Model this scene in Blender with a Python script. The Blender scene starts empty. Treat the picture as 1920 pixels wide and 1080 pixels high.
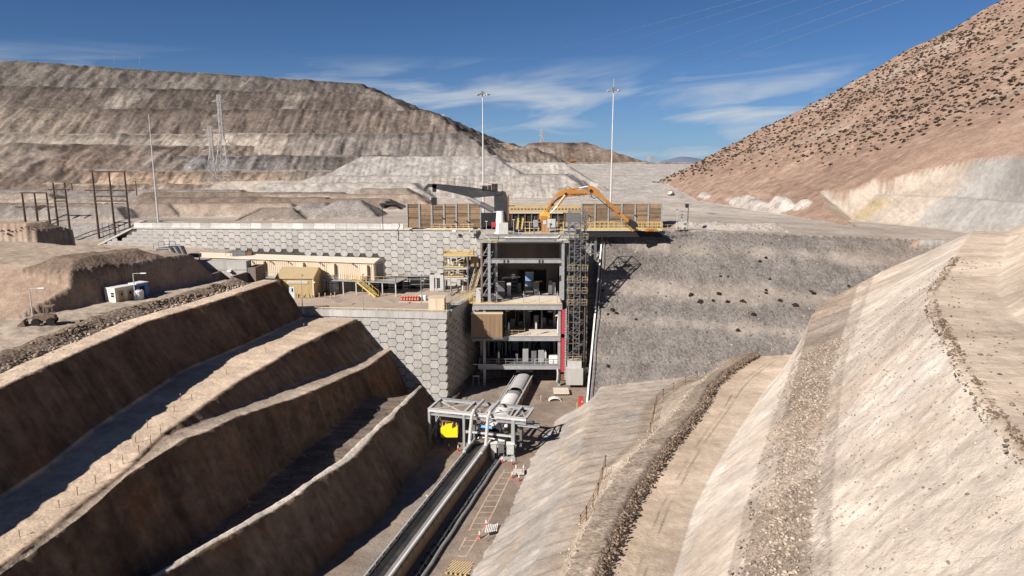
import bpy, bmesh, math, random
import numpy as np
from mathutils import Vector, Matrix

random.seed(7)
rng = np.random.default_rng(11)
R = math.radians
scn = bpy.context.scene
col = scn.collection

# ------------------------------------------------------------------ camera
CAM = Vector((0.0, 0.0, 40.0))
PITCH = math.atan(230 / 1280)
FPX = 1280.0
cd = bpy.data.cameras.new('camera')
cd.sensor_width = 36
cd.lens = 24
cd.clip_start = 0.5
cd.clip_end = 30000
cam = bpy.data.objects.new('camera', cd)
cam.location = CAM
cam.rotation_euler = (math.pi / 2 - PITCH, 0, 0)
col.objects.link(cam)
scn.camera = cam

# ------------------------------------------------------------------ sun, sky, exposure
SUN = Vector((-1.05, -1.0, 0.95)).normalized()          # direction towards the sun
SUN_EL = math.asin(SUN.z)
SUN_AZ = math.atan2(SUN.x, SUN.y)
scn.view_settings.view_transform = 'Standard'
scn.view_settings.look = 'None'
scn.view_settings.gamma = 1
scn.view_settings.use_curve_mapping = False
scn.view_settings.exposure = 0.94
sl = bpy.data.lights.new('sun', 'SUN')
sl.energy = 5.0
sl.angle = R(0.53)
sl.color = (1.0, 0.93, 0.85)
so = bpy.data.objects.new('sun', sl)
so.rotation_euler = SUN.to_track_quat('Z', 'Y').to_euler()
so.location = (-60, -40, 120)
col.objects.link(so)

wd = bpy.data.worlds.new('World')
scn.world = wd
wd.use_nodes = True
nt = wd.node_tree
nt.nodes.clear()


def N(t, typ, **kw):
    n = t.nodes.new(typ)
    for k, v in kw.items():
        setattr(n, k, v)
    return n


def L(t, a, b):
    t.links.new(a, b)


def mth(t, op, a, b=None, c=None, clamp=False):
    n = N(t, 'ShaderNodeMath', operation=op, use_clamp=clamp)
    for i, v in enumerate((a, b, c)):
        if v is None:
            continue
        if isinstance(v, (int, float)):
            n.inputs[i].default_value = v
        else:
            L(t, v, n.inputs[i])
    return n.outputs[0]


def ramp(t, fac, stops):
    n = N(t, 'ShaderNodeValToRGB')
    e = n.color_ramp.elements
    while len(e) < len(stops):
        e.new(0.5)
    for el, (p, c) in zip(e, stops):
        el.position = p
        el.color = (*c, 1) if len(c) == 3 else c
    L(t, fac, n.inputs[0])
    return n.outputs[0]


def mixc(t, fac, a, b, blend='MIX'):
    n = N(t, 'ShaderNodeMix', data_type='RGBA', blend_type=blend)
    for sock, v in ((n.inputs[0], fac), (n.inputs[6], a), (n.inputs[7], b)):
        if isinstance(v, (int, float)):
            sock.default_value = v
        elif isinstance(v, tuple):
            sock.default_value = (*v[:3], 1)
        else:
            L(t, v, sock)
    return n.outputs[2]


sky = N(nt, 'ShaderNodeTexSky', sky_type='NISHITA')
sky.sun_disc = False
sky.sun_elevation = SUN_EL
sky.sun_rotation = SUN_AZ
sky.altitude = 4200
sky.air_density = 1.0
sky.dust_density = 0.35
sky.ozone_density = 2.6
tc = N(nt, 'ShaderNodeTexCoord')
sx = N(nt, 'ShaderNodeSeparateXYZ')
L(nt, tc.outputs['Generated'], sx.inputs[0])
az = mth(nt, 'ARCTAN2', sx.outputs[0], sx.outputs[1])
el = mth(nt, 'ARCSINE', sx.outputs[2])
# thin cirrus, streaked along the horizon and gone well above it
sl_el = mth(nt, 'SUBTRACT', el, mth(nt, 'MULTIPLY', az, 0.10))
cv = N(nt, 'ShaderNodeCombineXYZ')
L(nt, mth(nt, 'MULTIPLY', az, 4.2), cv.inputs[0])
L(nt, mth(nt, 'MULTIPLY', sl_el, 26.0), cv.inputs[1])
n1 = N(nt, 'ShaderNodeTexNoise')
n1.inputs['Scale'].default_value = 1.0
n1.inputs['Detail'].default_value = 9
n1.inputs['Roughness'].default_value = 0.52
n1.inputs['Distortion'].default_value = 0.7
mp = N(nt, 'ShaderNodeMapping')
mp.inputs['Location'].default_value = (3.35, 1.95, 0)
L(nt, cv.outputs[0], mp.inputs[0])
L(nt, mp.outputs[0], n1.inputs['Vector'])
cl = ramp(nt, n1.outputs[0], [(0.46, (0, 0, 0)), (0.57, (.5, .5, .5)), (0.70, (1, 1, 1))])
band = ramp(nt, mth(nt, 'DIVIDE', el, 0.30), [(0.0, (.8, .8, .8)), (0.30, (1, 1, 1)), (0.36, (.8, .8, .8)), (0.5, (0, 0, 0))])
cfac = mth(nt, 'MULTIPLY', mth(nt, 'MULTIPLY', cl, band), 0.95, clamp=True)
# sky light is desaturated a little by high thin air towards the horizon
hz = ramp(nt, mth(nt, 'DIVIDE', el, 0.30), [(0.0, (.60, .60, .60)), (0.22, (.26, .26, .26)), (0.5, (.04, .04, .04)), (0.8, (0, 0, 0))])
tint = mixc(nt, 1.0, sky.outputs[0], (0.39, 0.567, 0.737), 'MULTIPLY')
hazed = mixc(nt, hz, tint, (2.9, 3.9, 5.3))
skyc = mixc(nt, cfac, hazed, (6.0, 6.5, 7.05))
bg = N(nt, 'ShaderNodeBackground')
bg.inputs[1].default_value = 0.05
L(nt, skyc, bg.inputs[0])
wo = N(nt, 'ShaderNodeOutputWorld')
L(nt, bg.outputs[0], wo.inputs[0])

# ------------------------------------------------------------------ geometry helpers
CP, SP = math.cos(PITCH), math.sin(PITCH)


def ray(px, py):
    u = (px - 960) / FPX
    v = (py - 540) / FPX
    return Vector((u, CP - v * SP, -SP - v * CP))


def W(px, py, Z=None, Y=None):
    """world point seen at a photo pixel, on the level Z or on the plane Y"""
    d = ray(px, py)
    s = (Z - CAM.z) / d.z if Z is not None else Y / d.y
    return CAM + d * s


FZ0, FSL = -1.2, 0.012


def floor_z(y):
    return FZ0 + FSL * (113 - y)


def WF(px, py, h=0.0):
    d = ray(px, py)
    s = (CAM.z - (FZ0 + FSL * 113) - h) / (-d.z - FSL * d.y)
    return CAM + d * s


def hsh(ix, iy, s):
    h = (ix.astype(np.int64) * 374761393 + iy.astype(np.int64) * 668265263 + s * 974634777) & 0xffffffff
    h = ((h ^ (h >> 13)) * 1274126177) & 0xffffffff
    return ((h ^ (h >> 16)) & 0xffff) / 65535.0


def vnoise(x, y, s=0):
    ix, iy = np.floor(x), np.floor(y)
    fx, fy = x - ix, y - iy
    fx = fx * fx * (3 - 2 * fx)
    fy = fy * fy * (3 - 2 * fy)
    a, b = hsh(ix, iy, s), hsh(ix + 1, iy, s)
    c, d = hsh(ix, iy + 1, s), hsh(ix + 1, iy + 1, s)
    return (a + (b - a) * fx) * (1 - fy) + (c + (d - c) * fx) * fy


def fbm(x, y, s=0, o=4, g=0.5):
    r = np.zeros_like(x, dtype=float)
    a, t = 1.0, 0.0
    for k in range(o):
        r += a * (vnoise(x * 2 ** k + 17 * k, y * 2 ** k - 9 * k, s + k) - 0.5)
        t += a
        a *= g
    return r / t * 2          # about -1..1


def lerp(a, b, t):
    return a + (b - a) * t


def sstep(a, b, x):
    t = np.clip((x - a) / (b - a), 0, 1)
    return t * t * (3 - 2 * t)


class MB:
    """collects simple solids; build() links them as one mesh object"""

    def __init__(s):
        s.v, s.f = [], []

    def add(s, vs, fs):
        o = len(s.v)
        s.v += [tuple(v) for v in vs]
        s.f += [tuple(i + o for i in f) for f in fs]
        return s

    BOXF = ((0, 3, 2, 1), (4, 5, 6, 7), (0, 1, 5, 4), (1, 2, 6, 5), (2, 3, 7, 6), (3, 0, 4, 7))

    def box(s, x0, y0, z0, x1, y1, z1):
        return s.add([(x0, y0, z0), (x1, y0, z0), (x1, y1, z0), (x0, y1, z0), (x0, y0, z1), (x1, y0, z1), (x1, y1, z1), (x0, y1, z1)], MB.BOXF)

    def hexa(s, b, t):
        return s.add(list(b) + list(t), MB.BOXF)

    def bar(s, p, q, w, h=None, up=(0, 0, 1)):
        p, q = Vector(p), Vector(q)
        h = w if h is None else h
        d = (q - p).normalized()
        up = Vector(up)
        if abs(d.dot(up)) > 0.98:
            up = Vector((0, 1, 0))
        a = d.cross(up).normalized() * (w / 2)
        b = a.cross(d).normalized() * (h / 2)
        return s.hexa([p - a - b, p + a - b, p + a + b, p - a + b], [q - a - b, q + a - b, q + a + b, q - a + b])

    def ibeam(s, p, q, w, h, up=(0, 0, 1), t=0.05):
        p, q = Vector(p), Vector(q)
        d = (q - p).normalized()
        up = Vector(up)
        if abs(d.dot(up)) > 0.98:
            up = Vector((0, 1, 0))
        a = d.cross(up).normalized()
        b = a.cross(d).normalized()
        s.bar(p + b * (h / 2 - t / 2), q + b * (h / 2 - t / 2), w, t, up)
        s.bar(p - b * (h / 2 - t / 2), q - b * (h / 2 - t / 2), w, t, up)
        s.bar(p, q, t, h - 2 * t, up)
        return s

    def tube(s, pts, r, n=8, cap=True):
        pts = [Vector(p) for p in pts]
        rs = r if isinstance(r, (list, tuple)) else [r] * len(pts)
        o = len(s.v)
        a = None
        for i, p in enumerate(pts):
            d = (pts[min(i + 1, len(pts) - 1)] - pts[max(i - 1, 0)]).normalized()
            if a is None:
                a = d.orthogonal().normalized()
            a = (a - d * a.dot(d)).normalized()
            b = d.cross(a)
            for k in range(n):
                t = 2 * math.pi * k / n
                s.v.append(tuple(p + (a * math.cos(t) + b * math.sin(t)) * rs[i]))
        for i in range(len(pts) - 1):
            for k in range(n):
                s.f.append((o + i * n + k, o + i * n + (k + 1) % n, o + (i + 1) * n + (k + 1) % n, o + (i + 1) * n + k))
        if cap:
            s.f.append(tuple(o + k for k in reversed(range(n))))
            s.f.append(tuple(o + (len(pts) - 1) * n + k for k in range(n)))
        return s

    def prism(s, poly, ext):
        poly = [Vector(p) for p in poly]
        e = Vector(ext)
        n = len(poly)
        fs = [tuple(reversed(range(n))), tuple(range(n, 2 * n))]
        fs += [(i, (i + 1) % n, n + (i + 1) % n, n + i) for i in range(n)]
        return s.add(poly + [p + e for p in poly], fs)

    def lathe(s, c, prof, n=16):
        c = Vector(c)
        o = len(s.v)
        for (r, z) in prof:
            for k in range(n):
                t = 2 * math.pi * k / n
                s.v.append((c.x + r * math.cos(t), c.y + r * math.sin(t), c.z + z))
        for i in range(len(prof) - 1):
            for k in range(n):
                s.f.append((o + i * n + k, o + i * n + (k + 1) % n, o + (i + 1) * n + (k + 1) % n, o + (i + 1) * n + k))
        s.f.append(tuple(o + k for k in reversed(range(n))))
        s.f.append(tuple(o + (len(prof) - 1) * n + k for k in range(n)))
        return s

    def rail(s, pts, h=1.1, step=2.0, w=0.06, mids=1, toe=False):
        """hand rail: posts, top rail, mid rail"""
        pts = [Vector(p) for p in pts]
        up = Vector((0, 0, 1))
        for a, b in zip(pts[:-1], pts[1:]):
            n = max(1, int(round((b - a).length / step)))
            for i in range(n + 1):
                p = a.lerp(b, i / n)
                s.bar(p, p + up * h, w)
            s.bar(a + up * h, b + up * h, w)
            for m in range(mids):
                z = h * (m + 1) / (mids + 1)
                s.bar(a + up * z, b + up * z, w * 0.8)
            if toe:
                s.bar(a + up * 0.12, b + up * 0.12, 0.03, 0.24)
        return s

    def mesh(s, name, mat=None, smooth=False):
        me = bpy.data.meshes.new(name)
        me.from_pydata(s.v, [], s.f)
        if mat:
            me.materials.append(mat)
        bm = bmesh.new()
        bm.from_mesh(me)
        bmesh.ops.recalc_face_normals(bm, faces=bm.faces)
        bm.to_mesh(me)
        bm.free()
        if smooth:
            me.shade_smooth()
        return me

    def build(s, name, mat, parent=None, smooth=False, bevel=0):
        o = bpy.data.objects.new(name, s.mesh(name, mat, smooth))
        col.objects.link(o)
        if parent is not None:
            o.parent = parent
            p, q = Vector((0, 0, 0)), parent
            while q is not None:
                if q.get('world_built'):
                    pass
                q = q.parent
            if parent.get('_w'):
                o.location = -Vector(parent['_w'])
        if bevel:
            m = o.modifiers.new('bevel', 'BEVEL')
            m.width = bevel
            m.segments = 1
            m.limit_method = 'ANGLE'
        return o


def tag(o, label=None, cat=None, group=None, kind=None):
    for k, v in (('label', label), ('category', cat), ('group', group), ('kind', kind)):
        if v:
            o[k] = v
    return o


def thing(name, label, cat, loc=(0, 0, 0), group=None, world=True, rz=0):
    """an Empty at the base of a thing; with world=True its parts are given in world coordinates"""
    o = bpy.data.objects.new(name, None)
    o.empty_display_size = 0.3
    o.location = loc
    o.rotation_euler = (0, 0, rz)
    col.objects.link(o)
    tag(o, label, cat, group)
    if world:
        o['_w'] = tuple(loc)
    return o


def copy_tree(o, parent=None):
    c = o.copy()
    col.objects.link(c)
    if parent is not None:
        c.parent = parent
    for ch in list(o.children):
        copy_tree(ch, c)
    return c


def place(o, loc, rz=0, label=None, group=None, scale=None):
    c = copy_tree(o)
    c.location = loc
    c.rotation_euler = (0, 0, rz)
    if label:
        c['label'] = label
    if group:
        c['group'] = group
    if scale:
        c.scale = (scale,) * 3
    return c


# ------------------------------------------------------------------ materials
MATS = {}


def mat(name, c, rough=0.6, metal=0.0, mott=0.18, scale=1.5, bump=0.0, rnd=0.0, dirt=None, dirt_amt=0.35, streak=False):
    if name in MATS:
        return MATS[name]
    m = bpy.data.materials.new(name)
    m.use_nodes = True
    t = m.node_tree
    b = t.nodes['Principled BSDF']
    g = N(t, 'ShaderNodeNewGeometry')
    vec = g.outputs['Position']
    if streak:
        mpn = N(t, 'ShaderNodeMapping')
        mpn.inputs['Scale'].default_value = (1, 1, 0.18)
        L(t, vec, mpn.inputs[0])
        vec = mpn.outputs[0]
    nz = N(t, 'ShaderNodeTexNoise')
    nz.inputs['Scale'].default_value = scale
    nz.inputs['Detail'].default_value = 6
    nz.inputs['Roughness'].default_value = 0.62
    L(t, vec, nz.inputs['Vector'])
    f = ramp(t, nz.outputs[0], [(0.3, (1 - mott,) * 3), (0.7, (1 + mott,) * 3)])
    c_out = mixc(t, 1.0, c, f, 'MULTIPLY')
    if dirt:
        nz2 = N(t, 'ShaderNodeTexNoise')
        nz2.inputs['Scale'].default_value = scale * 0.35
        nz2.inputs['Detail'].default_value = 8
        nz2.inputs['Roughness'].default_value = 0.7
        L(t, vec, nz2.inputs['Vector'])
        df = ramp(t, nz2.outputs[0], [(0.45, (0, 0, 0)), (0.65, (dirt_amt,) * 3)])
        c_out = mixc(t, df, c_out, dirt)
    if rnd:
        oi = N(t, 'ShaderNodeObjectInfo')
        rf = ramp(t, oi.outputs['Random'], [(0.0, (1 - rnd,) * 3), (0.35, (1 - rnd * .3,) * 3), (1.0, (1 + rnd * 0.55,) * 3)])
        c_out = mixc(t, 1.0, c_out, rf, 'MULTIPLY')
    c_out = mixc(t, 1.0, c_out, (.85, .85, .85), 'MULTIPLY')
    L(t, c_out, b.inputs['Base Color'])
    b.inputs['Roughness'].default_value = rough
    b.inputs['Metallic'].default_value = metal
    if rough > .7:
        b.inputs['Specular IOR Level'].default_value = 0.15
    if bump:
        bp = N(t, 'ShaderNodeBump')
        bp.inputs['Strength'].default_value = bump
        bp.inputs['Distance'].default_value = 0.08
        L(t, nz.outputs[0], bp.inputs['Height'])
        L(t, bp.outputs[0], b.inputs['Normal'])
    MATS[name] = m
    return m


def terrain_mat(name='terrain_ground', cell=2.6, bumpd=0.26, fine=1.0, midb=0.5, con=0.0):
    """albedo from the mesh attribute Col, grain and stones added; Col alpha = how stony"""
    m = bpy.data.materials.new(name)
    m.use_nodes = True
    t = m.node_tree
    b = t.nodes['Principled BSDF']
    b.inputs['Roughness'].default_value = 0.95
    b.inputs['Specular IOR Level'].default_value = 0.1
    at = N(t, 'ShaderNodeAttribute', attribute_name='Col')
    g = N(t, 'ShaderNodeNewGeometry')
    pos = g.outputs['Position']

    def noise(sc, det, rgh=0.6):
        n = N(t, 'ShaderNodeTexNoise')
        n.inputs['Scale'].default_value = sc
        n.inputs['Detail'].default_value = det
        n.inputs['Roughness'].default_value = rgh
        L(t, pos, n.inputs['Vector'])
        return n.outputs[0]
    na, nb, nc = noise(0.11, 8, 0.66), noise(0.8 * fine, 6, 0.7), noise(4.0 * fine, 4, 0.7)
    fa = ramp(t, na, [(0.3, (.76, .75, .74)), (0.7, (1.17, 1.18, 1.19))])
    fb = ramp(t, nb, [(0.3, (.80 - con, .79 - con, .78 - con)), (0.55, (1.0, 1.0, 1.0)), (0.75, (1.14 + con, 1.14 + con, 1.13 + con))])
    c = mixc(t, 1.0, at.outputs['Color'], fa, 'MULTIPLY')
    c = mixc(t, 1.0, c, fb, 'MULTIPLY')
    nd = noise(9.0 * fine, 3, 0.6)
    c = mixc(t, 1.0, c, ramp(t, nd, [(0.26, (.62, .60, .58)), (0.40, (1, 1, 1)), (0.66, (1, 1, 1)), (0.78, (1.16, 1.16, 1.15))]), 'MULTIPLY')
    nm = noise(0.26, 7, 0.68)
    c = mixc(t, 1.0, c, ramp(t, nm, [(0.3, (.84, .835, .83)), (0.7, (1.10, 1.10, 1.10))]), 'MULTIPLY')
    vo = N(t, 'ShaderNodeTexVoronoi')
    vo.inputs['Scale'].default_value = cell * fine
    L(t, pos, vo.inputs['Vector'])
    vs = N(t, 'ShaderNodeSeparateColor')
    L(t, vo.outputs['Color'], vs.inputs[0])
    tone = ramp(t, vs.outputs[0], [(0.0, (.60, .58, .57)), (0.5, (.97, .97, .97)), (0.95, (1.04, 1.04, 1.04)), (1.0, (1.35, 1.35, 1.35))])
    stony = mixc(t, 1.0, c, tone, 'MULTIPLY')
    c = mixc(t, mth(t, 'MULTIPLY', at.outputs['Alpha'], 0.8, clamp=True), c, stony)
    c = mixc(t, 1.0, c, (.85, .85, .85), 'MULTIPLY')
    L(t, c, b.inputs['Base Color'])
    h = mth(t, 'ADD', mth(t, 'ADD', mth(t, 'MULTIPLY', nb, 0.8), mth(t, 'MULTIPLY', nc, 0.4)), mth(t, 'ADD', mth(t, 'MULTIPLY', nm, midb), mth(t, 'MULTIPLY', nd, .22)))
    vd = mth(t, 'MULTIPLY', mth(t, 'SUBTRACT', 1.0, vo.outputs['Distance']), mth(t, 'MULTIPLY', at.outputs['Alpha'], 0.7))
    h = mth(t, 'ADD', h, vd)
    bp = N(t, 'ShaderNodeBump')
    bp.inputs['Strength'].default_value = 0.55
    bp.inputs['Distance'].default_value = bumpd
    L(t, h, bp.inputs['Height'])
    L(t, bp.outputs[0], b.inputs['Normal'])
    return m


M_GROUND = terrain_mat('terrain_ground')
M_FAR = terrain_mat('terrain_far', cell=1.0, bumpd=1.3, fine=0.42, midb=1.0, con=.12)


def grid_mesh(name, P, C, material, smooth=True, kind='structure', label=None):
    """P: (rows, cols, 3) points, C: (rows, cols, 4) albedo + stoniness"""
    nr, nc = P.shape[:2]
    me = bpy.data.meshes.new(name)
    me.vertices.add(nr * nc)
    me.vertices.foreach_set('co', P.reshape(-1).astype(np.float32))
    idx = np.arange(nr * nc).reshape(nr, nc)
    q = np.stack([idx[:-1, :-1], idx[:-1, 1:], idx[1:, 1:], idx[1:, :-1]], -1).reshape(-1, 4)
    nq = len(q)
    me.loops.add(nq * 4)
    me.loops.foreach_set('vertex_index', q.reshape(-1).astype(np.int32))
    me.polygons.add(nq)
    me.polygons.foreach_set('loop_start', np.arange(0, nq * 4, 4, dtype=np.int32))
    me.update(calc_edges=True)
    a = me.color_attributes.new('Col', 'FLOAT_COLOR', 'POINT')
    a.data.foreach_set('color', np.clip(C, 0, 2).reshape(-1).astype(np.float32))
    if smooth:
        me.shade_smooth()
    me.materials.append(material)
    me.validate()
    o = bpy.data.objects.new(name, me)
    col.objects.link(o)
    tag(o, label, None, None, kind)
    return o


def rocks(name, pts, sizes, material, parent=None, kind='stuff', label=None, flat=0.75):
    """many small stones in one mesh"""
    t = (1 + 5 ** .5) / 2
    iv = np.array([(-1, t, 0), (1, t, 0), (-1, -t, 0), (1, -t, 0), (0, -1, t), (0, 1, t), (0, -1, -t), (0, 1, -t), (t, 0, -1), (t, 0, 1), (-t, 0, -1), (-t, 0, 1)]) / 1.9
    fi = np.array([(0, 11, 5), (0, 5, 1), (0, 1, 7), (0, 7, 10), (0, 10, 11), (1, 5, 9), (5, 11, 4), (11, 10, 2), (10, 7, 6), (7, 1, 8), (3, 9, 4), (3, 4, 2), (3, 2, 6), (3, 6, 8), (3, 8, 9), (4, 9, 5), (2, 4, 11), (6, 2, 10), (8, 6, 7), (9, 8, 1)])
    n = len(pts)
    pts = np.asarray(pts, float)
    sizes = np.asarray(sizes, float)
    sc = rng.uniform(0.55, 1.25, (n, 1, 3)) * sizes[:, None, None] * np.array([1, 1, flat])
    V = iv[None] * rng.uniform(0.72, 1.25, (n, 12, 1)) * sc
    a = rng.uniform(0, 6.28, n)
    ca, sa = np.cos(a)[:, None], np.sin(a)[:, None]
    V = np.stack([V[..., 0] * ca - V[..., 1] * sa, V[..., 0] * sa + V[..., 1] * ca, V[..., 2]], -1)
    V += pts[:, None]
    F = fi[None] + (np.arange(n) * 12)[:, None, None]
    me = bpy.data.meshes.new(name)
    me.vertices.add(n * 12)
    me.vertices.foreach_set('co', V.reshape(-1).astype(np.float32))
    nf = n * 20
    me.loops.add(nf * 3)
    me.loops.foreach_set('vertex_index', F.reshape(-1).astype(np.int32))
    me.polygons.add(nf)
    me.polygons.foreach_set('loop_start', np.arange(0, nf * 3, 3, dtype=np.int32))
    me.update(calc_edges=True)
    me.materials.append(material)
    o = bpy.data.objects.new(name, me)
    col.objects.link(o)
    if parent:
        o.parent = parent
    tag(o, label, None, None, kind)
    return o


def rock_mat(name, c, var=0.5):
    m = bpy.data.materials.new(name)
    m.use_nodes = True
    t = m.node_tree
    b = t.nodes['Principled BSDF']
    b.inputs['Roughness'].default_value = 0.95
    b.inputs['Specular IOR Level'].default_value = 0.1
    g = N(t, 'ShaderNodeNewGeometry')
    f = ramp(t, g.outputs['Random Per Island'], [(0, (1 - var,) * 3), (0.6, (1, 1, 1)), (1, (1 + var, 1 + var, 1 + var))])
    L(t, mixc(t, 1.0, tuple(v * .85 for v in c), f, 'MULTIPLY'), b.inputs['Base Color'])
    return m


def poly_xy(pts):
    """polyline points -> interpolators X(Y), Z(Y), extrapolating the end segments"""
    p = sorted([tuple(q) for q in pts], key=lambda q: q[1])
    ys = np.array([q[1] for q in p])
    xs = np.array([q[0] for q in p])
    zs = np.array([q[2] for q in p])

    def ev(y):
        y = np.asarray(y, float)
        x = np.interp(y, ys, xs)
        z = np.interp(y, ys, zs)
        k0 = (xs[1] - xs[0]) / max(ys[1] - ys[0], 1e-6)
        k1 = (xs[-1] - xs[-2]) / max(ys[-1] - ys[-2], 1e-6)
        k0, k1 = np.clip(k0, -1, 1), np.clip(k1, -1, 1)
        x = np.where(y < ys[0], xs[0] + k0 * (y - ys[0]), x)
        x = np.where(y > ys[-1], xs[-1] + k1 * (y - ys[-1]), x)
        return x, z
    return ev
# ------------------------------------------------------------------ terrain beyond the cut: one height field
ZP = 26.8            # plateau
ZT = 14.6            # terrace
nth = 1000
TH = np.radians(np.linspace(-57, 51, nth))
RR = np.concatenate([np.geomspace(58, 230, 300)[:-1], np.geomspace(230, 950, 480)[:-1], np.geomspace(950, 2600, 70), [3200, 4200, 6000, 9000, 14000, 20000]])
TT, RG = np.meshgrid(TH, RR)
GX, GY = RG * np.sin(TT), RG * np.cos(TT)


def top_plateau(x, y):
    return ZP - 0.035 * np.clip(x - 28, 0, 60) + 0.0185 * np.clip(x + 6, -86, 0) * (y < 260)


def edges_d(edges, x, y, nz):
    d = np.full_like(x, -1e9)
    for (x1, y1, x2, y2, s) in edges:
        l = math.hypot(x2 - x1, y2 - y1)
        nx, ny = (y2 - y1) / l, -(x2 - x1) / l
        dd = (x - x1) * nx + (y - y1) * ny
        d = np.maximum(d, (dd + (nz if s < 5 else 0)) * s)
    return d


# convex bodies of earth: top level, edges (x1, y1, x2, y2, slope) with the body on the left of each edge
WHITE, WHITE2 = (.41, .38, .35), (.375, .35, .33)
TAN, BROWN, GREY = (.36, .29, .235), (.21, .165, .135), (.27, .245, .225)
PINK = (.37, .275, .21)
BODIES = []


def body(top, edges, ct, cf, peb=(0.1, 0.5), na=0.6, ns=0.12, gul=0.0):
    BODIES.append((top, edges, ct, cf, peb, na, ns, gul))


def box_edges(x0, y0, x1, y1, s):
    s = s if isinstance(s, (tuple, list)) else (s,) * 4
    return [(x0, y0, x1, y0, s[0]), (x1, y0, x1, y1, s[1]), (x1, y1, x0, y1, s[2]), (x0, y1, x0, y0, s[3])]


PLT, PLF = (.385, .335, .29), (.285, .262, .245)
# plateau behind the long wall, and its gravel end on the left
body(top_plateau, [(-91, 166.7, -6, 144.7, 40), (-6, 145.6, 45, 145.6, 40), (45, 145, 45, 900, 5), (-91, 900, -91, 165, 0.45)], PLT, PLF, (0.15, 0.8))
body(top_plateau, [(-400, 186, 0, 186, 0.5), (60, 150, 60, 900, 5)], (.40, .34, .285), PLF, (0.15, 0.8))
# plateau right of the crusher with the long gravel slope
body(top_plateau, [(15, 145, 200, 140, 0.766), (19.2, 143, 12.9, 110, 40)], PLT, (.300, .276, .257), (0.15, 1.0), 0.7, 0.25)
# land left of the wall
body(20.8, [(-400, 116, -62, 116, 0.6), (-62, 116, -66, 180, 0.8)], (.40, .335, .275), TAN, (0.2, 0.4))
body(lambda x, y: 20.25 + 0 * x, [(-49.8, 58, -44.0, 118, 40), (-43, 114.5, -58, 122, 2.2), (-58, 122, -400, 128, .6)], (.43, .355, .285), TAN, (0.15, 0.4))
body(25.3, [(-63, 95, -55.4, 113, 4.0), (-170, 113, -62, 101, 0.36), (-55, 115.5, -75, 124, 1.3), (-70, 131, -200, 140, 0.6)], (.40, .32, .25), PINK, (0.15, 0.35), .32, 0.35)
body(26.6, [(-64, 99, -60, 110, .5), (-60, 110, -62, 112, .5), (-62, 112, -68.5, 101, .7), (-68.5, 101, -64, 99, .5)], (.21, .155, .12), (.21, .155, .12), (.6, .8), .5, .4)
body(27.6, [(-170, 134, -107, 140, .33), (-107, 140, -103, 152, .7), (-103, 152, -170, 160, .4)], PINK, PINK, (.3, .5), 1.6, .15)
# terrace behind the front wall
body(ZT - .05, [(-60, 121.5, -14, 119.5, 40), (-15.0, 115.5, -9.6, 143, 40), (-6, 150, -60, 160, 40), (-50, 160, -50, 100, .8)], (.36, .30, .25), TAN, (0.05, 0.3))
# heaps and low banks on the plateau, left half
for (cx, cy, w, d, h, c, pb) in (
        (-45, 192, 3, 2, 3.6, GREY, .8), (-56, 196, 3, 2, 2.8, GREY, .7), (-50, 190, 8, 1, 1.6, GREY, .9), (-64, 186, 5, 1, 1.9, (.24, .20, .17), .7),
        (-50, 222, 10, 2, 2.6, BROWN, .5), (-78, 212, 16, 2, 1.9, (.25, .20, .16), .5), (-92, 230, 30, 3, 2.6, BROWN, .5), (-60, 246, 26, 4, 3.0, TAN, .4),
        (-48, 262, 8, 4, 4.5, (.30, .25, .21), .5), (-100, 258, 36, 3, 3.2, (.22, .175, .14), .5), (-70, 285, 30, 6, 6.0, WHITE, .6), (-98, 296, 22, 7, 6.8, (.44, .385, .325), .5),
        (-88, 206, 22, 2, 1.9, TAN, .5), (-128, 205, 26, 2, 2.0, (.26, .21, .175), .5), (-150, 240, 50, 2, 1.6, (.34, .29, .25), .4), (-170, 280, 60, 3, 3.4, (.25, .225, .21), .6),
        (-122, 196, 10, 2, 1.6, GREY, .6), (-150, 197, 14, 2, 1.9, (.25, .22, .20), .6), (-205, 262, 30, 3, 2.6, (.38, .31, .25), .5),
        (36, 152, 10, .5, .9, (.36, .33, .31), 1), (52, 151, 6, .5, .7, (.40, .36, .33), 1)):
    body(ZP + h, box_edges(cx - w, cy - d, cx + w, cy + d, .62), c, c, (pb, pb), 1.6, .14)
# white waste dump behind the plateau
body(35.5, [(-84, 292, 24, 300, .62), (24, 300, 40, 420, .62), (-84, 600, -84, 292, .62)], WHITE2, WHITE, (.3, .5), 2.0, .09, 1.2)
body(44.0, [(-66, 316, -8, 316, .62), (-8, 316, -2, 700, .62), (-66, 700, -68, 316, .62)], WHITE2, WHITE2, (.3, .5), 2.0, .08, 1.4)
body(41.3, [(-8, 350, 26, 350, .62), (26, 350, 46, 700, .62), (-40, 700, -20, 340, .62)], WHITE2, (.42, .39, .36), (.3, .6), 2.2, .09, 1.2)
body(36.0, [(6, 306, 24, 306, .66), (24, 306, 28, 330, .66), (28, 330, 0, 330, .66), (0, 330, 6, 306, .66)], GREY, (.33, .305, .285), (.7, .9), 2.5, .1, 1.2)
body(40.9, [(20, 505, 140, 505, .075), (150, 505, 170, 900, .4), (20, 900, 22, 500, .4)], (.45, .415, .385), (.45, .415, .385), (.1, .1), 1, .03)
body(42.4, [(60, 640, 200, 640, .3), (190, 640, 200, 900, .4), (30, 900, 40, 640, .4)], (.33, .28, .24), (.33, .29, .26), (.4, .4), 5, .04)
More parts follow.
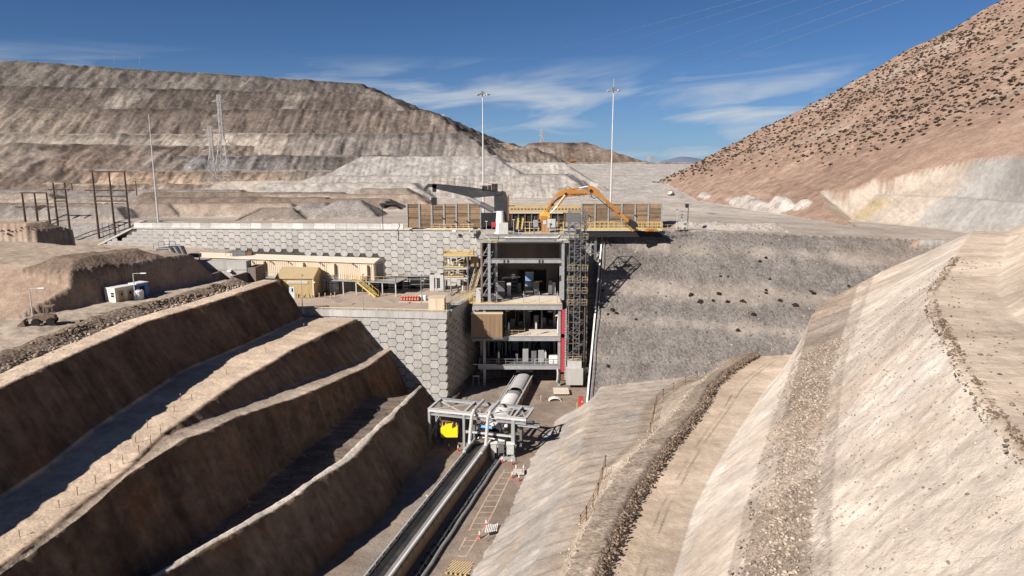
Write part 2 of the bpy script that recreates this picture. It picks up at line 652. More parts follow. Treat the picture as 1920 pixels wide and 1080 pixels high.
# bench cut mine dump on the left, step by step
for (z, e, xr, ct, cf, pb) in (
        (30.5, (-700, 352, -20, 352), -40, (.40, .32, .25), (.40, .30, .225), (.2, .7)),
        (37.2, (-700, 376, -40, 376), -60, (.29, .255, .23), (.38, .275, .20), (.3, .8)),
        (45.5, (-700, 406, -30, 408), -55, (.28, .25, .23), (.25, .228, .215), (.3, .8)),
        (60.4, (-700, 452, -30, 456), -34, (.38, .315, .265), (.40, .335, .275), (.3, .5)),
        (82.0, (-700, 510, -70, 540), -66, (.26, .215, .18), (.255, .20, .165), (.3, .6)),
        (107.5, (-600, 572, -120, 670), -125, (.25, .205, .17), (.225, .18, .15), (.3, .5)),
        (136.5, (-520, 636, -180, 850), -182, (.30, .26, .225), (.30, .255, .215), (.2, .4))):
    body(z, [(*e, .68), (xr, e[3], xr + 60, e[3] + 900, .62)], ct, cf, pb, 6.0, .022, 3.0)
body(52, [(-30, 500, 14, 520, .5), (14, 520, 60, 900, .5)], (.27, .215, .175), (.23, .18, .148), (.3, .5), 5, .03, 2)
body(66, [(-60, 820, -4, 820, .45), (-4, 820, 60, 1400, .5)], (.42, .335, .255), (.36, .28, .21), (.2, .4), 6, .02)
body(63.5, [(28, 724, 74, 724, .5), (74, 724, 110, 1200, .34), (28, 1200, 24, 724, .42)], (.215, .165, .135), (.205, .155, .125), (.3, .5), 4, .03, 1.5)

TIERS = [i for i, b in enumerate(BODIES) if b[0] in (30.5, 37.2, 45.5, 60.4, 82.0, 107.5, 136.5)]
z_of = {i: BODIES[i][0] for i in TIERS}
H = np.full_like(GX, -7.0)
far = RG > 300
H = np.where(RG > 900, 20.0, H)
CO = np.zeros(GX.shape + (4,))
CO[...] = (.34, .28, .23, .3)
for bi, (top, ed, ct, cf, pb, na, ns, gul) in enumerate(BODIES):
    tp = top(GX, GY) if callable(top) else np.full_like(GX, float(top))
    d0 = edges_d(ed, GX, GY, 0)
    ok = (tp + (4.5 if na > 3 else 0) - np.maximum(d0 - na * .8 - gul * .7, 0)) > H
    if min(e[1] for e in ed) > 195 or na > 3:
        ok &= GY > 170
    ok = np.nonzero(ok.ravel())[0]
    if not len(ok):
        continue
    gx, gy, tp = GX.ravel()[ok], GY.ravel()[ok], tp.ravel()[ok]
    nz = fbm(gx * ns, gy * ns, 31 + bi, 4) * na
    if gul:
        nz = nz + gul * np.abs(fbm(gx * ns * 7, gy * ns * .9, 77 + bi, 3)) - gul * .3
    d = edges_d(ed, gx, gy, nz)
    h = tp - np.maximum(d, 0)
    if na > 3:
        h = h + fbm(gx * .05, gy * .05, 5 + bi, 4) * 1.2 + np.abs(fbm(gx * .11, gy * .03, 6 + bi, 5)) * 3.0 * np.clip(d, 0, 1) + fbm(gx * .22, gy * .16, 7 + bi, 4) * .7 * np.clip(d, 0, 1)
    if top == 26.6:
        h = np.where(h > 25.1, h, -9)
    elif cf == ct and bi > 6 and min(e[1] for e in ed) <= 195:
        h = np.where((h > 25.6) & (gy > 146), h, -9)
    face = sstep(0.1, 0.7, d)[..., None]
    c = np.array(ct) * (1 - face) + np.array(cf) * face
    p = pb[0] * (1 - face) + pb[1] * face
    if na > 3:          # large dumps: patches of paler and darker rock, some of it reaching across a bench
        az_ = gx / gy
        if bi in TIERS:
            dk = (sstep(-.40, -.24, az_ + .05 * fbm(gx * .02, gy * .02, 411, 3)) * (z_of[bi] < 70))[..., None]
            c = c * (1 - dk) + np.array((.215, .185, .162)) * dk
            pk_ = (sstep(-.56, -.66, az_ + .05 * fbm(gx * .02, gy * .02, 412, 3)) * (75 < z_of[bi] < 90))[..., None]
            c = c * (1 - pk_) + np.array((.43, .345, .275)) * pk_
            c = c * np.array((.90, .93, .97)) * (.70 if z_of[bi] > 75 else .95)
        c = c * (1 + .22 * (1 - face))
        c = c * (1 + .34 * fbm(gx * .012 + 40, gy * .02, 90 + bi, 4)[..., None])
        w2 = sstep(.12, .4, fbm(gx * .03, gy * .03 + 9, 190 + bi, 3))[..., None] * .35
        c = c * (1 - w2) + np.array((.40, .355, .31) if bi % 2 else (.18, .155, .138)) * w2
        rough = np.exp(-((d - 1.5) / 2.6) ** 2)[..., None] * face
        c = c * (1 - .36 * rough * (1 + .8 * fbm(gx * .16, gy * .1, 590 + bi, 3)[..., None]))
        st = fbm(gx * .45, gy * .03 + 3, 290 + bi, 3)[..., None]
        c = c * (1 + face * (.52 * st + .24 * fbm(gx * .5, gy * .2, 690 + bi, 3)[..., None]) + .16 * fbm(gx * .12, gy * .12, 390 + bi, 4)[..., None])
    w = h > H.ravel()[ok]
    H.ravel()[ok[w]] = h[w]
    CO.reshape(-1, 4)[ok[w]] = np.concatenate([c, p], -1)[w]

# light worked ground with wheel tracks on the plateau
pl = (np.abs(H - top_plateau(GX, GY)) < .05) & (GY > 143)
trk = fbm(GX * .012 + 3, GY * .11 + .06 * GX, 400, 5)
far_w = sstep(165, 235, GY + 0.12 * GX)
base = np.array((.40, .345, .298))[None, None] * (1 - far_w[..., None]) + np.array((.52, .465, .41))[None, None] * far_w[..., None]
base = base * (1 + .20 * trk[..., None])
CO[pl, :3] = base[pl]
CO[pl, 3] = .12
# gravel slope: strips of coarse and fine tipping, running along the slope
gs = (GX > 12) & (GX < 110) & (GY > 104) & (GY < 147) & ~pl
hb_ = H + .07 * (GX - 14) + 1.2 * fbm(GX * .05, GY * .05, 503, 3)
band = (np.exp(-((hb_ - 21.3) / 1.1) ** 2) * .0 + np.exp(-((hb_ - 17.6) / 1.9) ** 2) + .75 * np.exp(-((hb_ - 12.2) / 1.2) ** 2) + .7 * np.exp(-((hb_ - 24.8) / 1.6) ** 2) * (GX > 24)
        + .6 * np.exp(-((hb_ - 6.6) / 1.0) ** 2)) + .45 * fbm(GX * .2 - H * .15, H * .12, 501, 4)
lt = sstep(.25, .85, band)[..., None]
gc = np.array((.190, .174, .163)) * (1 - lt) + np.array((.285, .25, .222)) * lt
pk = sstep(.2, .5, fbm(GX * .05, GY * .05, 502, 3))[..., None] * .35
gc = gc * (1 - pk) + np.array((.255, .212, .18)) * pk
CO[gs, :3] = gc[gs]
CO[gs, 3] = (1.0 - .55 * lt[..., 0])[gs]

# the mountain on the right, cut back into two sprayed tiers at its foot
mx = GX - 88 + 15 * np.clip((GY - 230) / 150, 0, 1) + fbm(GX * .015, GY * .015, 61, 4) * 6 * sstep(88, 130, GX) + fbm(GX * .09, GY * .05, 62, 4) * 1.3
hm = ZP - .5 + .545 * mx + np.clip(GX - 150, 0, 400) * .03
cutx = GX + fbm(GX * .07, GY * .05, 64, 3) * 1.2 + 7 * sstep(165, 196, GY)
cut = np.where(cutx < 104, 24.6, np.where(cutx < 109.8, 24.6 + (cutx - 104) * 1.3, np.where(cutx < 112.5, 32.1, 32.1 + (cutx - 112.5) * 3.0)))
cutg = cut + np.maximum(0, GY - np.where(cutx > 111, 186, 196 - 1.5 * np.maximum(0, 104 - cutx))) * np.where(cutx < 105, .32, 1.1)
is_cut = cutg < hm
hm2 = np.minimum(hm, cutg)
hm2 = np.minimum(hm2, ZP + 3.0 * (386 + fbm(GX * .05, GY * .01, 65, 3) * 6 - GY))
hm2 = np.minimum(hm2, 250)
hm2 = np.where((GY > 141) | (GX > 118), hm2, -9)
wm = hm2 > H
mc = np.array((.325, .225, .172))[None, None] * (1 + .16 * fbm(GX * .03, GY * .03, 66, 4) + .10 * fbm((GX - GY * .2) * .02, GY * .25, 67, 3))[..., None]
rk = sstep(.12, .42, fbm(GX * .045 + 5, GY * .045, 68, 4))[..., None] * sstep(100, 130, GX + (GY - 370) * -.0)[..., None] * .5
mc = mc * (1 - rk) + np.array((.40, .335, .275)) * rk
sh = np.array((.34, .32, .30))[None, None] * (1 + .10 * fbm(GX * .06, GY * .3, 69, 3))[..., None]
up = sstep(32.2, 32.6, hm2)[..., None]
sh = sh * (1 - up) + np.array((.30, .282, .265)) * up * (1 + .25 * fbm(GX * .05, GY * .12, 70, 4))[..., None]
raw = sstep(171, 176, GY + fbm(GX * .1, GY * .1, 71, 3) * 4)[..., None]
rawc = np.array((.41, .35, .295))[None, None] + 0 * sh
yl = (sstep(184, 186, GY + (GX - 104) * .8) * sstep(194, 191, GY + (GX - 104) * .8))[..., None]
yl = yl * (hm2 < 31)[..., None] * .7
rawc = rawc * (1 - .75 * yl) + np.array((.36, .28, .12)) * .75 * yl
sh = sh * (1 - raw) + rawc * raw
ic = is_cut[..., None]
mc = np.where(ic, sh, mc)
H = np.where(wm, hm2, H)
CO[wm, :3] = mc[wm]
CO[wm, 3] = np.where(is_cut, .08, .55)[wm]
# pale spoil along the mountain foot
for (cx, cy, rx, ry, h) in ((86, 250, 3.5, 26, 3.0), (89, 226, 4, 10, 4.2), (92, 214, 4, 7, 3.6), (84, 300, 3, 16, 2.0)):
    hh = ZP - .8 + h * (1 - ((GX - cx) / rx) ** 2 - ((GY - cy) / ry) ** 2) + fbm(GX * .3, GY * .3, 72, 3) * .8
    w = hh > H
    H = np.where(w, hh, H)
    CO[w] = (.47, .425, .385, .9)

H += fbm(GX * .18, GY * .18, 1, 4) * np.where(pl, .06, np.where(gs, .14, .28)) * (RG < 900)
H += fbm(GX * .9, GY * .9, 2, 3) * np.where(pl, .02, np.where(gs, .05, .13)) * (RG < 260)
outer = RG > 2300
H = np.where(outer, np.minimum(H, 20.0), H)
P = np.stack([GX, GY, H], -1)
ic_ = int(np.searchsorted(RR, 235))
grid_mesh('terrain', P[:ic_ + 1], CO[:ic_ + 1], M_GROUND)
grid_mesh('terrain', P[ic_:], CO[ic_:], M_FAR)


def ground_z(x, y):
    """height of the terrain height field at a point"""
    r, t = math.hypot(x, y), math.atan2(x, y)
    i = int(np.clip(np.searchsorted(RR, r), 1, len(RR) - 1))
    j = int(np.clip(np.searchsorted(TH, t), 1, len(TH) - 1))
    fr = (r - RR[i - 1]) / (RR[i] - RR[i - 1])
    ft = (t - TH[j - 1]) / (TH[j] - TH[j - 1])
    return float(lerp(lerp(H[i - 1, j - 1], H[i - 1, j], ft), lerp(H[i, j - 1], H[i, j], ft), fr))


# ranges beyond the horizon of the site
xm = np.linspace(-4500, 5500, 300)
rows_m = []
for k, (dy, zf) in enumerate(((-900, 0), (-500, .45), (0, 1), (700, .6), (1500, 0))):
    top = 48 + 40 * np.abs(fbm(xm * .0016, xm * 0, 800, 4)) + 44 * np.exp(-((xm - 1290) / 150) ** 2)
    rows_m.append(np.stack([xm, 5200 + dy + 0 * xm, 15 + (top - 15) * zf], -1))
Pm = np.stack(rows_m)
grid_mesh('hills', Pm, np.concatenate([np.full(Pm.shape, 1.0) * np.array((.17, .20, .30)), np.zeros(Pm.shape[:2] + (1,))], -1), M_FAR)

# ------------------------------------------------------------------ lofted slopes of the cutting
YS = np.concatenate([np.geomspace(21, 116.5, 430)])


def loft(name, rows, segs, ys, seed, end=None, material=None, smooth=True):
    """rows: functions Y -> (X, Z); segs: per gap (n, colour, stony, amp, gully, colour2)"""
    xs, zs = zip(*[r(ys) for r in rows])
    PX, PZ, CC, AM, GU = [], [], [], [], []
    for k, (n, c, pb, am, gu, c2) in enumerate(segs):
        for i in range(n + (k == len(segs) - 1)):
            t = i / n
            PX.append(lerp(xs[k], xs[k + 1], t))
            PZ.append(lerp(zs[k], zs[k + 1], t))
            CC.append((*lerp(np.array(c), np.array(c2), t), pb))
            AM.append(am if 0 < i else (am + segs[max(k - 1, 0)][3]) / 2)
            GU.append(gu if 0 < i else (gu + segs[max(k - 1, 0)][4]) / 2)
    PX, PZ = np.stack(PX), np.stack(PZ)
    PY = np.broadcast_to(ys, PX.shape).copy()
    AM, GU = np.array(AM)[:, None], np.array(GU)[:, None]
    CC = np.broadcast_to(np.array(CC)[:, None, :], PX.shape + (4,)).copy()
    # normal of the section in the X-Z plane
    tx, tz = np.gradient(PX, axis=0), np.gradient(PZ, axis=0)
    ln = np.sqrt(tx ** 2 + tz ** 2) + 1e-6
    nx, nz = -tz / ln, tx / ln
    sgn = np.where(nz < 0, -1, 1)
    nx, nz = nx * sgn, nz * sgn
    d = fbm(PX * .35 + PZ * .2, PY * .35, seed, 5) * AM * .7 + fbm(PY * .55, PZ * .10 + PX * .05, seed + 20, 4) * GU
    d += fbm(PX * 1.3 + PZ * .6, PY * 1.3, seed + 40, 4) * AM * .5
    PX = PX + nx * d
    PZ = PZ + nz * d
    CC[..., :3] *= (1 + .22 * fbm(PX * .08 + PZ * .11, PY * .06, seed + 60, 4) + .16 * fbm(PY * .35, PZ * .12, seed + 61, 4))[..., None]
    P = np.stack([PX, PY, PZ], -1)
    if end:
        P, CC = end(P, CC)
    return P, CC, grid_mesh(name, P, CC, material or M_GROUND, smooth)


def pl_(pts, zf):
    return [W(x, y, zf(x, y) if callable(zf) else zf) for x, y in pts]


# left: bench crests, top to bottom
A_ = poly_xy(pl_([(0, 729), (60, 702), (125, 672), (230, 625), (280, 602), (400, 567), (475, 542), (514, 529)], 20.5) + [Vector((-46.4, 45, 20.5))])
BU_ = poly_xy(pl_([(620, 622), (550, 655), (520, 675), (450, 715), (350, 785), (306, 815)], 13.5) + [Vector((-34.6, 58, 13.1)), Vector((-35.6, 45, 12.4))])
B_ = poly_xy(pl_([(345, 825)], 13.35) + pl_([(240, 890)], 13.0) + pl_([(165, 960)], 12.6) + pl_([(50, 1045)], 12.2) + pl_([(690, 688)], 8.0) + pl_([(620, 720)], 9.5) + pl_([(560, 745)], 10.6) + pl_([(450, 780)], 12.0) + pl_([(400, 805)], 12.9))
D_ = poly_xy([WF(x, y, 7.4) for x, y in ((768, 740), (640, 860), (540, 928), (430, 994), (280, 1080))])


def off(fn, dx, dz=0.0):
    def g(y):
        x, z = fn(y)
        return x + dx, z + dz
    return g


def dz_end(y, z, y0, k, lo):
    return np.where(y > y0, np.maximum(z - (y - y0) * k, lo), z)


def toeA(y):
    x, z = A_(y)
    xb, zb = BU_(y)
    return np.minimum(x + .50 * (z - zb), xb - 1.0), zb + .35


def crestC(y):
    return B_(y)


def toeB(y):
    xu, zu = BU_(y)
    xc, zc = B_(y)
    g = np.clip(zu - zc, 0, None)
    return np.minimum(xu + .55 * g + .25, xc - .35), np.minimum(zc + .2, zu)


def crestD(y):
    x, z = D_(y)
    f = floor_z(y)
    xc, zc = B_(y)
    t = sstep(101.8, 106.5, y)
    return lerp(x, xc + .46 * (zc - f) + .3, t), lerp(z, f - .2, t)


def toeC(y):
    x, z = B_(y)
    xd, zd = crestD(y)
    return np.minimum(x + .46 * np.maximum(z - zd, 0), xd - np.where(y > 102, .15, .9)), np.minimum(zd - 2.2, z - .2)


def bundD(y):
    # foot of the small bund that edges the lowest bench
    x, z = crestD(y)
    xt, zt = toeC(y)
    t = sstep(101.5, 104, y)
    return np.maximum(x - 1.5, xt + .1), z - 2.4 * (1 - t)


def lipD(y):
    x, z = crestD(y)
    w = .95 + .5 * fbm(y * .25, y * 0, 850, 3)
    return x + w * (1 - sstep(101.5, 104, y)), z - .12


def toeD(y):
    x, z = lipD(y)
    f = floor_z(y)
    return x + .42 * (z - f) + .3, f - .35


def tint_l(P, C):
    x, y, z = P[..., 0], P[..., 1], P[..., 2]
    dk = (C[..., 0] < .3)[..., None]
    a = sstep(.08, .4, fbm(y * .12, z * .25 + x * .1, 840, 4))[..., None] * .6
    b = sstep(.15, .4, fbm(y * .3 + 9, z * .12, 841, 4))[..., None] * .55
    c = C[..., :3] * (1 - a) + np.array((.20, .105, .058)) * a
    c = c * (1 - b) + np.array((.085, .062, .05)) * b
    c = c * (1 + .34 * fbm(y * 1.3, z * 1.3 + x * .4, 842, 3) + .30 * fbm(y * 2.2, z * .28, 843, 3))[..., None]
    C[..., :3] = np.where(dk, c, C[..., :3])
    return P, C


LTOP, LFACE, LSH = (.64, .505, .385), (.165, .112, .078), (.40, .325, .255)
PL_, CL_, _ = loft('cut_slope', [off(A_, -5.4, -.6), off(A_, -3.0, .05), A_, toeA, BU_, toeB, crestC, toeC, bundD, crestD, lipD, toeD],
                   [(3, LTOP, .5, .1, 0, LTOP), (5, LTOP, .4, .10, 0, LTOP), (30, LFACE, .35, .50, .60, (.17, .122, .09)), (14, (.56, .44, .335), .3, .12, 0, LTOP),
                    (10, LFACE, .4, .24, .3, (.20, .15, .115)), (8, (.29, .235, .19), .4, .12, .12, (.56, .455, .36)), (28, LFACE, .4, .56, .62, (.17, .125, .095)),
                    (8, (.20, .16, .13), .4, .12, 0, (.21, .17, .14)), (5, (.30, .25, .21), .4, .16, .1, (.56, .51, .45)), (3, (.58, .52, .46), .4, .14, .2, (.50, .45, .39)), (22, (.175, .132, .10), .3, .36, .46, (.165, .13, .105))], YS, 3, end=tint_l, smooth=False)  # lowest bench has the shade of the face above put into its colour

# trench floor
xf = np.linspace(-44, 26, 120)
yf = np.geomspace(14, 140, 200)
FX, FY = np.meshgrid(xf, yf)
FZ = floor_z(FY) + fbm(FX * .3, FY * .3, 9, 3) * .03
fcol = np.array((.285, .225, .18))[None, None] * (1 + .25 * fbm(FX * .3, FY * .07, 10, 4) + .12 * fbm(FX * .9, FY * .5, 12, 3))[..., None]
gw = sstep(.0, .35, fbm(FX * .12 + 5, FY * .05, 11, 3))[..., None] * .6
fcol = fcol * (1 - gw) + np.array((.265, .245, .225)) * gw
grid_mesh('trench_floor', np.stack([FX, FY, FZ], -1), np.concatenate([fcol, np.full(FX.shape + (1,), .12)], -1), M_GROUND)

# right: toe, low bench, berm, haul road, big pale face, upper bench
R0 = poly_xy([WF(x, y) for x, y in ((1096, 762), (1040, 787), (1013, 818), (1000, 840), (957, 940), (878, 1080))])
R1 = poly_xy([W(x, y, z) for x, y, z in ((1127, 727, 2.4), (1113, 760, 2.9), (1095, 813, 3.6), (1089, 867, 4.4), (1067, 929, 4.9), (1027, 1004, 5.4), (1000, 1062, 5.7))])
R2 = poly_xy([W(x, y, z) for x, y, z in ((1307, 715, 4.2), (1267, 731, 4.4), (1231, 760, 4.8), (1220, 818, 5.4), (1135, 878, 5.8), (1120, 933, 6.2), (1089, 991, 6.6), (1053, 1071, 7.0))])
R3 = poly_xy([W(x, y, z) for x, y, z in ((1345, 690, 6.4), (1302, 729, 6.9), (1267, 775, 7.4), (1222, 818, 7.6), (1163, 884, 8.0), (1123, 938, 8.3), (1075, 1044, 8.7))])
R4 = poly_xy([W(x, y, z) for x, y, z in ((1427, 653, 7.0), (1364, 689, 7.5), (1329, 719, 7.8), (1307, 760, 8.2), (1249, 827, 8.6), (1218, 867, 8.9), (1178, 929, 9.2), (1147, 987, 9.4), (1111, 1071, 9.7))])
R6 = poly_xy([W(x, y, z) for x, y, z in ((1484, 675, 6.6), (1430, 740, 7.2), (1382, 813, 7.7), (1338, 884, 8.1), (1302, 956, 8.4), (1267, 1071, 8.8))])
R7 = poly_xy([W(x, y, z) for x, y, z in ((1490, 713, 14.0), (1473, 774, 14.2), (1449, 868, 14.6), (1424, 950, 14.9), (1400, 1047, 15.2))])
R8 = poly_xy([W(x, y, z) for x, y, z in ((1579, 640, 17.0), (1563, 693, 17.0), (1551, 766, 17.2), (1539, 868, 17.6), (1526, 966, 17.8), (1518, 1072, 18.0))])
R9 = poly_xy([W(x, y, z) for x, y, z in ((1790, 482, 27), (1742, 548, 27), (1748, 590, 27), (1780, 650, 27), (1800, 690, 27), (1850, 770, 27), (1920, 860, 27))])


def sink(fn, y0=112, k=1.0):
    def g(y):
        x, z = fn(y)
        return x, z - np.maximum(0, y - y0) * k
    return g


def order(prev, fn, gap):
    def g(y):
        x, z = fn(y)
        return np.maximum(x, prev(y)[0] + gap), z
    return g


R1o = order(R0, R1, 1.0)
R2o = order(R1o, R2, .8)
R3o = order(R2o, R3, .8)
R4o = order(R3o, R4, .7)
R5o = lambda y: (R4o(y)[0] + 1.2, R4o(y)[1] - .8)
R6o = order(R5o, R6, .8)
R7o = order(R6o, R7, 2.5)
R8o = order(R7o, R8, 1.5)
R9o = order(R8o, R9, 4.0)
YR = np.geomspace(21, 152, 480)
R0s = lambda y: (R0(y)[0], floor_z(y) - .25)
PALE, PALE2 = (.665, .575, .485), (.69, .61, .53)


def tint_r(P, C):
    # salmon and grey stains that run down the pale face, and lighter dust
    x, y, z = P[..., 0], P[..., 1], P[..., 2]
    f = (z > 9.5) & (z < 26.8)
    a = sstep(.05, .4, fbm(y * .055 + z * .05 + 3, z * .05 - y * .03, 810, 4))[..., None] * .45
    b = sstep(.12, .45, fbm(y * .10 - 8 + z * .1, z * .06, 811, 4))[..., None] * .45
    c = C[..., :3].copy()
    c = c * (1 - a) + np.array((.60, .47, .365)) * a
    c = c * (1 - b) + np.array((.62, .555, .495)) * b
    st = fbm(y * .5 + z * .35, z * .1 - y * .12, 812, 4)[..., None]
    c = c * (1 + .14 * st)
    C[..., :3] = np.where(f[..., None], c, C[..., :3])
    # ragged borders of the rubble strip
    ns = 16 + 12 + 8 + 6 + 6 + 30 + 26
    for k in range(-5, 6):
        for e in (ns, ns + 14):
            w = sstep(-.25, .25, fbm(y[e + k] * .5, y[e + k] * 0 + k * .4, 820 + e, 4) - k * .1 * (1 if e == ns else -1))[:, None] * .5
            C[e + k, :, :3] = C[e + k, :, :3] * (1 - w) + np.array((.36, .29, .235)) * w
            C[e + k, :, 3] = .6
    g_ = sstep(-.1, .25, fbm(y[:26] * .14, x[:26] * .3 + z[:26] * .4, 832, 4) + (np.arange(26)[:, None] - 13) * .045)[..., None]
    C[:26, :, :3] = np.array((.385, .348, .315)) * (1 - g_) + np.array((.42, .355, .295)) * g_
    C[:26, :, :3] *= (1 + .15 * fbm(y[:26] * .8, z[:26] * .3, 833, 4))[..., None]
    # wheel tracks on the haul road
    tt = (np.arange(30) / 30)[:, None]
    for t0 in (.40, .52):
        tr = np.exp(-((tt - t0 - .10 * fbm(y[48:78] * .05, y[48:78] * 0, 834, 3)) / .018) ** 2) * sstep(-.2, .1, fbm(y[48:78] * .3, y[48:78] * 0 + t0 * 9, 835, 3) + .12)
        C[48:78, :, :3] *= (1 - .42 * tr)[..., None]
    # evenly spaced dark stripes painted across the low bench
    bench_stripe = np.exp(-((np.mod(y[16:28] + .12 * x[16:28] + .3 * fbm(y[16:28] * .3, x[16:28] * .3, 830, 3), 2.7) - 1.35) / .16) ** 2)
    C[16:28, :, :3] *= (1 - .38 * bench_stripe)[..., None]
    return P, C


PR_, CR_, _ = loft('embankment', [sink(f, 141, .9) for f in (R0s, R1o, R2o, R3o, R4o, R5o, R6o, R7o, R8o)] + [sink(R9o, 136, .9), sink(off(R9o, 7, .2), 136, .9), sink(off(R9o, 60, 31), 136, .9)],
                   [(16, (.37, .33, .295), .15, .30, .34, (.40, .35, .305)), (12, (.35, .285, .225), .2, .12, 0, (.37, .30, .235)), (8, (.44, .365, .29), .6, .2, 0, (.58, .485, .395)),
                    (6, (.37, .30, .24), .9, .25, 0, (.33, .265, .21)), (6, (.26, .205, .165), 1, .22, 0, (.31, .25, .20)), (30, (.54, .425, .325), .12, .06, 0, (.56, .46, .365)),
                    (26, PALE2, .12, .14, .08, PALE), (14, (.335, .27, .22), 1.0, .16, .08, (.37, .30, .245)), (44, PALE, .12, .18, .05, PALE),
                    (14, (.58, .475, .38), .25, .10, 0, (.60, .495, .40)), (40, (.64, .53, .425), .25, .3, .08, (.64, .53, .425))], YR, 5, end=tint_r)

# stone ridges along the haul roads: stones thrown up in long heaps
BR = rock_mat('broken_rock_brown', (.185, .138, .105), .6)
BL = rock_mat('broken_rock_pale', (.42, .36, .30), .35)
BG = rock_mat('broken_rock_grey', (.19, .175, .165), .6)


def ridge_rocks(fn, y0, y1, n, wid, h, smin, smax, near_pow=1.0):
    t = rng.random(n)
    y = y0 + (y1 - y0) * t ** near_pow
    x, z = fn(y)
    u = rng.normal(0, 1, n) * .42
    u = np.clip(u, -1, 1)
    hh = h * (1 - np.abs(u)) * (.45 + .75 * vnoise(y * .45, y * 0, 4))
    s = smin + (smax - smin) * rng.random(n) ** 3
    return np.stack([x + u * wid, y, z + hh * rng.uniform(.55, 1.0, n) + s * .1], -1), s


# left rubble ridge, with a lofted core under the stones
yb = np.geomspace(44, 113, 200)
bx, bz = A_(yb)
rb = []
for dx, dz in ((-8.6, -.6), (-7.6, .2), (-6.2, .85), (-4.9, .5), (-3.5, .0), (-2.9, -.4)):
    jn = fbm(yb * .4, yb * 0 + dx, 700, 4)
    rb.append(np.stack([bx + dx + jn * .5, yb, bz + dz * (1 + .45 * jn) + jn * .15], -1))
Pb = np.stack(rb)
Cb = np.concatenate([np.full(Pb.shape, 1.) * np.array((.235, .18, .14)), np.full(Pb.shape[:2] + (1,), 1.)], -1)
Cb[-2:, :, :3] = (.42, .345, .27)
grid_mesh('rubble_bank', Pb, Cb, M_GROUND)
p1, s1 = ridge_rocks(off(A_, -5.6, .03), 44, 113, 8000, 2.1, .8, .07, .36)
rocks('rubble', p1, s1, BR)
p2, s2 = ridge_rocks(off(A_, -4.0, .0), 44, 112, 900, 1.6, .2, .05, .24)
rocks('rubble', p2, s2, BL)
# right dark ridge
p1, s1 = ridge_rocks(off(R4o, .45, -.38), 30, 118, 9000, 1.0, .32, .04, .20)
rocks('rubble', p1, s1, BR)
p2, s2 = ridge_rocks(off(R3o, -.1, -.05), 30, 116, 1300, 1.1, .10, .04, .15)
rocks('rubble', p2, s2, rock_mat('broken_rock_cream', (.40, .33, .26), .35))
# rubble strip on the pale face and rim of the upper bench
n = 9000
y = rng.uniform(26, 92, n)
t = rng.random(n)
xa, za = R7o(y)
xb, zb = R8o(y)
t = np.clip(rng.normal(.5, .3, n), -.35, 1.35)
rocks('rubble', np.stack([lerp(xa, xb, t), y, lerp(za, zb, t) + .05], -1), .035 + .15 * rng.random(n) ** 3, rock_mat('broken_rock_buff', (.31, .25, .20), .5))
p1, s1 = ridge_rocks(off(R9o, .5, -.15), 22, 98, 5200, 1.0, .3, .025, .16)
rocks('rubble', p1, s1, BR)
n = 1500
y = rng.uniform(22, 95, n)
xa, za = R9o(y)
rocks('rubble', np.stack([xa + rng.uniform(1.5, 16, n) ** 1.0, y, za + .12 + np.maximum(0, 0 * y)], -1)[:900], (.03 + .12 * rng.random(900) ** 3), BR)
n = 7000
y = rng.uniform(24, 95, n) * 1.0
y = 24 + (y - 24) ** 1.0
t = rng.random(n)
xa, za = R8o(y)
xb, zb = R9o(y)
pp = np.array([(lerp(a_, b_, q_), y_, 0) for a_, b_, y_, q_ in zip(xa, xb, y, t)])
jj = np.array([int(np.argmin(np.abs(YR - v_))) for v_ in y])
pp[:, 2] = [np.interp(pp[k, 0], PR_[:, jj[k], 0], PR_[:, jj[k], 2]) for k in range(n)]
rocks('rubble', pp, .02 + .10 * rng.random(n) ** 4, rock_mat('broken_rock_buff', (.31, .25, .20), .5))
# loose stones over the gravel slope
n = 5000
x = rng.uniform(13, 62, n)
y = rng.uniform(104, 146, n)
z = np.array([ground_z(a, b) for a, b in zip(x, y)])
k = z < 26.3
rocks('rubble', np.stack([x, y, z], -1)[k], (.05 + .24 * rng.random(n) ** 6)[k], BG)
# stones on the left benches and on the slope foot
n = 500
y = rng.uniform(42, 100, n)
xa, za = toeC(y)
xb, zb = crestD(y)
t = rng.random(n)
rocks('rubble', np.stack([lerp(xa, xb, t), y, lerp(za, zb - 2.3, t) + .05], -1), .04 + .2 * rng.random(n) ** 4, BR)
# ------------------------------------------------------------------ retaining walls of six-sided concrete panels
M_PANEL = mat('panel_concrete', (.365, .35, .333), .9, mott=.10, scale=2.2, bump=.25, rnd=.14, dirt=(.25, .225, .20), dirt_amt=.4, streak=True)
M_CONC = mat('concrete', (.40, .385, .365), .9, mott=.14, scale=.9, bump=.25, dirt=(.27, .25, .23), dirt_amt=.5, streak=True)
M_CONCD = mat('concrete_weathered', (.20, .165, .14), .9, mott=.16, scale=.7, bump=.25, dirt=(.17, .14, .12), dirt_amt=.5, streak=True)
M_JOINT = mat('joint_dark', (.065, .06, .055), .95)
M_STEEL = mat('galvanised_steel', (.33, .34, .35), .45, .25, mott=.14, scale=2, dirt=(.22, .19, .165), dirt_amt=.4)
M_STEELD = mat('dark_grey_steel', (.13, .135, .145), .5, .2, mott=.15, scale=2, dirt=(.17, .145, .12), dirt_amt=.4)
M_STEELL = mat('pale_grey_steel', (.50, .50, .49), .45, .1, mott=.08, scale=2, dirt=(.36, .32, .28), dirt_amt=.35)
M_YEL = mat('yellow_paint', (.52, .37, .10), .5, mott=.10, scale=3, dirt=(.36, .27, .14), dirt_amt=.5)
M_YELD = mat('dusty_yellow_paint', (.52, .39, .17), .6, mott=.12, scale=3, dirt=(.40, .32, .22), dirt_amt=.55)
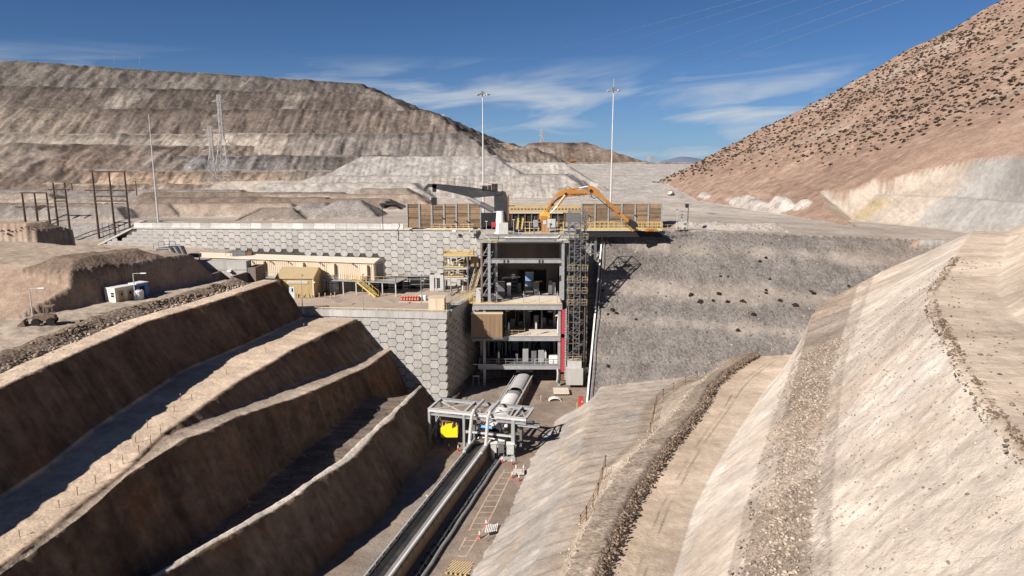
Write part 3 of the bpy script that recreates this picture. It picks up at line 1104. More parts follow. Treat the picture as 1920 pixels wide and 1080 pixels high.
M_BEIGE = mat('beige_sheet_metal', (.58, .475, .355), .55, mott=.06, scale=1.2, dirt=(.45, .36, .26), dirt_amt=.4, streak=True)
M_YSHED = mat('ochre_sheet_metal', (.52, .395, .19), .55, mott=.08, scale=1.2, dirt=(.42, .34, .23), dirt_amt=.45, streak=True)
M_WHITE = mat('white_paint', (.72, .71, .68), .5, mott=.06, scale=2, dirt=(.5, .46, .4), dirt_amt=.35)
M_RED = mat('red_paint', (.42, .03, .045), .5, mott=.1, scale=3, dirt=(.3, .1, .08), dirt_amt=.35)
M_ORANGE = mat('orange_paint', (.37, .155, .026), .45, mott=.08, scale=1.5, dirt=(.42, .24, .10), dirt_amt=.4)
M_BLUE = mat('blue_paint', (.05, .17, .45), .5, mott=.08, scale=2)
M_PBLUE = mat('pale_blue_paint', (.17, .28, .46), .5, mott=.08, scale=2)
M_BLACK = mat('black_rubber', (.022, .022, .024), .75, mott=.2, scale=3)
M_BELT = mat('belt_rubber', (.035, .035, .037), .8, mott=.25, scale=1.5, dirt=(.10, .09, .08), dirt_amt=.4)
M_GLASS = mat('dark_glass', (.03, .035, .04), .12, mott=.05)
M_WOOD = mat('weathered_timber', (.20, .135, .092), .9, mott=.25, scale=3, bump=.3, rnd=.5, dirt=(.33, .20, .06), dirt_amt=.45)
M_POLE = mat('dark_timber', (.075, .05, .036), .9, mott=.25, scale=3)
M_TAN = mat('tan_painted_steel', (.42, .31, .155), .6, mott=.1, scale=1, dirt=(.33, .25, .16), dirt_amt=.4)
M_BRWN = mat('brown_sheet_metal', (.30, .20, .115), .6, mott=.12, scale=1.4, dirt=(.24, .17, .11), dirt_amt=.5, streak=True)
M_RUST = mat('rusty_steel', (.17, .09, .05), .85, mott=.25, scale=3)
M_DUST = mat('dusty_floor', (.44, .375, .31), .95, mott=.13, scale=.5, dirt=(.33, .275, .225), dirt_amt=.5)
M_PAINTL = mat('worn_line_paint', (.46, .36, .27), .8, mott=.25, scale=4)


def panel_mesh(pw, ph):
    g = .068
    hw = pw / 2
    b = .19
    pts = [(-hw + b + g, -ph / 2 + g), (hw - b - g, -ph / 2 + g), (hw + b - g, -ph * .11), (hw + b - g, ph * .11), (hw - b - g, ph / 2 - g), (-hw + b + g, ph / 2 - g), (-hw - b + g, ph * .11), (-hw - b + g, -ph * .11)]
    m = MB()
    m.prism([(x, 0, z) for x, z in pts], (0, .15, 0))
    return m.mesh('panel', M_PANEL)


def flat_panel_mesh(pw, ph):
    return panel_mesh(pw, ph)


PANEL = panel_mesh(1.5, 1.5)


def panel_wall(label, a, b, zb, ztop, slope=0.0, keep=None, back=1.0, maxp=300, pw=1.5, group='hexagonal panel retaining walls'):
    """wall face from a to b (left to right seen from the front); panels stand proud of a dark body"""
    a, b = Vector((a[0], a[1], 0)), Vector((b[0], b[1], 0))
    ln = (b - a).length
    u = (b - a).normalized()
    rz = math.atan2(u.y, u.x)
    w = thing('retaining_wall', label, 'wall', (a.x, a.y, 0), group, world=False, rz=rz)
    nn = int(round(ln / pw))
    p = ln / nn
    cand = []
    for i in range(nn):
        x = (i + .5) * p
        top = ztop + slope * (x - ln)
        k = 0
        z = top - (0 if i % 2 else .75)
        while z > zb - .3:
            zc = z - .75
            wp = a + u * x
            if keep is None or keep(wp.x, wp.y, zc, top):
                cand.append((x, zc))
            z -= 1.5
        if i % 2 == 0 and (keep is None or keep((a + u * x).x, 0, top - .4, top)):
            cand.append((x, top - .0))
    cand.sort(key=lambda c: -c[0])
    rest = MB()
    for n_, (x, z) in enumerate(cand):
        top = ztop + slope * (x - ln)
        half = z > top - .5
        if n_ < maxp and not half:
            o = bpy.data.objects.new('panel', PANEL)
            o.parent = w
            o.location = (x, random.uniform(-.012, .012), z)
            o.scale.x = p / 1.5
            col.objects.link(o)
        elif half:
            o = MB()
            o.prism([(x - p / 2 + .15, 0, top - .72), (x + p / 2 - .15, 0, top - .72), (x + p / 2 + .07, 0, top - .25), (x + p / 2 + .07, 0, top - .02), (x - p / 2 - .07, 0, top - .02), (x - p / 2 - .07, 0, top - .25)], (0, .14, 0))
            o = o.build('panel', M_PANEL, w)
        else:
            rest.prism([(x + q[0] * p, 0, z + q[1]) for q in ((-.4, -.71), (.4, -.71), (.55, -.27), (.55, .27), (.4, .71), (-.4, .71), (-.55, .27), (-.55, -.27))], (0, .14, 0))
    if rest.v:
        o = rest.build('panel', M_PANEL, w)
        o['kind'] = 'stuff'
    return w, ln, rz


# long wall under the plateau
LW_A, LW_B = Vector((-91, 164.6, 0)), Vector((-5.9, 142.3, 0))
ext = (LW_A - LW_B).normalized()
LW_L = LW_B + ext * 101.0
LSL = 0.0185


def keep_long(x, y, z, top):
    if x < -91 and z + .55 > top - (-91 - x) * .38:
        return False
    if -67 < x < -28.5 and z < 20.6:
        return False
    if x < -50 and z < 18.4:
        return False
    return True


lw, ln_l, rz_l = panel_wall('long pale wall of hexagonal concrete panels holding up the plateau behind the sheds', LW_L, LW_B, 14.6, 26.62, LSL, keep_long, maxp=290)
m = MB()
zl = 26.62 - LSL * 101
m.hexa([(0, .15, 14), (101, .15, 14), (101, 2.6, 14), (0, 2.6, 14)], [(10, .15, zl + .18 - 4.6), (101, .15, 26.6), (101, 2.6, 26.6), (10, 2.6, zl + .18 - 4.6)])
m.v[4] = (12.2, .15, zl + .2)
m.v[7] = (12.2, 2.6, zl + .2)
m.build('wall_body', M_JOINT, lw)
m = MB()
m.hexa([(12.4, -.22, zl + .21), (101, -.22, 26.62), (101, 2.7, 26.62), (12.4, 2.7, zl + .21)], [(12.4, -.22, zl + .45), (101, -.22, 26.84), (101, 2.7, 26.84), (12.4, 2.7, zl + .45)])
m.build('coping', M_CONC, lw)
m = MB()
m.hexa([(1.5, -.1, zl - 4.4), (12.2, -.1, zl + .1), (12.2, 2.6, zl + .1), (1.5, 2.6, zl - 4.4)], [(1.5, -.1, zl - 3.9), (12.2, -.1, zl + .46), (12.2, 2.6, zl + .46), (1.5, 2.6, zl - 3.9)])
m.build('coping', M_CONC, lw)


def on_long(dist, back=0.0):
    """point on the long wall: distance from its right end, set back from the face"""
    p = LW_B + ext * dist
    nrm = Vector((-ext.y, ext.x, 0))
    nrm = nrm if nrm.y > 0 else -nrm
    p = p + nrm * back
    return Vector((p.x, p.y, 26.84 - LSL * dist))


M_BARR = mat('barrier_concrete', (.46, .44, .415), .9, mott=.1, scale=1.5, bump=.2, rnd=.30, dirt=(.30, .26, .22), dirt_amt=.35)
mb = MB()
mb.prism([(-1.32, -.30, 0), (-1.32, .30, 0), (-1.32, .30, .14), (-1.32, .13, .42), (-1.32, .10, 1.12), (-1.32, -.10, 1.12), (-1.32, -.13, .42), (-1.32, -.30, .14)], (2.64, 0, 0))
barrier_me = mb.mesh('concrete_barrier', M_BARR)
ORD = 'first second third fourth fifth sixth seventh eighth ninth tenth eleventh twelfth thirteenth fourteenth fifteenth sixteenth seventeenth eighteenth nineteenth twentieth twenty-first twenty-second twenty-third twenty-fourth twenty-fifth twenty-sixth twenty-seventh twenty-eighth'.split()
for i in range(26):
    p = on_long(19.5 + 2.7 * i, .35)
    o = bpy.data.objects.new('concrete_barrier', barrier_me)
    o.location = p
    o.rotation_euler = (0, 0, rz_l + random.uniform(-.006, .006))
    o.scale = (1, 1, random.uniform(.96, 1.04))
    col.objects.link(o)
    tag(o, ORD[i] + ' concrete barrier from the timber wall in the row on the long wall', 'barrier', 'barriers along the plateau edge')

# front block of the terrace
FW_B = W(836.5, 586, 15.0)
FW_A = W(607, 580.5, 15.0)
fdir = (FW_A - FW_B)
fdir.z = 0
fdir.normalize()
FW_L = FW_B + fdir * 37.5
fw, ln_f, rz_f = panel_wall('pale hexagonal panel wall in front of the terrace, half in the shadow of the benches', (FW_L.x, FW_L.y), (FW_B.x, FW_B.y), -.6, 13.85,
                            keep=lambda x, y, z, t: x > -38 and z > (-(x + 12) - 4) * .42 - 2.5)
m = MB()
m.box(0, .15, -1.2, ln_f - .02, 2.2, 13.9)
m.build('wall_body', M_JOINT, fw)
for i in range(9):
    m = MB()
    x0 = ln_f - (i + 1) * 4.2
    m.box(max(x0 + .03, 0), -.18, 13.86, ln_f - i * 4.2 + (.18 if i == 0 else 0), 2.3, 15.0)
    m.build('coping_block', mat('coping_concrete', (.40, .385, .365), .9, mott=.12, scale=1.2, rnd=.25, bump=.2, dirt=(.27, .25, .23), dirt_amt=.45, streak=True), fw)
SW_B = W(890, 552.5, 15.0)
sdir = SW_B - FW_B
sdir.z = 0
sdir.normalize()
SW_E = FW_B + sdir * 28.2
sw, ln_s, rz_s = panel_wall('shaded hexagonal panel wall on the crusher side of the terrace', (FW_B.x, FW_B.y), (SW_E.x, SW_E.y), -.6, 13.85)
m = MB()
m.box(2.3, .15, -1.2, ln_s, 1.6, 13.9)
m.build('wall_body', M_JOINT, sw)
for i in range(4):
    m = MB()
    m.box(2.32 + i * 6.4, -.2, 13.86, 2.3 + (i + 1) * 6.4 - .04, 1.7, 15.0)
    m.build('coping_block', M_CONC, sw)
# dark wall behind the crusher, right of it
bw, ln_b, rz_b = panel_wall('dark shaded hexagonal panel wall between the crusher tower and gravel slope', (9.8, 143.0), (21, 143.0), -.6, 26.3)
m = MB()
m.box(-17, .15, -1.2, 12.5, 2.4, 26.45)
m.build('wall_body', mat('wall_grey_body', (.20, .19, .18), .9, mott=.15), bw)
m = MB()
m.box(-17, -.2, 26.46, 12.5, 2.9, 26.82)
m.build('coping', M_CONC, bw)
# terrace floor
m = MB()
q = [FW_L + Vector((0, 2.0, 0)), FW_B + Vector((-.2, 2.1, 0)), SW_E + Vector((-1.5, 0, 0)), Vector((-7, 145, 0)), Vector((-58, 158, 0)), Vector((-56, 128, 0))]
m.prism([(p.x, p.y, ZT - .35) for p in q], (0, 0, .36))
tf = m.build('terrace_floor', mat('dusty_asphalt', (.345, .275, .222), .95, mott=.13, scale=.35, bump=.1, dirt=(.42, .35, .285), dirt_amt=.5))
tf['kind'] = 'structure'
# low yellow pipe along the terrace edge
t = thing('edge_pipe_rail', 'low yellow pipe rail along the coping of the terrace', 'railing', (FW_B.x, FW_B.y, 15))
inw = Vector((-fdir.y, fdir.x, 0))
inw = inw if inw.y > 0 else -inw
m = MB()
pa, pb = FW_B + inw * .5 + Vector((0, 0, .32)), FW_L + inw * .5 + Vector((0, 0, .32))
m.tube([pa, pb], .07, 6)
m.build('pipe', M_YELD, t)
for i in range(15):
    p = pa.lerp(pb, i / 15)
    MB().box(p.x - .06, p.y - .06, 15, p.x + .06, p.y + .06, 15.34).build('post', M_YELD, t)
m = MB()
sn = Vector((-.98, .2, 0))
pa, pb = FW_B + sn * .6 + Vector((0, 0, .05)), SW_E + sn * .6 + Vector((0, 0, .05))
m.rail([pa, pb], 1.05, 2.0, .06, 1)
m.build('side_rail', M_YELD, t)

# white kerb of the wing wall down the edge of the gravel
t = thing('wing_wall', 'thin white concrete edge wall running down beside the gravel slope', 'wall', (13, 110, 0))
pts = []
for k in range(15):
    y_ = 110 + 33 * k / 14
    x_ = 12.9 + (y_ - 110) * .191
    pts.append(Vector((x_, y_, min((y_ - 110) * .766 + .55, 26.8))))
m = MB()
for a_, b_ in zip(pts[:-1], pts[1:]):
    m.hexa([(a_.x - .45, a_.y, -1), (b_.x - .45, b_.y, -1), (b_.x - .05, b_.y, -1), (a_.x - .05, a_.y, -1)], [(a_.x - .45, a_.y, a_.z), (b_.x - .45, b_.y, b_.z), (b_.x - .05, b_.y, b_.z), (a_.x - .05, a_.y, a_.z)])
m.build('wall_body', M_CONCD, t)
m = MB()
for a_, b_ in zip(pts[:-1], pts[1:]):
    m.bar(a_ + Vector((-.25, 0, .04)), b_ + Vector((-.25, 0, .04)), .26, .1)
m.build('coping', M_WHITE, t)
m = MB()
m.tube([p + Vector((.35, 0, .25)) for p in pts], .07, 6)
m.build('drain_pipe', M_STEEL, t)

# ------------------------------------------------------------------ crusher station
YF = 124.5


def F(px, py, Y=YF):
    return W(px, py, Y=Y)


cs = thing('crusher_station', 'tall open steel and concrete crusher building with four decks in the wall gap', 'industrial building', (2, 130, 0))


def col_part(px, y0, y1, Y=YF, w=.5, m_=None, px2=None):
    a, b = F(px, y0, Y), F(px if px2 is None else px2, y1, Y)
    m = MB()
    m.ibeam(a, Vector((a.x + (b.x - a.x) * .35, Y, b.z)), w, w, up=(0, 1, 0), t=.08)
    return m.build('column', m_ or M_STEEL, cs)


XL, XR = F(905, 560).x, 9.45
for px, y0, y1, Y in ((917, 437, 566, 124.6), (930, 440, 566, 127.5), (1056, 437, 562, 124.6), (1052, 450, 560, 129), (908, 570, 724, 124.8), (1049, 570, 724, 124.8), (902, 580, 718, 131), (1040, 580, 716, 132), (888, 575, 640, 124.8)):
    col_part(px, y0, y1, Y)


def beam(px0, px1, y, Y=YF, h=.6, w=.35, m_=None):
    a, b = F(px0, y, Y), F(px1, y, Y)
    b.z = a.z
    m = MB()
    m.ibeam(a, b, w, h, t=.07)
    return m.build('beam', m_ or M_STEEL, cs)


beam(905, 1086, 443, 124.2, .75)
beam(920, 1055, 454, 124.9, .3)
beam(921, 1055, 489, 124.6, .8)
beam(908, 1056, 489, 128, .5)
for i in range(4):
    px = (944, 951, 1010, 1016)[i]
    p = F(px, 489, 124.35)
    MB().box(p.x - .06, p.y - .1, p.z - .34, p.x + .06, p.y + .1, p.z + .34).build('stiffener', M_STEELD, cs)


def deck(x0, x1, z, y0, y1, depth=.9, floor_m=None, joists=6):
    MB().box(x0, y0 + .06, z - .12, x1, y1, z).build('deck', floor_m or M_DUST, cs)
    MB().ibeam((x0, y0, z - depth / 2 - .02), (x1, y0, z - depth / 2 - .02), .3, depth, t=.08).build('beam', M_STEEL, cs)
    for i in range(joists):
        x = lerp(x0 + .2, x1 - .2, i / (joists - 1))
        MB().ibeam((x, y0 + .2, z - .42), (x, y1, z - .42), .22, .55, t=.06).build('joist', M_STEELD, cs)


D1 = (-6.1, 10.4)
deck(D1[0], D1[1], 26.8, 124.3, 142.7, .7, mat('dusty_deck', (.40, .35, .29), .9, mott=.15, scale=1))
deck(-7.3, 9.35, 14.6, 124.3, 139.5, 1.0)
deck(-7.3, 9.1, 8.5, 124.4, 140, .9)
deck(-6.4, 9.0, 2.9, 124.6, 140, .9, M_STEELD)
# concrete core
def cwall(x0, y0, z0, x1, y1, z1, m_=None):
    return MB().box(x0, y0, z0, x1, y1, z1).build('concrete_wall', m_ or M_CONCD, cs)


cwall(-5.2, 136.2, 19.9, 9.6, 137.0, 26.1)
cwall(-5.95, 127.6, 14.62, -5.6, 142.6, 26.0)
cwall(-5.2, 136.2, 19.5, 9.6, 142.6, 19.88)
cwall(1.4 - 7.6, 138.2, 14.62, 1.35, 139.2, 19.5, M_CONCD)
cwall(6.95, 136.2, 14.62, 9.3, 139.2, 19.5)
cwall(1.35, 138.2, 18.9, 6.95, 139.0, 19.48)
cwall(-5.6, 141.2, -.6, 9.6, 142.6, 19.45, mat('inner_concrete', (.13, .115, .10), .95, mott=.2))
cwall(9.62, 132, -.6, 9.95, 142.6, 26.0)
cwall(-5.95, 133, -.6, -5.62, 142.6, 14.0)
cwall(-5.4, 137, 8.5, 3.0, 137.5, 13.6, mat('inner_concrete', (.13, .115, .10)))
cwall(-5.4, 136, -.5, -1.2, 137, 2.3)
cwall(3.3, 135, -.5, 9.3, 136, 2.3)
# pipework, trays and equipment filling the dark bays
for k in range(14):
    x = -5 + k * 1.02
    z = (14.7, 8.6, 3.0)[k % 3]
    h_ = 1.2 + (k * 5 % 7) * .42
    MB().box(x, 133.5 + (k % 4) * .6, z, x + .7 + (k % 2) * .5, 134.5 + (k % 4) * .6, z + h_).build('equipment', (M_STEELD, M_RUST, M_STEEL)[k % 3], cs)
for k in range(10):
    z = (17.4, 18.4, 11.6, 12.6, 6.2)[k % 5]
    x = -5 + (k * 3.1) % 8
    MB().tube([(x, 131.5 + k * .2, z - 2.5), (x, 131.5 + k * .2, z), (x + 3.5, 131.8 + k * .2, z + .1)], .11 + .03 * (k % 3), 6).build('pipe', (M_STEELD, M_STEEL, M_RUST)[k % 3], cs)
for (z, y) in ((7.6, 126), (13.3, 126.5), (13.0, 129), (7.2, 129), (2.0, 127)):
    MB().bar((-6.5, y, z), (9.2, y, z), .5, .12).build('cable_tray', M_STEELD, cs)
for x in (-4.6, -1.2, 2.4, 5.8):
    for (z0, z1) in ((8.6, 13.6), (3.0, 7.6)):
        MB().ibeam((x, 130, z0), (x, 130, z1), .3, .3, up=(0, 1, 0), t=.06).build('column', M_STEELD, cs)
for k in range(5):
    MB().bar((-4.2 + k * .1, 125.6, 15 + k * 2.1), (-3.2, 126.5, 16.8 + k * 2.1), .1).build('brace', M_STEELD, cs)
    MB().box(-5.4, 125.4, 16 + k * 2.0, -3.6, 127.4, 16.06 + k * 2.0).build('stair_landing', M_STEELD, cs)
# pipes under the top deck
for (x0, x1, y, r, mm) in ((946, 1046, 445.6, .17, M_STEELL), (944, 1040, 450.3, .12, M_STEEL), (930, 1052, 452.5, .09, M_STEEL)):
    a, b = F(x0, y, 124.0), F(x1, y, 124.0)
    b.z = a.z
    MB().tube([a, b, b + Vector((.5, .3, .5))], r, 8).build('pipe', mm, cs)
for px in (932, 954):
    a, b = F(px, 440, 123.9), F(px, 455, 123.9)
    MB().bar(a, b, .06).build('hanger', M_STEEL, cs)
# diagonal braces at the left stair bay
for k in range(6):
    z = lerp(16, 25.5, k / 5)
    MB().bar((-5.4, 125.2, z), (-4.5, 125.2, z + 1.6), .12).build('brace', M_STEEL, cs)
    MB().bar((-5.5, 125.1, z), (-4.2, 125.1, z), .10).build('tread_frame', M_STEELD, cs)
MB().bar(F(905, 437, 124), F(921, 452, 124), .16).build('brace', M_STEELL, cs)
# railings of the decks
MB().rail([(-5.2, 124.35, 26.8), (7.9, 124.35, 26.8)], 1.1, 1.25, .05, 1, True).build('railing', M_YELD, cs)
MB().bar((-5.2, 124.2, 26.62), (10.3, 124.2, 26.62), .08, .3).build('toe_plate', M_YEL, cs)
MB().box(8.0, 124.1, 26.5, 9.9, 125.3, 26.95).build('ramp_plate', M_BEIGE, cs)
MB().bar((-7.2, 124.22, 14.75), (9.3, 124.22, 14.75), .06, .26).build('toe_plate', M_YELD, cs)
MB().rail([(-7.2, 124.35, 14.6), (-5.4, 124.35, 14.6)], 1.1, 1, .05, 1).build('railing', M_YELD, cs)
MB().rail([(-1.2, 124.6, 8.5), (2.4, 124.6, 8.5), (2.4, 126, 8.5)], 1.05, 1.2, .05, 1).build('railing', M_YELD, cs)
MB().rail([(-6.2, 124.7, 2.9), (3.8, 124.7, 2.9)], 1.05, 1.6, .05, 1).build('railing', M_STEEL, cs)
MB().rail([(4.3, 124.7, 2.9), (8.9, 124.7, 2.9)], 1.05, 1.2, .07, 1).build('railing', M_STEELL, cs)
MB().bar((-7.4, 124.3, 3.0), (-3, 124.3, 3.0), .12).build('pipe', M_STEELL, cs)
# concrete apron of deck two and stair posts
MB().box(-3.2, 125.0, 14.62, 9.2, 138.1, 14.7).build('floor_topping', mat('pale_topping', (.58, .52, .45), .9, mott=.1, scale=.7, dirt=(.45, .38, .31), dirt_amt=.4), cs)
MB().box(-1.2, 124.6, 8.51, 9.0, 130, 8.58).build('floor_topping', mat('pale_topping', (.58, .52, .45)), cs)
for (px, y0, y1, z) in ((982, 0, 0, 14.6), (1011, 0, 0, 14.6), (1045, 0, 0, 14.6), (931, 0, 0, 14.6)):
    p = F(px, 560, 124.9)
    MB().bar((p.x, 124.9, 14.6), (p.x, 124.9, 16.9), .11).build('guide_post', M_STEEL, cs)
for (px, z) in ((954, 8.5), (1005, 8.5), (1023, 2.9), (935, 2.9)):
    p = F(px, 620, 125.0)
    m = MB()
    m.bar((p.x, 125.0, z), (p.x, 125.0, z + 2.6), .10)
    m.bar((p.x, 125.0, z + 1.2), (p.x, 125.0, z + 2.3), .34)
    m.build('light_post', M_STEELL, cs)
for (px, py) in ((951, 583), (993, 583.5), (1031, 584.5)):
    p = F(px, py, 125.5)
    m = MB()
    m.lathe((p.x, p.y, p.z), [(.05, .9), (.06, .3), (.45, .1), (.5, 0)], 10)
    m.build('ceiling_lamp', M_WHITE, cs)
# red cable ladder and white hose stand at the right edge
for z0, z1 in ((-.0, 1.1), (1.6, 8.2), (9.0, 13.6)):
    m = MB()
    m.box(9.25, 124.0, z0, 9.85, 124.25, z1)
    m.build('red_duct', M_RED if z0 > 1 else M_RUST, cs)
m = MB()
for k in range(46):
    m.box(9.86, 123.98, .1 + k * .3, 10.15, 124.2, .22 + k * .3)
m.bar((10.15, 124.1, 0), (10.15, 124.1, 14), .06)
m.build('ladder', M_STEELL, cs)
m = MB()
m.tube([(8.55, 124.2, 2.2), (8.65, 124.1, 1.5), (8.6, 124.1, .3), (8.5, 124.2, -.4)], .16, 8)
m.build('hose', M_STEELL, cs)
m = MB()
m.tube([(8.2, 124.9, 12.2), (8.5, 124.8, 12.5), (8.7, 124.8, 12.0), (8.6, 124.8, 11.2), (8.6, 124.8, 9.0)], .13, 8)
m.build('hose', M_WHITE, cs)
MB().box(7.0, 124.8, 3.0, 8.6, 125.6, 4.5).build('sign_board', M_WHITE, cs)
for (x, w_, h_, mm) in ((2.6, 1.1, 2.6, M_STEEL), (4.2, 1.0, 2.0, M_STEELD), (5.6, 1.1, 2.2, M_STEEL), (.9, .5, 1.4, M_STEELD)):
    MB().box(x - w_ / 2, 126.5, 2.92, x + w_ / 2, 127.4, 2.92 + h_).build('cabinet', mm, cs, bevel=.03)
# dim plant inside the lower levels
for k in range(9):
    x = -5 + k * 1.55
    MB().box(x, 131 + (k % 3), 8.52, x + .9, 132 + (k % 3), 8.6 + 1 + (k * 7 % 4) * .7).build('pump_unit', M_STEELD, cs)
    MB().tube([(x, 130.5, 3), (x, 130.5, 5 + (k % 3)), (x + 1, 131, 6.5)], .14, 6).build('pipe', M_STEELD, cs)
for (x, y, z, w_, h_) in ((-3.6, 127.5, 14.7, 1.0, 1.2), (-2.2, 130, 14.7, 1.6, 3.2), (-.6, 132, 14.7, .8, 2.6), (8.0, 134.6, 14.7, 1.4, 2.4), (-6.3, 126.2, 14.6, .9, 1.7), (-6.2, 129, 14.6, 1.2, 2.2)):
    MB().box(x - w_ / 2, y - .5, z, x + w_ / 2, y + .5, z + h_).build('control_box', M_STEELL if h_ < 3 else M_STEELD, cs, bevel=.03)
for k in range(5):
    MB().tube([(-5.2, 133, 15.4 + k * .8), (-1 + k * .4, 133, 15.8 + k * .75), (1, 134, 15.8 + k * .7)], .09, 6).build('pipe', M_STEELD, cs)

# blue unit in the dark opening
t = thing('blue_machine', 'blue cabinet with vent holes standing in the dark doorway of the crusher building', 'machine', (4.2, 135, 14.7))
z0, z1 = F(990, 537, 135).z, F(990, 511, 135).z
x0, x1 = F(985, 520, 135).x, F(1000, 520, 135).x
MB().box(x0, 135, 14.7, x1 + .4, 136.6, z0).build('plinth', M_STEELD, t)
MB().box(x0, 134.8, z0, x1, 136.6, z1).build('housing', M_PBLUE, t, bevel=.05)
MB().box(x0 - .05, 134.7, z1, x1 + .1, 136.7, z1 + .12).build('lid', M_STEELL, t)
m = MB()
for i in range(6):
    for j in range(4):
        m.box(x0 + .25 + i * .22, 134.77, z1 - .5 - j * .28, x0 + .35 + i * .22, 134.82, z1 - .4 - j * .28)
m.build('vent_grille', M_BLUE, t)
MB().bar((x0, 134.7, z0 + 1.3), (x1, 134.7, z0 + .6), .18, .05).build('stripe', M_STEELD, t)

# brown container on level three
t = thing('container', 'brown ribbed steel container standing on the third deck, left end', 'container', (-5, 123, 8.55))
cx0, cx1 = F(883.5, 610, 123.2).x, F(942, 610, 123.2).x
cz0, cz1 = 8.55, F(910, 589, 123.2).z
MB().box(cx0, 123.2, cz0, cx1, 127.2, cz1).build('body', M_BRWN, t)
m = MB()
for i in range(24):
    x = lerp(cx0 + .12, cx1 - .12, i / 23)
    m.box(x - .055, 123.13, cz0 + .12, x + .055, 123.2, cz1 - .1)
for i in range(14):
    y = lerp(123.4, 127, i / 13)
    m.box(cx1, y - .06, cz0 + .12, cx1 + .07, y + .06, cz1 - .1)
o = m.build('corrugation', M_BRWN, t)
MB().box(cx0 - .04, 123.1, cz1, cx1 + .1, 127.3, cz1 + .1).build('roof', M_BEIGE, t)
MB().box(cx0 - .04, 123.05, cz0 - .35, cx1 + .1, 127.3, cz0 - .01).build('base_frame', M_STEELD, t)

# access tower on the right of the station
at_ = thing('access_tower', 'slender lattice access tower with landings at the right side of the crusher building', 'tower', (11.6, 125, -.5))
tx0, tx1, ty0, ty1 = 10.5, 13.5, 124.2, 127.4
ztop = F(1077, 397, 124.5).z
for x in (tx0, tx1):
    for y in (ty0, ty1):
        MB().bar((x, y, -.5), (x, y, ztop), .18).build('leg', M_STEELD, at_)
nl = 15
for k in range(nl):
    z = lerp(3.0, ztop, k / (nl - 1))
    m = MB()
    for (a, b) in (((tx0, ty0), (tx1, ty0)), ((tx0, ty1), (tx1, ty1)), ((tx0, ty0), (tx0, ty1)), ((tx1, ty0), (tx1, ty1))):
        m.bar((*a, z), (*b, z), .11)
    m.build('ring_beam', M_STEELD if k > 6 else M_RUST, at_)
    if k < nl - 1:
        z2 = lerp(3.0, ztop, (k + 1) / (nl - 1))
        m = MB()
        if k % 2:
            m.bar((tx0, ty0, z), (tx1, ty0, z2), .08)
            m.bar((tx1, ty1, z), (tx0, ty1, z2), .08)
        else:
            m.bar((tx1, ty0, z), (tx0, ty0, z2), .08)
            m.bar((tx0, ty1, z), (tx1, ty1, z2), .08)
        m.bar((tx0, ty0, z), (tx0, ty1, z2), .08)
        m.bar((tx1, ty1, z), (tx1, ty0, z2), .08)
        m.build('brace', M_STEELD, at_)
for k in range(22):
    z = 4.2 + k * 1.18
    m = MB()
    m.bar((tx0 + .3 if k % 2 else tx1 - .3, 125.6, z), (tx1 - .3 if k % 2 else tx0 + .3, 125.6, z + 1.1), .7, .12)
    m.build('stair_flight', M_STEELD, at_)
    MB().box(tx0 + .1 if k % 2 else tx1 - .9, 124.6, z - .05, tx0 + .9 if k % 2 else tx1 - .1, 126.6, z).build('stair_landing', M_STEELD if k % 3 else M_RUST, at_)
mx0, mx1 = 11.4, 12.5
for x in (mx0, mx1):
    for y in (123.3, 124.1):
        MB().bar((x, y, 2.2), (x, y, ztop - .4), .10).build('mast_rail', M_STEELD, at_)
for k in range(30):
    z = lerp(2.4, ztop - .6, k / 29)
    m = MB()
    m.bar((mx0, 123.3, z), (mx1, 123.3, z), .08)
    m.bar((mx0, 123.3, z), (mx1, 123.3, z + .95), .06)
    m.build('mast_rung', M_STEELD, at_)
for z in (14.6, 16.8, 18.8, 21.0, 26.8):
    MB().box(tx0 - .3, ty0 - .6, z - .1, tx1 + .3, ty1, z).build('landing', M_STEELD, at_)
    MB().rail([(tx0 - .3, ty0 - .6, z), (tx1 + .3, ty0 - .6, z)], 1.05, .9, .05, 1).build('railing', M_YELD, at_)
MB().box(10.2, 122.9, -.6, 13.3, 125.9, 2.6).build('plinth', M_CONC, at_)
MB().box(10.4, 123.1, 2.6, 13.0, 125.4, 4.0).build('machine_base', M_STEELL, at_)
MB().rail([(10.5, 123.1, 4.0), (12.9, 123.1, 4.0)], .9, .8, .05, 1).build('railing', M_YELD, at_)
for k in range(7):
    x = 13.7 + (k % 3) * .22
    MB().bar((x, 124.4 + k * .35, -.5), (x, 124.4 + k * .35, 20 + k), .06).build('riser_pipe', M_STEEL if k % 2 else M_RUST, at_)

# ------------------------------------------------------------------ top of the station
def FZ(px, Y):
    return F(px, 430, Y).x


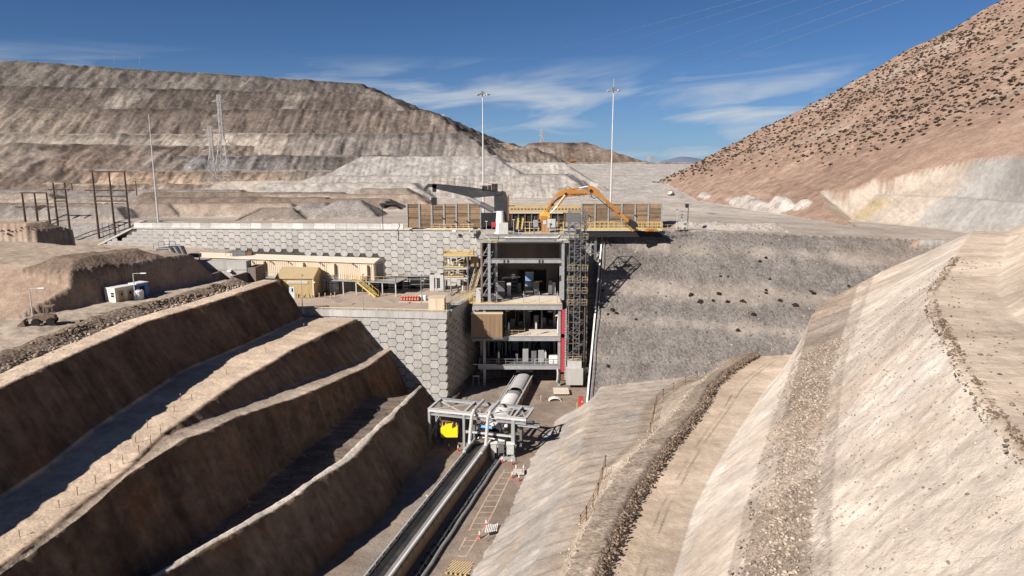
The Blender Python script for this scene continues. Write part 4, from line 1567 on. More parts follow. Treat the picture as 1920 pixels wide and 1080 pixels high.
# timber walls of the dump pocket
def timber_wall(label, px0, px1, Y, z0, ytop, bays):
    x0, x1 = FZ(px0, Y), FZ(px1, Y)
    zt = F((px0 + px1) / 2, ytop, Y).z
    t = thing('timber_wall', label, 'wall', ((x0 + x1) / 2, Y, z0), 'timber walls of the dump pocket')
    bwid = (x1 - x0) / bays
    pm = MB()
    pm.ibeam((0, 0, 0), (0, 0, zt - z0 + .15), .34, .34, up=(0, 1, 0), t=.07)
    pme = pm.mesh('post', M_STEEL)
    npl = 11
    ph = (zt - z0 - .1) / npl
    k1 = MB()
    k1.box(-bwid / 2 + .05, 0, .02, bwid / 2 - .05, .16, ph - .02)
    kme = k1.mesh('plank', M_WOOD)
    base = Vector(t['_w'])
    for i in range(bays + 1):
        o = bpy.data.objects.new('post', pme)
        o.parent = t
        o.location = Vector((x0 + i * bwid, Y, z0)) - base
        col.objects.link(o)
    for i in range(bays):
        for j in range(npl):
            o = bpy.data.objects.new('plank', kme)
            o.parent = t
            o.location = Vector((x0 + (i + .5) * bwid, Y + random.uniform(-.02, .03), z0 + .1 + j * ph)) - base
            o.rotation_euler = (0, random.uniform(-.006, .006), 0)
            col.objects.link(o)
    return t


timber_wall('brown timber wall with steel posts left of the dark crane', 764, 902, 145.6, 26.84, 382.5, 6)
timber_wall('brown timber wall with steel posts behind the orange boom and yellow walkway', 1090, 1239.5, 147.5, 26.84, 382, 6)
# spotlights leaning in front of the timber
def spot(px, py, Y, z0, label):
    p = F(px, py, Y)
    t = thing('floodlight', label, 'floodlight', (p.x, Y, z0), 'floodlights along the timber walls')
    MB().bar((p.x, Y, z0), (p.x, Y, p.z), .08).build('post', M_STEELL, t)
    MB().bar((p.x - .35, Y, p.z + .35), (p.x + .4, Y - .1, p.z - .15), .32, .22).build('lamp_head', M_BLACK, t)


for px, py, w_ in ((832, 411, 'taller floodlight in front of the middle of the timber wall by the crane'), (855, 417.5, 'low floodlight second from the crane before the timber wall'), (878, 417.5, 'low floodlight nearest the crane before the timber wall')):
    spot(px, py, 143.8, 26.84, 'small black ' + w_)
for px, py, w_ in ((1105, 406, 'near the access tower, over the yellow walkway'), (1192, 406, 'beside the breaker hammer, over the yellow walkway')):
    spot(px, py, 145.0, 26.84, 'small black floodlight ' + w_)

# tan back wall of the dump pocket with its row of slots
t = thing('dump_pocket_wall', 'long tan steel back wall with a row of dark slots behind the orange boom', 'wall', (8, 161, 27))
x0, x1 = F(953, 390, 161).x, F(1093, 390, 161).x
za, zb_ = F(1020, 399, 161).z, F(1020, 385, 161).z
MB().box(x0, 161, ZP - .3, x1, 162, za).build('lower_wall', M_STEELD, t)
MB().box(x0, 160.9, za, x1, 162.2, zb_).build('tan_beam', M_TAN, t)
for i in range(21):
    x = lerp(x0 + .8, x1 - .8, i / 20)
    zz = F(1020, 392, 161).z
    MB().box(x - .22, 160.85, zz - .12, x + .22, 160.93, zz + .14).build('slot', M_BLACK, t)
# black rear faces of the pocket
t = thing('hopper_wall', 'dark steel side plate of the dump pocket behind the deck', 'wall', (3, 144.8, 26.8))
MB().box(FZ(902, 144.6), 144.6, 26.84, FZ(1060, 144.6), 144.9, F(980, 399, 144.6).z).build('plate', M_BLACK, t)
for k in range(9):
    x = lerp(FZ(960, 144.4), FZ(1058, 144.4), k / 8)
    MB().box(x - .1, 144.3, 26.84, x + .1, 144.6, 30.0).build('rib', M_STEELD if k % 2 else M_RUST, t)
MB().tube([(FZ(955, 144.2), 144.2, 30.1), (FZ(1055, 144.2), 144.2, 30.1)], .12, 6).build('pipe', M_STEELL, t)

# pedestal crane
cr = thing('pedestal_crane', 'dark grey pedestal crane with its boom reaching out over the long wall', 'crane', (-2.4, 134, 26.8))
YC = 134.0


def C(px, py, Y=YC):
    return W(px, py, Y=Y)


m = MB()
m.lathe((C(938, 420).x, YC, 26.8), [(1.15, 0), (1.15, .3), (.95, .35), (.92, 2.0), (.7, 4.4)], 14)
m.build('pedestal', M_WHITE, cr, smooth=False)
px_l, px_r = C(926.5, 400).x, C(951.5, 400).x
zt = C(940, 359).z
m = MB()
m.prism([(px_l, YC + .1, C(926, 396).z), (px_l, YC + .1, C(926, 366).z), (C(941, 366).x, YC + .1, C(941, 358).z), (C(948, 366).x, YC + .1, C(948, 360).z), (px_r, YC + .1, C(951, 372).z), (px_r, YC + .1, C(951, 414).z), (C(938, 400).x, YC + .1, C(938, 414).z), (C(935, 400).x, YC + .1, C(936, 396).z)], (0, 1.7, 0))
m.build('slew_column', mat('crane_grey', (.026, .027, .031), .5, .2, mott=.12, scale=1.5, dirt=(.12, .11, .10), dirt_amt=.3), cr, bevel=.05)
MCR = MATS['crane_grey']
m = MB()
m.prism([C(x, y) for x, y in ((812, 344.5), (822, 345), (880, 351), (930, 358), (943, 361), (938, 366), (925, 367.5), (890, 371), (874, 368), (850, 362), (822, 355.5), (812, 353))], (0, 1.1, 0))
m.build('boom', MCR, cr, bevel=.04)
m = MB()
m.prism([C(x, y) for x, y in ((797, 350), (803, 344), (815, 347), (815, 351.5), (804, 351), (799, 358.5), (795, 359), (794.5, 355))], (0, .7, 0))
m.build('jib_head', MCR, cr)
m = MB()
m.prism([C(x, y) for x, y in ((810, 345), (819, 346), (817, 360), (811, 360))], (0, .9, 0))
m.build('sheave_block', M_BLACK, cr)
m = MB()
m.tube([C(878, 370, YC + .5), C(902, 383, YC + .5)], .42, 10)
m.build('cylinder_barrel', M_STEEL, cr)
m = MB()
m.tube([C(900, 382, YC + .5), C(926, 394.5, YC + .5)], .55, 10)
m.build('cylinder_rod', M_STEELD, cr)
hb = MB()
hb.box(C(808.5, 372).x, YC - .2, C(810, 384).z, C(818, 372).x, YC + .9, C(810, 371).z)
hb = hb.build('hook_block', M_BLACK, cr)
m = MB()
m.tube([C(815, 384), C(816, 388), C(813.5, 390), C(812.6, 388)], .09, 6)
m.build('hook', M_STEELD, cr)
for px in (811, 816.5):
    MB().bar(C(px, 360), C(px, 372), .06).build('hoist_rope', M_STEELD, cr)
MB().bar(C(795, 358), C(795, 370), .04).build('hoist_rope', M_STEELD, cr)
m = MB()
m.tube([C(795, 370), C(795.6, 373.5), C(793.8, 375), C(793, 373.4)], .09, 6)
m.build('hook', M_STEELD, cr)
m = MB()
m.rail([C(812, 345), C(880, 352), C(942, 361)], 1.45, 1.5, .06, 1)
m.build('railing', M_RUST, cr)
m = MB()
for (x0, x1, y0, y1) in ((904, 914, 348, 357), (915, 921, 347.5, 357.5), (922, 933, 344.5, 359)):
    a, b = C(x0, y1), C(x1, y0)
    m.box(a.x, YC, a.z, b.x, YC + 1.0, b.z)
m.build('winch', M_BLACK, cr)
MB().rail([C(951, 366), C(959, 366)], 1.1, .5, .05, 1).build('cage_rail', M_YELD, cr)
MB().box(C(952, 386).x, YC, C(952, 387).z, C(966, 386).x, YC + 1.5, C(952, 386).z).build('landing', M_STEELD, cr)
MB().rail([C(952, 386), C(966, 386)], 1.1, .6, .05, 1).build('landing_rail', M_YELD, cr)
MB().bar(C(953, 366), C(953, 414), .3).build('ladder', M_RUST, cr)
MB().box(C(935, 428).x, YC - 3.5, 26.8, C(953, 428).x, YC - 2.0, C(935, 415.5).z).build('power_cabinet', M_STEELL, cr, bevel=.04)

# hydraulic rock breaker boom
rb_ = thing('rock_breaker', 'orange hydraulic rock breaker boom reaching right over the dump pocket', 'rock breaker', (7, 136, 26.8))
YB = 136.0
MO = M_ORANGE
m = MB()
bp = [(1018, 403), (1026, 389), (1040, 365.5), (1047, 359.5), (1062, 353), (1075, 356), (1100, 357), (1108, 361.5), (1104, 365.5), (1092, 366.5), (1066, 369), (1052, 371.5), (1042, 378), (1028, 397), (1027, 404)]
m.prism([W(x, y, Y=YB) for x, y in bp], (0, .95, 0))
m.build('boom', MO, rb_, bevel=.06)
m = MB()
sp = [(1101.5, 350), (1104, 347.8), (1113, 349.5), (1118, 353.5), (1135, 371), (1152, 386), (1176, 409), (1187, 420), (1183, 423.5), (1172, 414), (1150, 394), (1128, 372), (1112, 364.5), (1104, 359)]
m.prism([W(x, y, Y=YB + .12) for x, y in sp], (0, .7, 0))
m.build('stick', MO, rb_, bevel=.05)
m = MB()
m.tube([W(1069, 355, Y=YB + .3), W(1085, 352.5, Y=YB + .3)], .20, 8)
m.build('stick_cylinder', MO, rb_)
MB().tube([W(1085, 352.5, Y=YB + .3), W(1102, 349.5, Y=YB + .3)], .11, 8).build('cylinder_rod', M_WHITE, rb_)
MB().tube([W(1060, 366, Y=YB - .25), W(1045, 386, Y=YB - .25)], .26, 8).build('boom_cylinder', MO, rb_)
MB().tube([W(1045, 386, Y=YB - .25), W(1032, 400, Y=YB - .25)], .14, 8).build('cylinder_rod', M_WHITE, rb_)
MB().tube([W(1135, 376, Y=YB), W(1160, 399, Y=YB)], .22, 8).build('hammer_cylinder', MO, rb_)
m = MB()
m.prism([W(x, y, Y=YB - .1) for x, y in ((1181, 411), (1193, 416), (1197, 424), (1188, 430), (1176, 420))], (0, 1.1, 0))
m.build('hammer_bracket', M_BLACK, rb_)
m = MB()
m.prism([W(x, y, Y=YB + .1) for x, y in ((1179, 417), (1184, 418), (1190, 432.5), (1185, 434.5), (1181, 428))], (0, .7, 0))
m.build('hammer', MO, rb_)
for (x, y) in ((1061, 364), (1108, 357.5), (1036, 384)):
    p = W(x, y, Y=YB)
    MB().prism([(p.x + .32 * math.cos(a), YB - .08, p.z + .32 * math.sin(a)) for a in [k * math.pi / 5 for k in range(10)]], (0, 1.1, 0)).build('pivot_pin', M_BLACK, rb_)
p = W(1042, 371, Y=YB)
MB().prism([W(x, y, Y=YB - .03) for x, y in ((1036, 372.5), (1042, 367), (1046, 370.5), (1040, 376))], (0, .05, 0)).build('decal', M_STEEL, rb_)
MB().tube([W(1058, 354, Y=YB), W(1061, 350.6, Y=YB), W(1066, 350.3, Y=YB), W(1070, 353, Y=YB)], .06, 6).build('hydraulic_hose', M_BLACK, rb_)
MB().tube([W(x, y, Y=YB - .12) for x, y in ((1107, 362), (1110, 370), (1114, 372), (1120, 370), (1130, 379), (1150, 396))], .08, 6).build('hydraulic_hose', M_BLACK, rb_)
MB().tube([W(x, y, Y=YB - .1) for x, y in ((1028, 398), (1040, 377), (1050, 369), (1066, 364))], .06, 6).build('hydraulic_hose', M_BLACK, rb_)
fc = bpy.data.curves.new('lettering', 'FONT')
fc.body = 'TMEGABINC'
fc.size = .42
fc.extrude = .015
fc.align_x = 'LEFT'
fc.size = .62
fc.materials.append(M_BLACK)
ft = bpy.data.objects.new('lettering_source', fc)
col.objects.link(ft)
bpy.context.view_layer.update()
fo = bpy.data.objects.new('lettering', bpy.data.meshes.new_from_object(ft.evaluated_get(bpy.context.evaluated_depsgraph_get())))
bpy.data.objects.remove(ft)
q_ = W(1068.5, 367.3, Y=YB)
fo.rotation_euler = (math.pi / 2, -.035, 0)
fo.parent = rb_
fo.location = Vector((q_.x, YB - .03, q_.z)) - Vector(rb_['_w'])
col.objects.link(fo)
m = MB()
x0, x1 = W(1013, 420, Y=YB).x, W(1032, 420, Y=YB).x
m.box(x0 + .3, YB - .6, 26.82, x1 - .2, YB + 1.6, W(1022, 408, Y=YB).z)
m.build('pedestal', MO, rb_)
m = MB()
m.prism([W(x, y, Y=YB - .3) for x, y in ((1012, 403), (1020, 397), (1031, 399), (1032, 410), (1012, 412))], (0, 1.8, 0))
m.build('slew_base', mat('yellow_orange_paint', (.60, .34, .05), .5, mott=.1, scale=2, dirt=(.4, .3, .18), dirt_amt=.4), rb_, bevel=.05)

# things standing on the top deck
def cab(name, label, cat_, px0, px1, y0, y1, Y, m_, z0=26.8, d=.9, doors=2):
    a, b = W(px0, y0, Y=Y), W(px1, y1, Y=Y)
    t = thing(name, label, cat_, ((a.x + b.x) / 2, Y, z0))
    zb2 = min(a.z, b.z)
    MB().box(a.x, Y, zb2, b.x, Y + d, max(a.z, b.z)).build('housing', m_, t, bevel=.03)
    for i in range(doors):
        xa, xb = lerp(a.x, b.x, i / doors) + .05, lerp(a.x, b.x, (i + 1) / doors) - .05
        MB().box(xa, Y - .035, zb2 + .08, xb, Y - .002, max(a.z, b.z) - .08).build('door', m_, t)
    if zb2 - z0 > .1:
        for x in (a.x + .08, b.x - .08):
            MB().bar((x, Y + .3, z0), (x, Y + .3, zb2), .08).build('leg', M_STEEL, t)
    return t


cab('control_cabinet', 'large grey two door control cabinet on the top deck under the boom', 'cabinet', 1026.5, 1042, 427, 411, 127.0, M_STEELL)
cab('control_cabinet', 'small grey control box on legs left of the large cabinet', 'cabinet', 1018.5, 1025, 421, 413.5, 127.0, M_STEELL, doors=1)
cab('control_cabinet', 'dark grey electrical cabinet near the orange pedestal', 'cabinet', 1000, 1009, 426, 413, 128.0, M_STEEL, doors=1)
cab('fire_cabinet', 'red fire hose cabinet on the top deck beside the crane foot', 'cabinet', 921.5, 930, 426.5, 417, 126.0, M_RED, doors=2)
cab('orange_plate', 'orange sign plate standing above the cabinets', 'sign', 1013, 1026, 416, 405, 128.5, M_ORANGE, doors=1, d=.15)
for i, px in enumerate((970, 979)):
    t = thing('ladder_post', ('left' if i == 0 else 'right') + ' one of two tall yellow ladder stiles on the top deck', 'ladder', (F(px, 430, 126).x, 126, 26.8))
    a, b = W(px - 1, 430, Y=126.), W(px + 2, 408.5, Y=126.)
    MB().bar(a, b, .3, .14).build('stile', M_YEL, t)
    for k in range(4):
        p = a.lerp(b, (k + .5) / 4)
        MB().bar(p + Vector((-.3, .1, 0)), p + Vector((.3, .1, 0)), .06).build('rung', M_YEL, t)
for px, h, w_ in ((963, 3.2, 'just right of the crane column'), (972.5, 2.9, 'between the two yellow ladder stiles'), (1030, 2.6, 'beside the large two door cabinet'), (912, 2.9, 'at its left corner by the timber wall')):
    p = F(px, 430, 126.8)
    t = thing('lamp_post', 'thin lamp post on the top deck ' + w_, 'lamp post', (p.x, 126.8, 26.8), 'lamp posts on the crusher deck')
    MB().bar((p.x, 126.8, 26.8), (p.x, 126.8, 26.8 + h), .08).build('pole', M_STEELL, t)
    MB().box(p.x - .2, 126.6, 26.8 + h, p.x + .2, 127.0, 26.95 + h).build('lamp_head', M_STEELL, t)
t = thing('pipe_rack', 'cluttered yellow pipe rack and stair frames beside the breaker pedestal', 'pipe rack', (9, 130, 26.8))
for k in range(8):
    px = (985, 993, 1002, 1010, 1044, 1048, 1052, 1056)[k]
    p = F(px, 430, 131)
    MB().bar((p.x, 131, 26.8), (p.x, 131, 26.8 + 1.6 + (k % 3) * 1.0), .14).build('post', (M_YEL, M_YELD, M_RUST)[k % 3], t)
for k in range(4):
    a, b = F(983, 430, 131), F(1012, 430, 131)
    MB().bar((a.x, 131, 27.5 + k * .6), (b.x, 131, 27.5 + k * .6), .1).build('pipe', M_YELD if k % 2 else M_STEELD, t)
    a, b = F(1043, 430, 131), F(1058, 430, 131)
    MB().bar((a.x, 131, 27.5 + k * .8), (b.x, 131, 27.5 + k * .8), .1).build('pipe', M_RUST if k % 2 else M_YEL, t)

# yellow walkway and its truss on the right
wk = thing('walkway', 'yellow railed walkway on a dark girder between the tower and the gravel edge', 'walkway', (17, 142, 26.8))
x0, x1 = F(1089, 428, 140).x, F(1241, 428, 140).x
MB().box(x0, 139.6, ZP + .0, x1, 141.4, ZP + .22).build('deck', M_STEELL, wk)
MB().ibeam((x0, 139.5, ZP - .62), (x1 + .5, 139.5, ZP - .62), .4, 1.2, t=.1).build('girder', M_BLACK, wk)
MB().ibeam((x0, 141.3, ZP - .62), (x1 + .5, 141.3, ZP - .62), .4, 1.2, t=.1).build('girder', M_BLACK, wk)
MB().rail([(x0, 139.6, ZP + .22), (x1, 139.6, ZP + .22)], 1.5, 1.0, .09, 1, True).build('railing', M_YEL, wk)
MB().rail([(x0, 141.4, ZP + .22), (x1, 141.4, ZP + .22)], 1.5, 1.0, .08, 1, True).build('railing', M_YELD, wk)
MB().rail([(x1, 140, ZP + .1), (x1 + 5, 141, ZP)], 1.1, 1.2, .06, 1).build('railing', M_YELD, wk)
for px in (1093, 1117):
    x = F(px, 430, 140.5).x
    MB().ibeam((x, 140.5, 15), (x, 140.5, ZP - 1.2), .5, .5, up=(0, 1, 0), t=.09).build('leg', M_STEELD, wk)
xa, xb = F(1093, 430, 140.5).x, F(1117, 430, 140.5).x
for z0_, z1_ in ((22.0, 25.4),):
    MB().bar((xa, 140.5, z0_), (xb, 140.5, z1_), .16).build('brace', M_STEELD, wk)
    MB().bar((xb, 140.5, z0_), (xa, 140.5, z1_), .16).build('brace', M_STEELD, wk)
    MB().bar((xa, 140.5, z0_), (xb, 140.5, z0_), .25).build('brace', M_STEELD, wk)
    MB().bar((xa, 140.5, z1_ - .6), (xb, 140.5, z1_ - .6), .16).build('brace', M_STEELD, wk)
xc = F(1135, 430, 140.5).x
for p, q in (((xb, 140.5, 24.4), (xc + .6, 140.5, 22.2)), ((xc - .6, 140.5, 25.6), (xc + 1.6, 140.5, 23.2)), ((xc + 1.6, 140.5, 23.2), (xc + .4, 140.5, 22)), ((xb, 140.5, 23.6), (xc + .2, 140.5, 24.6))):
    MB().bar(p, q, .22).build('brace', M_BLACK, wk)
t = thing('breaker_tool', 'orange spare breaker tool lying on the gravel edge below the walkway', 'machine part', (F(1225, 431, 138).x, 138, 25))
a, b = W(1210, 434, Y=138.), W(1233, 429, Y=138.)
MB().prism([W(x, y, Y=138.) for x, y in ((1209, 434), (1212, 428.8), (1231, 428.6), (1234, 432), (1229, 434.5))], (0, .9, 0)).build('frame', M_ORANGE, t, bevel=.04)
MB().box(a.x + .6, 137.9, a.z + .05, b.x - .8, 138.2, a.z + .35).build('slot', M_RUST, t)
MB().tube([W(1228, 433, Y=137.9), W(1237, 434, Y=137.9)], .13, 6).build('chisel', M_STEELD, t)
# ------------------------------------------------------------------ buildings and plant on the terrace
# long sheet metal electrical building on legs
ue = Vector((-math.cos(R(13.0)), math.sin(R(13.0)), 0))       # along the building, to the left
ve = Vector((math.sin(R(13.0)), math.cos(R(13.0)), 0))       # into the building
E0 = Vector((-27.4, 134.2, 17.4))
ELEN, EH, ED = 41.0, 4.1, 5.2
eh = thing('electrical_building', 'long cream ribbed steel building on legs in front of the hexagonal panel wall', 'building', E0)


def E(u, v, z):
    return E0 + ue * u + ve * v + Vector((0, 0, z))


m = MB()
m.hexa([E(0, 0, 0), E(ELEN, 0, 0), E(ELEN, ED, 0), E(0, ED, 0)], [E(0, 0, EH - .55), E(ELEN, 0, EH - .55), E(ELEN, ED, EH - .55), E(0, ED, EH - .55)])
m.build('wall', M_BEIGE, eh)
m = MB()
for i in range(96):
    u = .2 + i * (ELEN - .4) / 95
    m.hexa([E(u - .1, -.07, .1), E(u + .1, -.07, .1), E(u + .07, 0, .1), E(u - .07, 0, .1)], [E(u - .1, -.07, EH - .75), E(u + .1, -.07, EH - .75), E(u + .07, 0, EH - .75), E(u - .07, 0, EH - .75)])
m.build('wall_rib', M_BEIGE, eh)['kind'] = 'stuff'
m = MB()
m.prism([E(-.25, -.35, EH - .62), E(-.25, -.35, EH - .5), E(-.25, ED / 2, EH + .1), E(-.25, ED + .3, EH - .5), E(-.25, ED + .3, EH - .62)], ue * (ELEN + .5))
m.build('roof', mat('cream_roof', (.66, .57, .46), .5, mott=.05, dirt=(.5, .42, .33), dirt_amt=.35), eh)
m = MB()
m.prism([E(-.02, 1.1, .15), E(-.02, 4.3, .15), E(-.02, 4.3, 3.0), E(-.02, 1.1, 3.0)], ue * -.06)
m.build('door', M_STEELD, eh)
m = MB()
m.prism([E(-.03, 1.4, 3.12), E(-.03, 3.8, 3.2), E(-.03, 3.8, 3.35), E(-.03, 1.4, 3.28)], ue * -.35)
m.build('door_canopy', M_WHITE, eh)
for u in (1.2, 8.3, 15.2, 24.1, 29.2):
    m = MB()
    m.hexa([E(u, -.75, 1.0), E(u + 1.25, -.75, 1.0), E(u + 1.25, -.02, 1.0), E(u, -.02, 1.0)], [E(u, -.75, 3.1), E(u + 1.25, -.75, 3.1), E(u + 1.25, -.02, 3.2), E(u, -.02, 3.2)])
    ac = m.build('air_conditioner', M_BEIGE, eh)
    m = MB()
    m.hexa([E(u + .1, -.8, .2), E(u + 1.15, -.8, .2), E(u + 1.15, -.02, .2), E(u + .1, -.02, .2)], [E(u + .1, -.8, .98), E(u + 1.15, -.8, .98), E(u + 1.15, -.02, .98), E(u + .1, -.02, .98)])
    o = m.build('grille', M_BRWN, eh)
for u in (4.2, 11.4, 18.5, 22.6, 27.2):
    m = MB()
    m.bar(E(u, 0, 3.15), E(u, -.5, 3.25), .07)
    m.bar(E(u + .2, -.5, 3.3), E(u - .2, -.75, 3.05), .16)
    m.build('wall_lamp', M_STEELD, eh)
m = MB()
m.hexa([E(-5.2, -1.6, -.14), E(ELEN * .62, -1.6, -.14), E(ELEN * .62, -.02, -.14), E(-5.2, -.02, -.14)], [E(-5.2, -1.6, -.02), E(ELEN * .62, -1.6, -.02), E(ELEN * .62, -.02, -.02), E(-5.2, -.02, -.02)])
m.build('platform', M_STEEL, eh)
m = MB()
m.hexa([E(-5.2, 0, -.14), E(-.05, 0, -.14), E(-.05, 4.6, -.14), E(-5.2, 4.6, -.14)], [E(-5.2, 0, -.02), E(-.05, 0, -.02), E(-.05, 4.6, -.02), E(-5.2, 4.6, -.02)])
m.build('platform', M_STEEL, eh)
m = MB()
m.rail([E(5.0, -1.55, 0), E(12.5, -1.55, 0)], 1.1, 1.5, .05, 1)
m.rail([E(18, -1.55, 0), E(25, -1.55, 0)], 1.1, 1.5, .05, 1)
m.build('railing', M_STEEL, eh)
m = MB()
m.rail([E(2.2, -1.55, 0), E(-5.1, -1.55, 0), E(-5.1, 4.4, 0)], 1.1, 1.3, .06, 1)
m.build('railing', M_TAN, eh)
for u in (-5, -2.2, .6, 3.4, 6.2, 9, 12, 15, 18, 21):
    MB().bar(E(u, -1.3, -2.9), E(u, -1.3, -.14), .2).build('leg', M_STEELL, eh)
    MB().bar(E(u, 2.6, -2.9), E(u, 2.6, -.14), .2).build('leg', M_STEELD, eh)
st0, st1 = E(2.6, -1.7, -.05), E(-1.6, -2.6, -2.75)
stp = MB()
dd = Vector((0, 0, 0))
side = (st1 - st0).cross(Vector((0, 0, 1))).normalized()
for s_ in (-.55, .55):
    stp.bar(st0 + side * s_, st1 + side * s_, .09, .34)
stp = stp.build('staircase', M_YEL, eh)
m = MB()
for k in range(13):
    p = st0.lerp(st1, (k + .5) / 13)
    m.bar(p - side * .5, p + side * .5, .28, .05)
m.build('tread', M_YELD, eh)
m = MB()
for s_ in (-.55, .55):
    a, b = st0 + side * s_, st1 + side * s_
    for k in range(4):
        p = a.lerp(b, k / 3)
        m.bar(p, p + Vector((0, 0, 1.1)), .06)
    m.bar(a + Vector((0, 0, 1.1)), b + Vector((0, 0, 1.1)), .06)
    m.bar(a + Vector((0, 0, .6)), b + Vector((0, 0, .6)), .05)
m.build('stair_rail', M_YEL, eh)
m = MB()
for (u0, u1) in ((2.9, 3.9), (4.6, 5.6)):
    m.rail([E(u0, -1.6, 0), E(u1, -1.6, 0)], 1.25, .5, .08, 2)
m.build('gate_rail', M_YEL, eh)
# rooftop frame
rf = thing('roof_unit', 'small dark air handling frame on the far end of the long cream roof', 'air handler', E(30.5, 1.5, EH))
p = E(30.5, 1.5, EH - .2)
MB().box(p.x - 1.8, p.y - .6, p.z, p.x + .9, p.y + .6, p.z + 1.0).build('frame', M_STEELD, rf)
MB().rail([(p.x - 3.2, p.y - .6, p.z), (p.x + .9, p.y - .6, p.z)], 1.25, 1.0, .07, 1).build('rail', M_STEEL, rf)
MB().box(p.x + .9, p.y - .5, p.z, p.x + 2.2, p.y + .5, p.z + .8).build('fan_box', M_RUST, rf)

# ochre shed
S0 = Vector((-45.6, 130.6, ZT))
sh = thing('shed', 'ochre ribbed steel shed with pitched roof and pale blue door on the terrace', 'shed', S0)
sw_, sdp, se, srd = 7.0, 7.3, 3.9, 5.35
MB().box(S0.x, S0.y, ZT, S0.x + sw_, S0.y + sdp, ZT + se).build('wall', M_YSHED, sh)
m = MB()
for gx in (0.0, sw_):
    m.prism([(S0.x + gx - .02, S0.y, ZT + se), (S0.x + gx - .02, S0.y + sdp, ZT + se), (S0.x + gx - .02, S0.y + sdp / 2, ZT + srd)], (.04, 0, 0))
m.build('gable', M_YSHED, sh)
m = MB()
for i in range(30):
    x = S0.x + .15 + i * (sw_ - .3) / 29
    m.hexa([(x - .05, S0.y - .05, ZT + .05), (x + .05, S0.y - .05, ZT + .05), (x + .05, S0.y, ZT + .05), (x - .05, S0.y, ZT + .05)], [(x - .05, S0.y - .05, ZT + se - .05), (x + .05, S0.y - .05, ZT + se - .05), (x + .05, S0.y, ZT + se - .05), (x - .05, S0.y, ZT + se - .05)])
m.build('wall_rib', M_YSHED, sh)['kind'] = 'stuff'
M_SROOF = mat('ochre_roof', (.56, .43, .25), .5, mott=.06, dirt=(.45, .36, .25), dirt_amt=.4)
for k in (0, 1):
    y0, y1 = (S0.y - .3, S0.y + sdp / 2) if k == 0 else (S0.y + sdp + .3, S0.y + sdp / 2)
    m = MB()
    m.prism([(S0.x - .25, y0, ZT + se - .08), (S0.x - .25, y1, ZT + srd + .05), (S0.x - .25, y1, ZT + srd + .17), (S0.x - .25, y0, ZT + se + .05)], (sw_ + .5, 0, 0))
    rfo = m.build('roof', M_SROOF, sh)
m = MB()
for i in range(30):
    x = S0.x - .1 + i * (sw_ + .2) / 29
    m.bar((x, S0.y - .28, ZT + se + .08), (x, S0.y + sdp / 2, ZT + srd + .19), .07, .06)
m.build('roof_rib', M_SROOF, sh)['kind'] = 'stuff'
for (xa, xb) in ((S0.x - .12, S0.x + .12), (S0.x + sw_ - .12, S0.x + sw_ + .12)):
    MB().box(xa, S0.y - .12, ZT, xb, S0.y + .08, ZT + se).build('corner_trim', M_BEIGE, sh)
MB().box(S0.x + 2.0, S0.y - .12, ZT + 2.75, S0.x + 6.1, S0.y - .02, ZT + 3.35).build('window_band', M_BEIGE, sh)
MB().box(S0.x + 2.15, S0.y - .16, ZT + 2.85, S0.x + 5.95, S0.y - .13, ZT + 3.25).build('window_pane', M_STEELL, sh)
dr = MB().box(S0.x + 2.2, S0.y - .10, ZT, S0.x + 3.3, S0.y - .02, ZT + 2.15).build('door', mat('pale_door', (.50, .56, .62), .5, mott=.05), sh)
m = MB().box(S0.x + 2.75, S0.y - .13, ZT + 1.2, S0.x + 3.05, S0.y - .105, ZT + 1.9)
o = m.build('door_window', M_GLASS, dr)
o.location = (0, 0, 0)
o = MB().bar((S0.x + 2.05, S0.y - .14, ZT), (S0.x + 2.05, S0.y - .14, ZT + 2.25), .1).build('door_frame', M_RUST, sh)
for x in (S0.x + .4, S0.x + sw_ + .3):
    MB().box(x - .15, S0.y - .35, ZT + 3.0, x + .15, S0.y - .1, ZT + 3.2).build('wall_lamp', M_WHITE, sh)

# cement silo / water tank beside the shed
tk = thing('water_tank', 'grey upright tank with domed white top beside the shed', 'tank', (W(616, 555, Z=ZT).x, 136.5, ZT))
tp = Vector(tk['_w'])
MB().lathe(tp, [(1.05, 0), (1.05, 2.6), (1.0, 2.75)], 18).build('shell', M_STEELL, tk)
MB().lathe(tp + Vector((0, 0, 2.76)), [(1.12, 0), (1.18, .2), (1.05, .75), (.7, .95)], 18).build('dome', M_WHITE, tk, smooth=False)
MB().lathe(tp + Vector((0, 0, 1.9)), [(1.09, 0), (1.09, .12)], 18).build('hoop', M_BLACK, tk)
mb = MB().tube([(.9, -.75, 1.0), (.9, -.95, 1.0)], .35, 10)
mb.build('manhole', M_WHITE, tk).location = (0, 0, 0)

# bollards
bm_ = MB().lathe((0, 0, 0), [(.11, 0), (.11, .95), (.07, 1.05)], 8)
bol = thing('bollard', 'tan steel bollard with rust rings in front of the ochre shed', 'bollard', (0, 0, 0), 'bollards around the shed', world=False)
bm_.build('post', M_TAN, bol)
MB().lathe((0, 0, .62), [(.118, 0), (.118, .12)], 8).build('band', M_RUST, bol)
spots_b = [(556, 559), (563, 559.5), (573, 559.5), (580, 559.5), (599, 559), (610, 559), (621, 559.5), (628, 557.5)]
for i, (px, py) in enumerate(spots_b):
    p = W(px, py, Z=ZT)
    lb = 'tan bollard, ' + ORD[i] + ' from the pale blue door in the row before shed and tank'
    if i == 0:
        bol.location = p
        bol['label'] = lb
    else:
        place(bol, p, 0, lb)

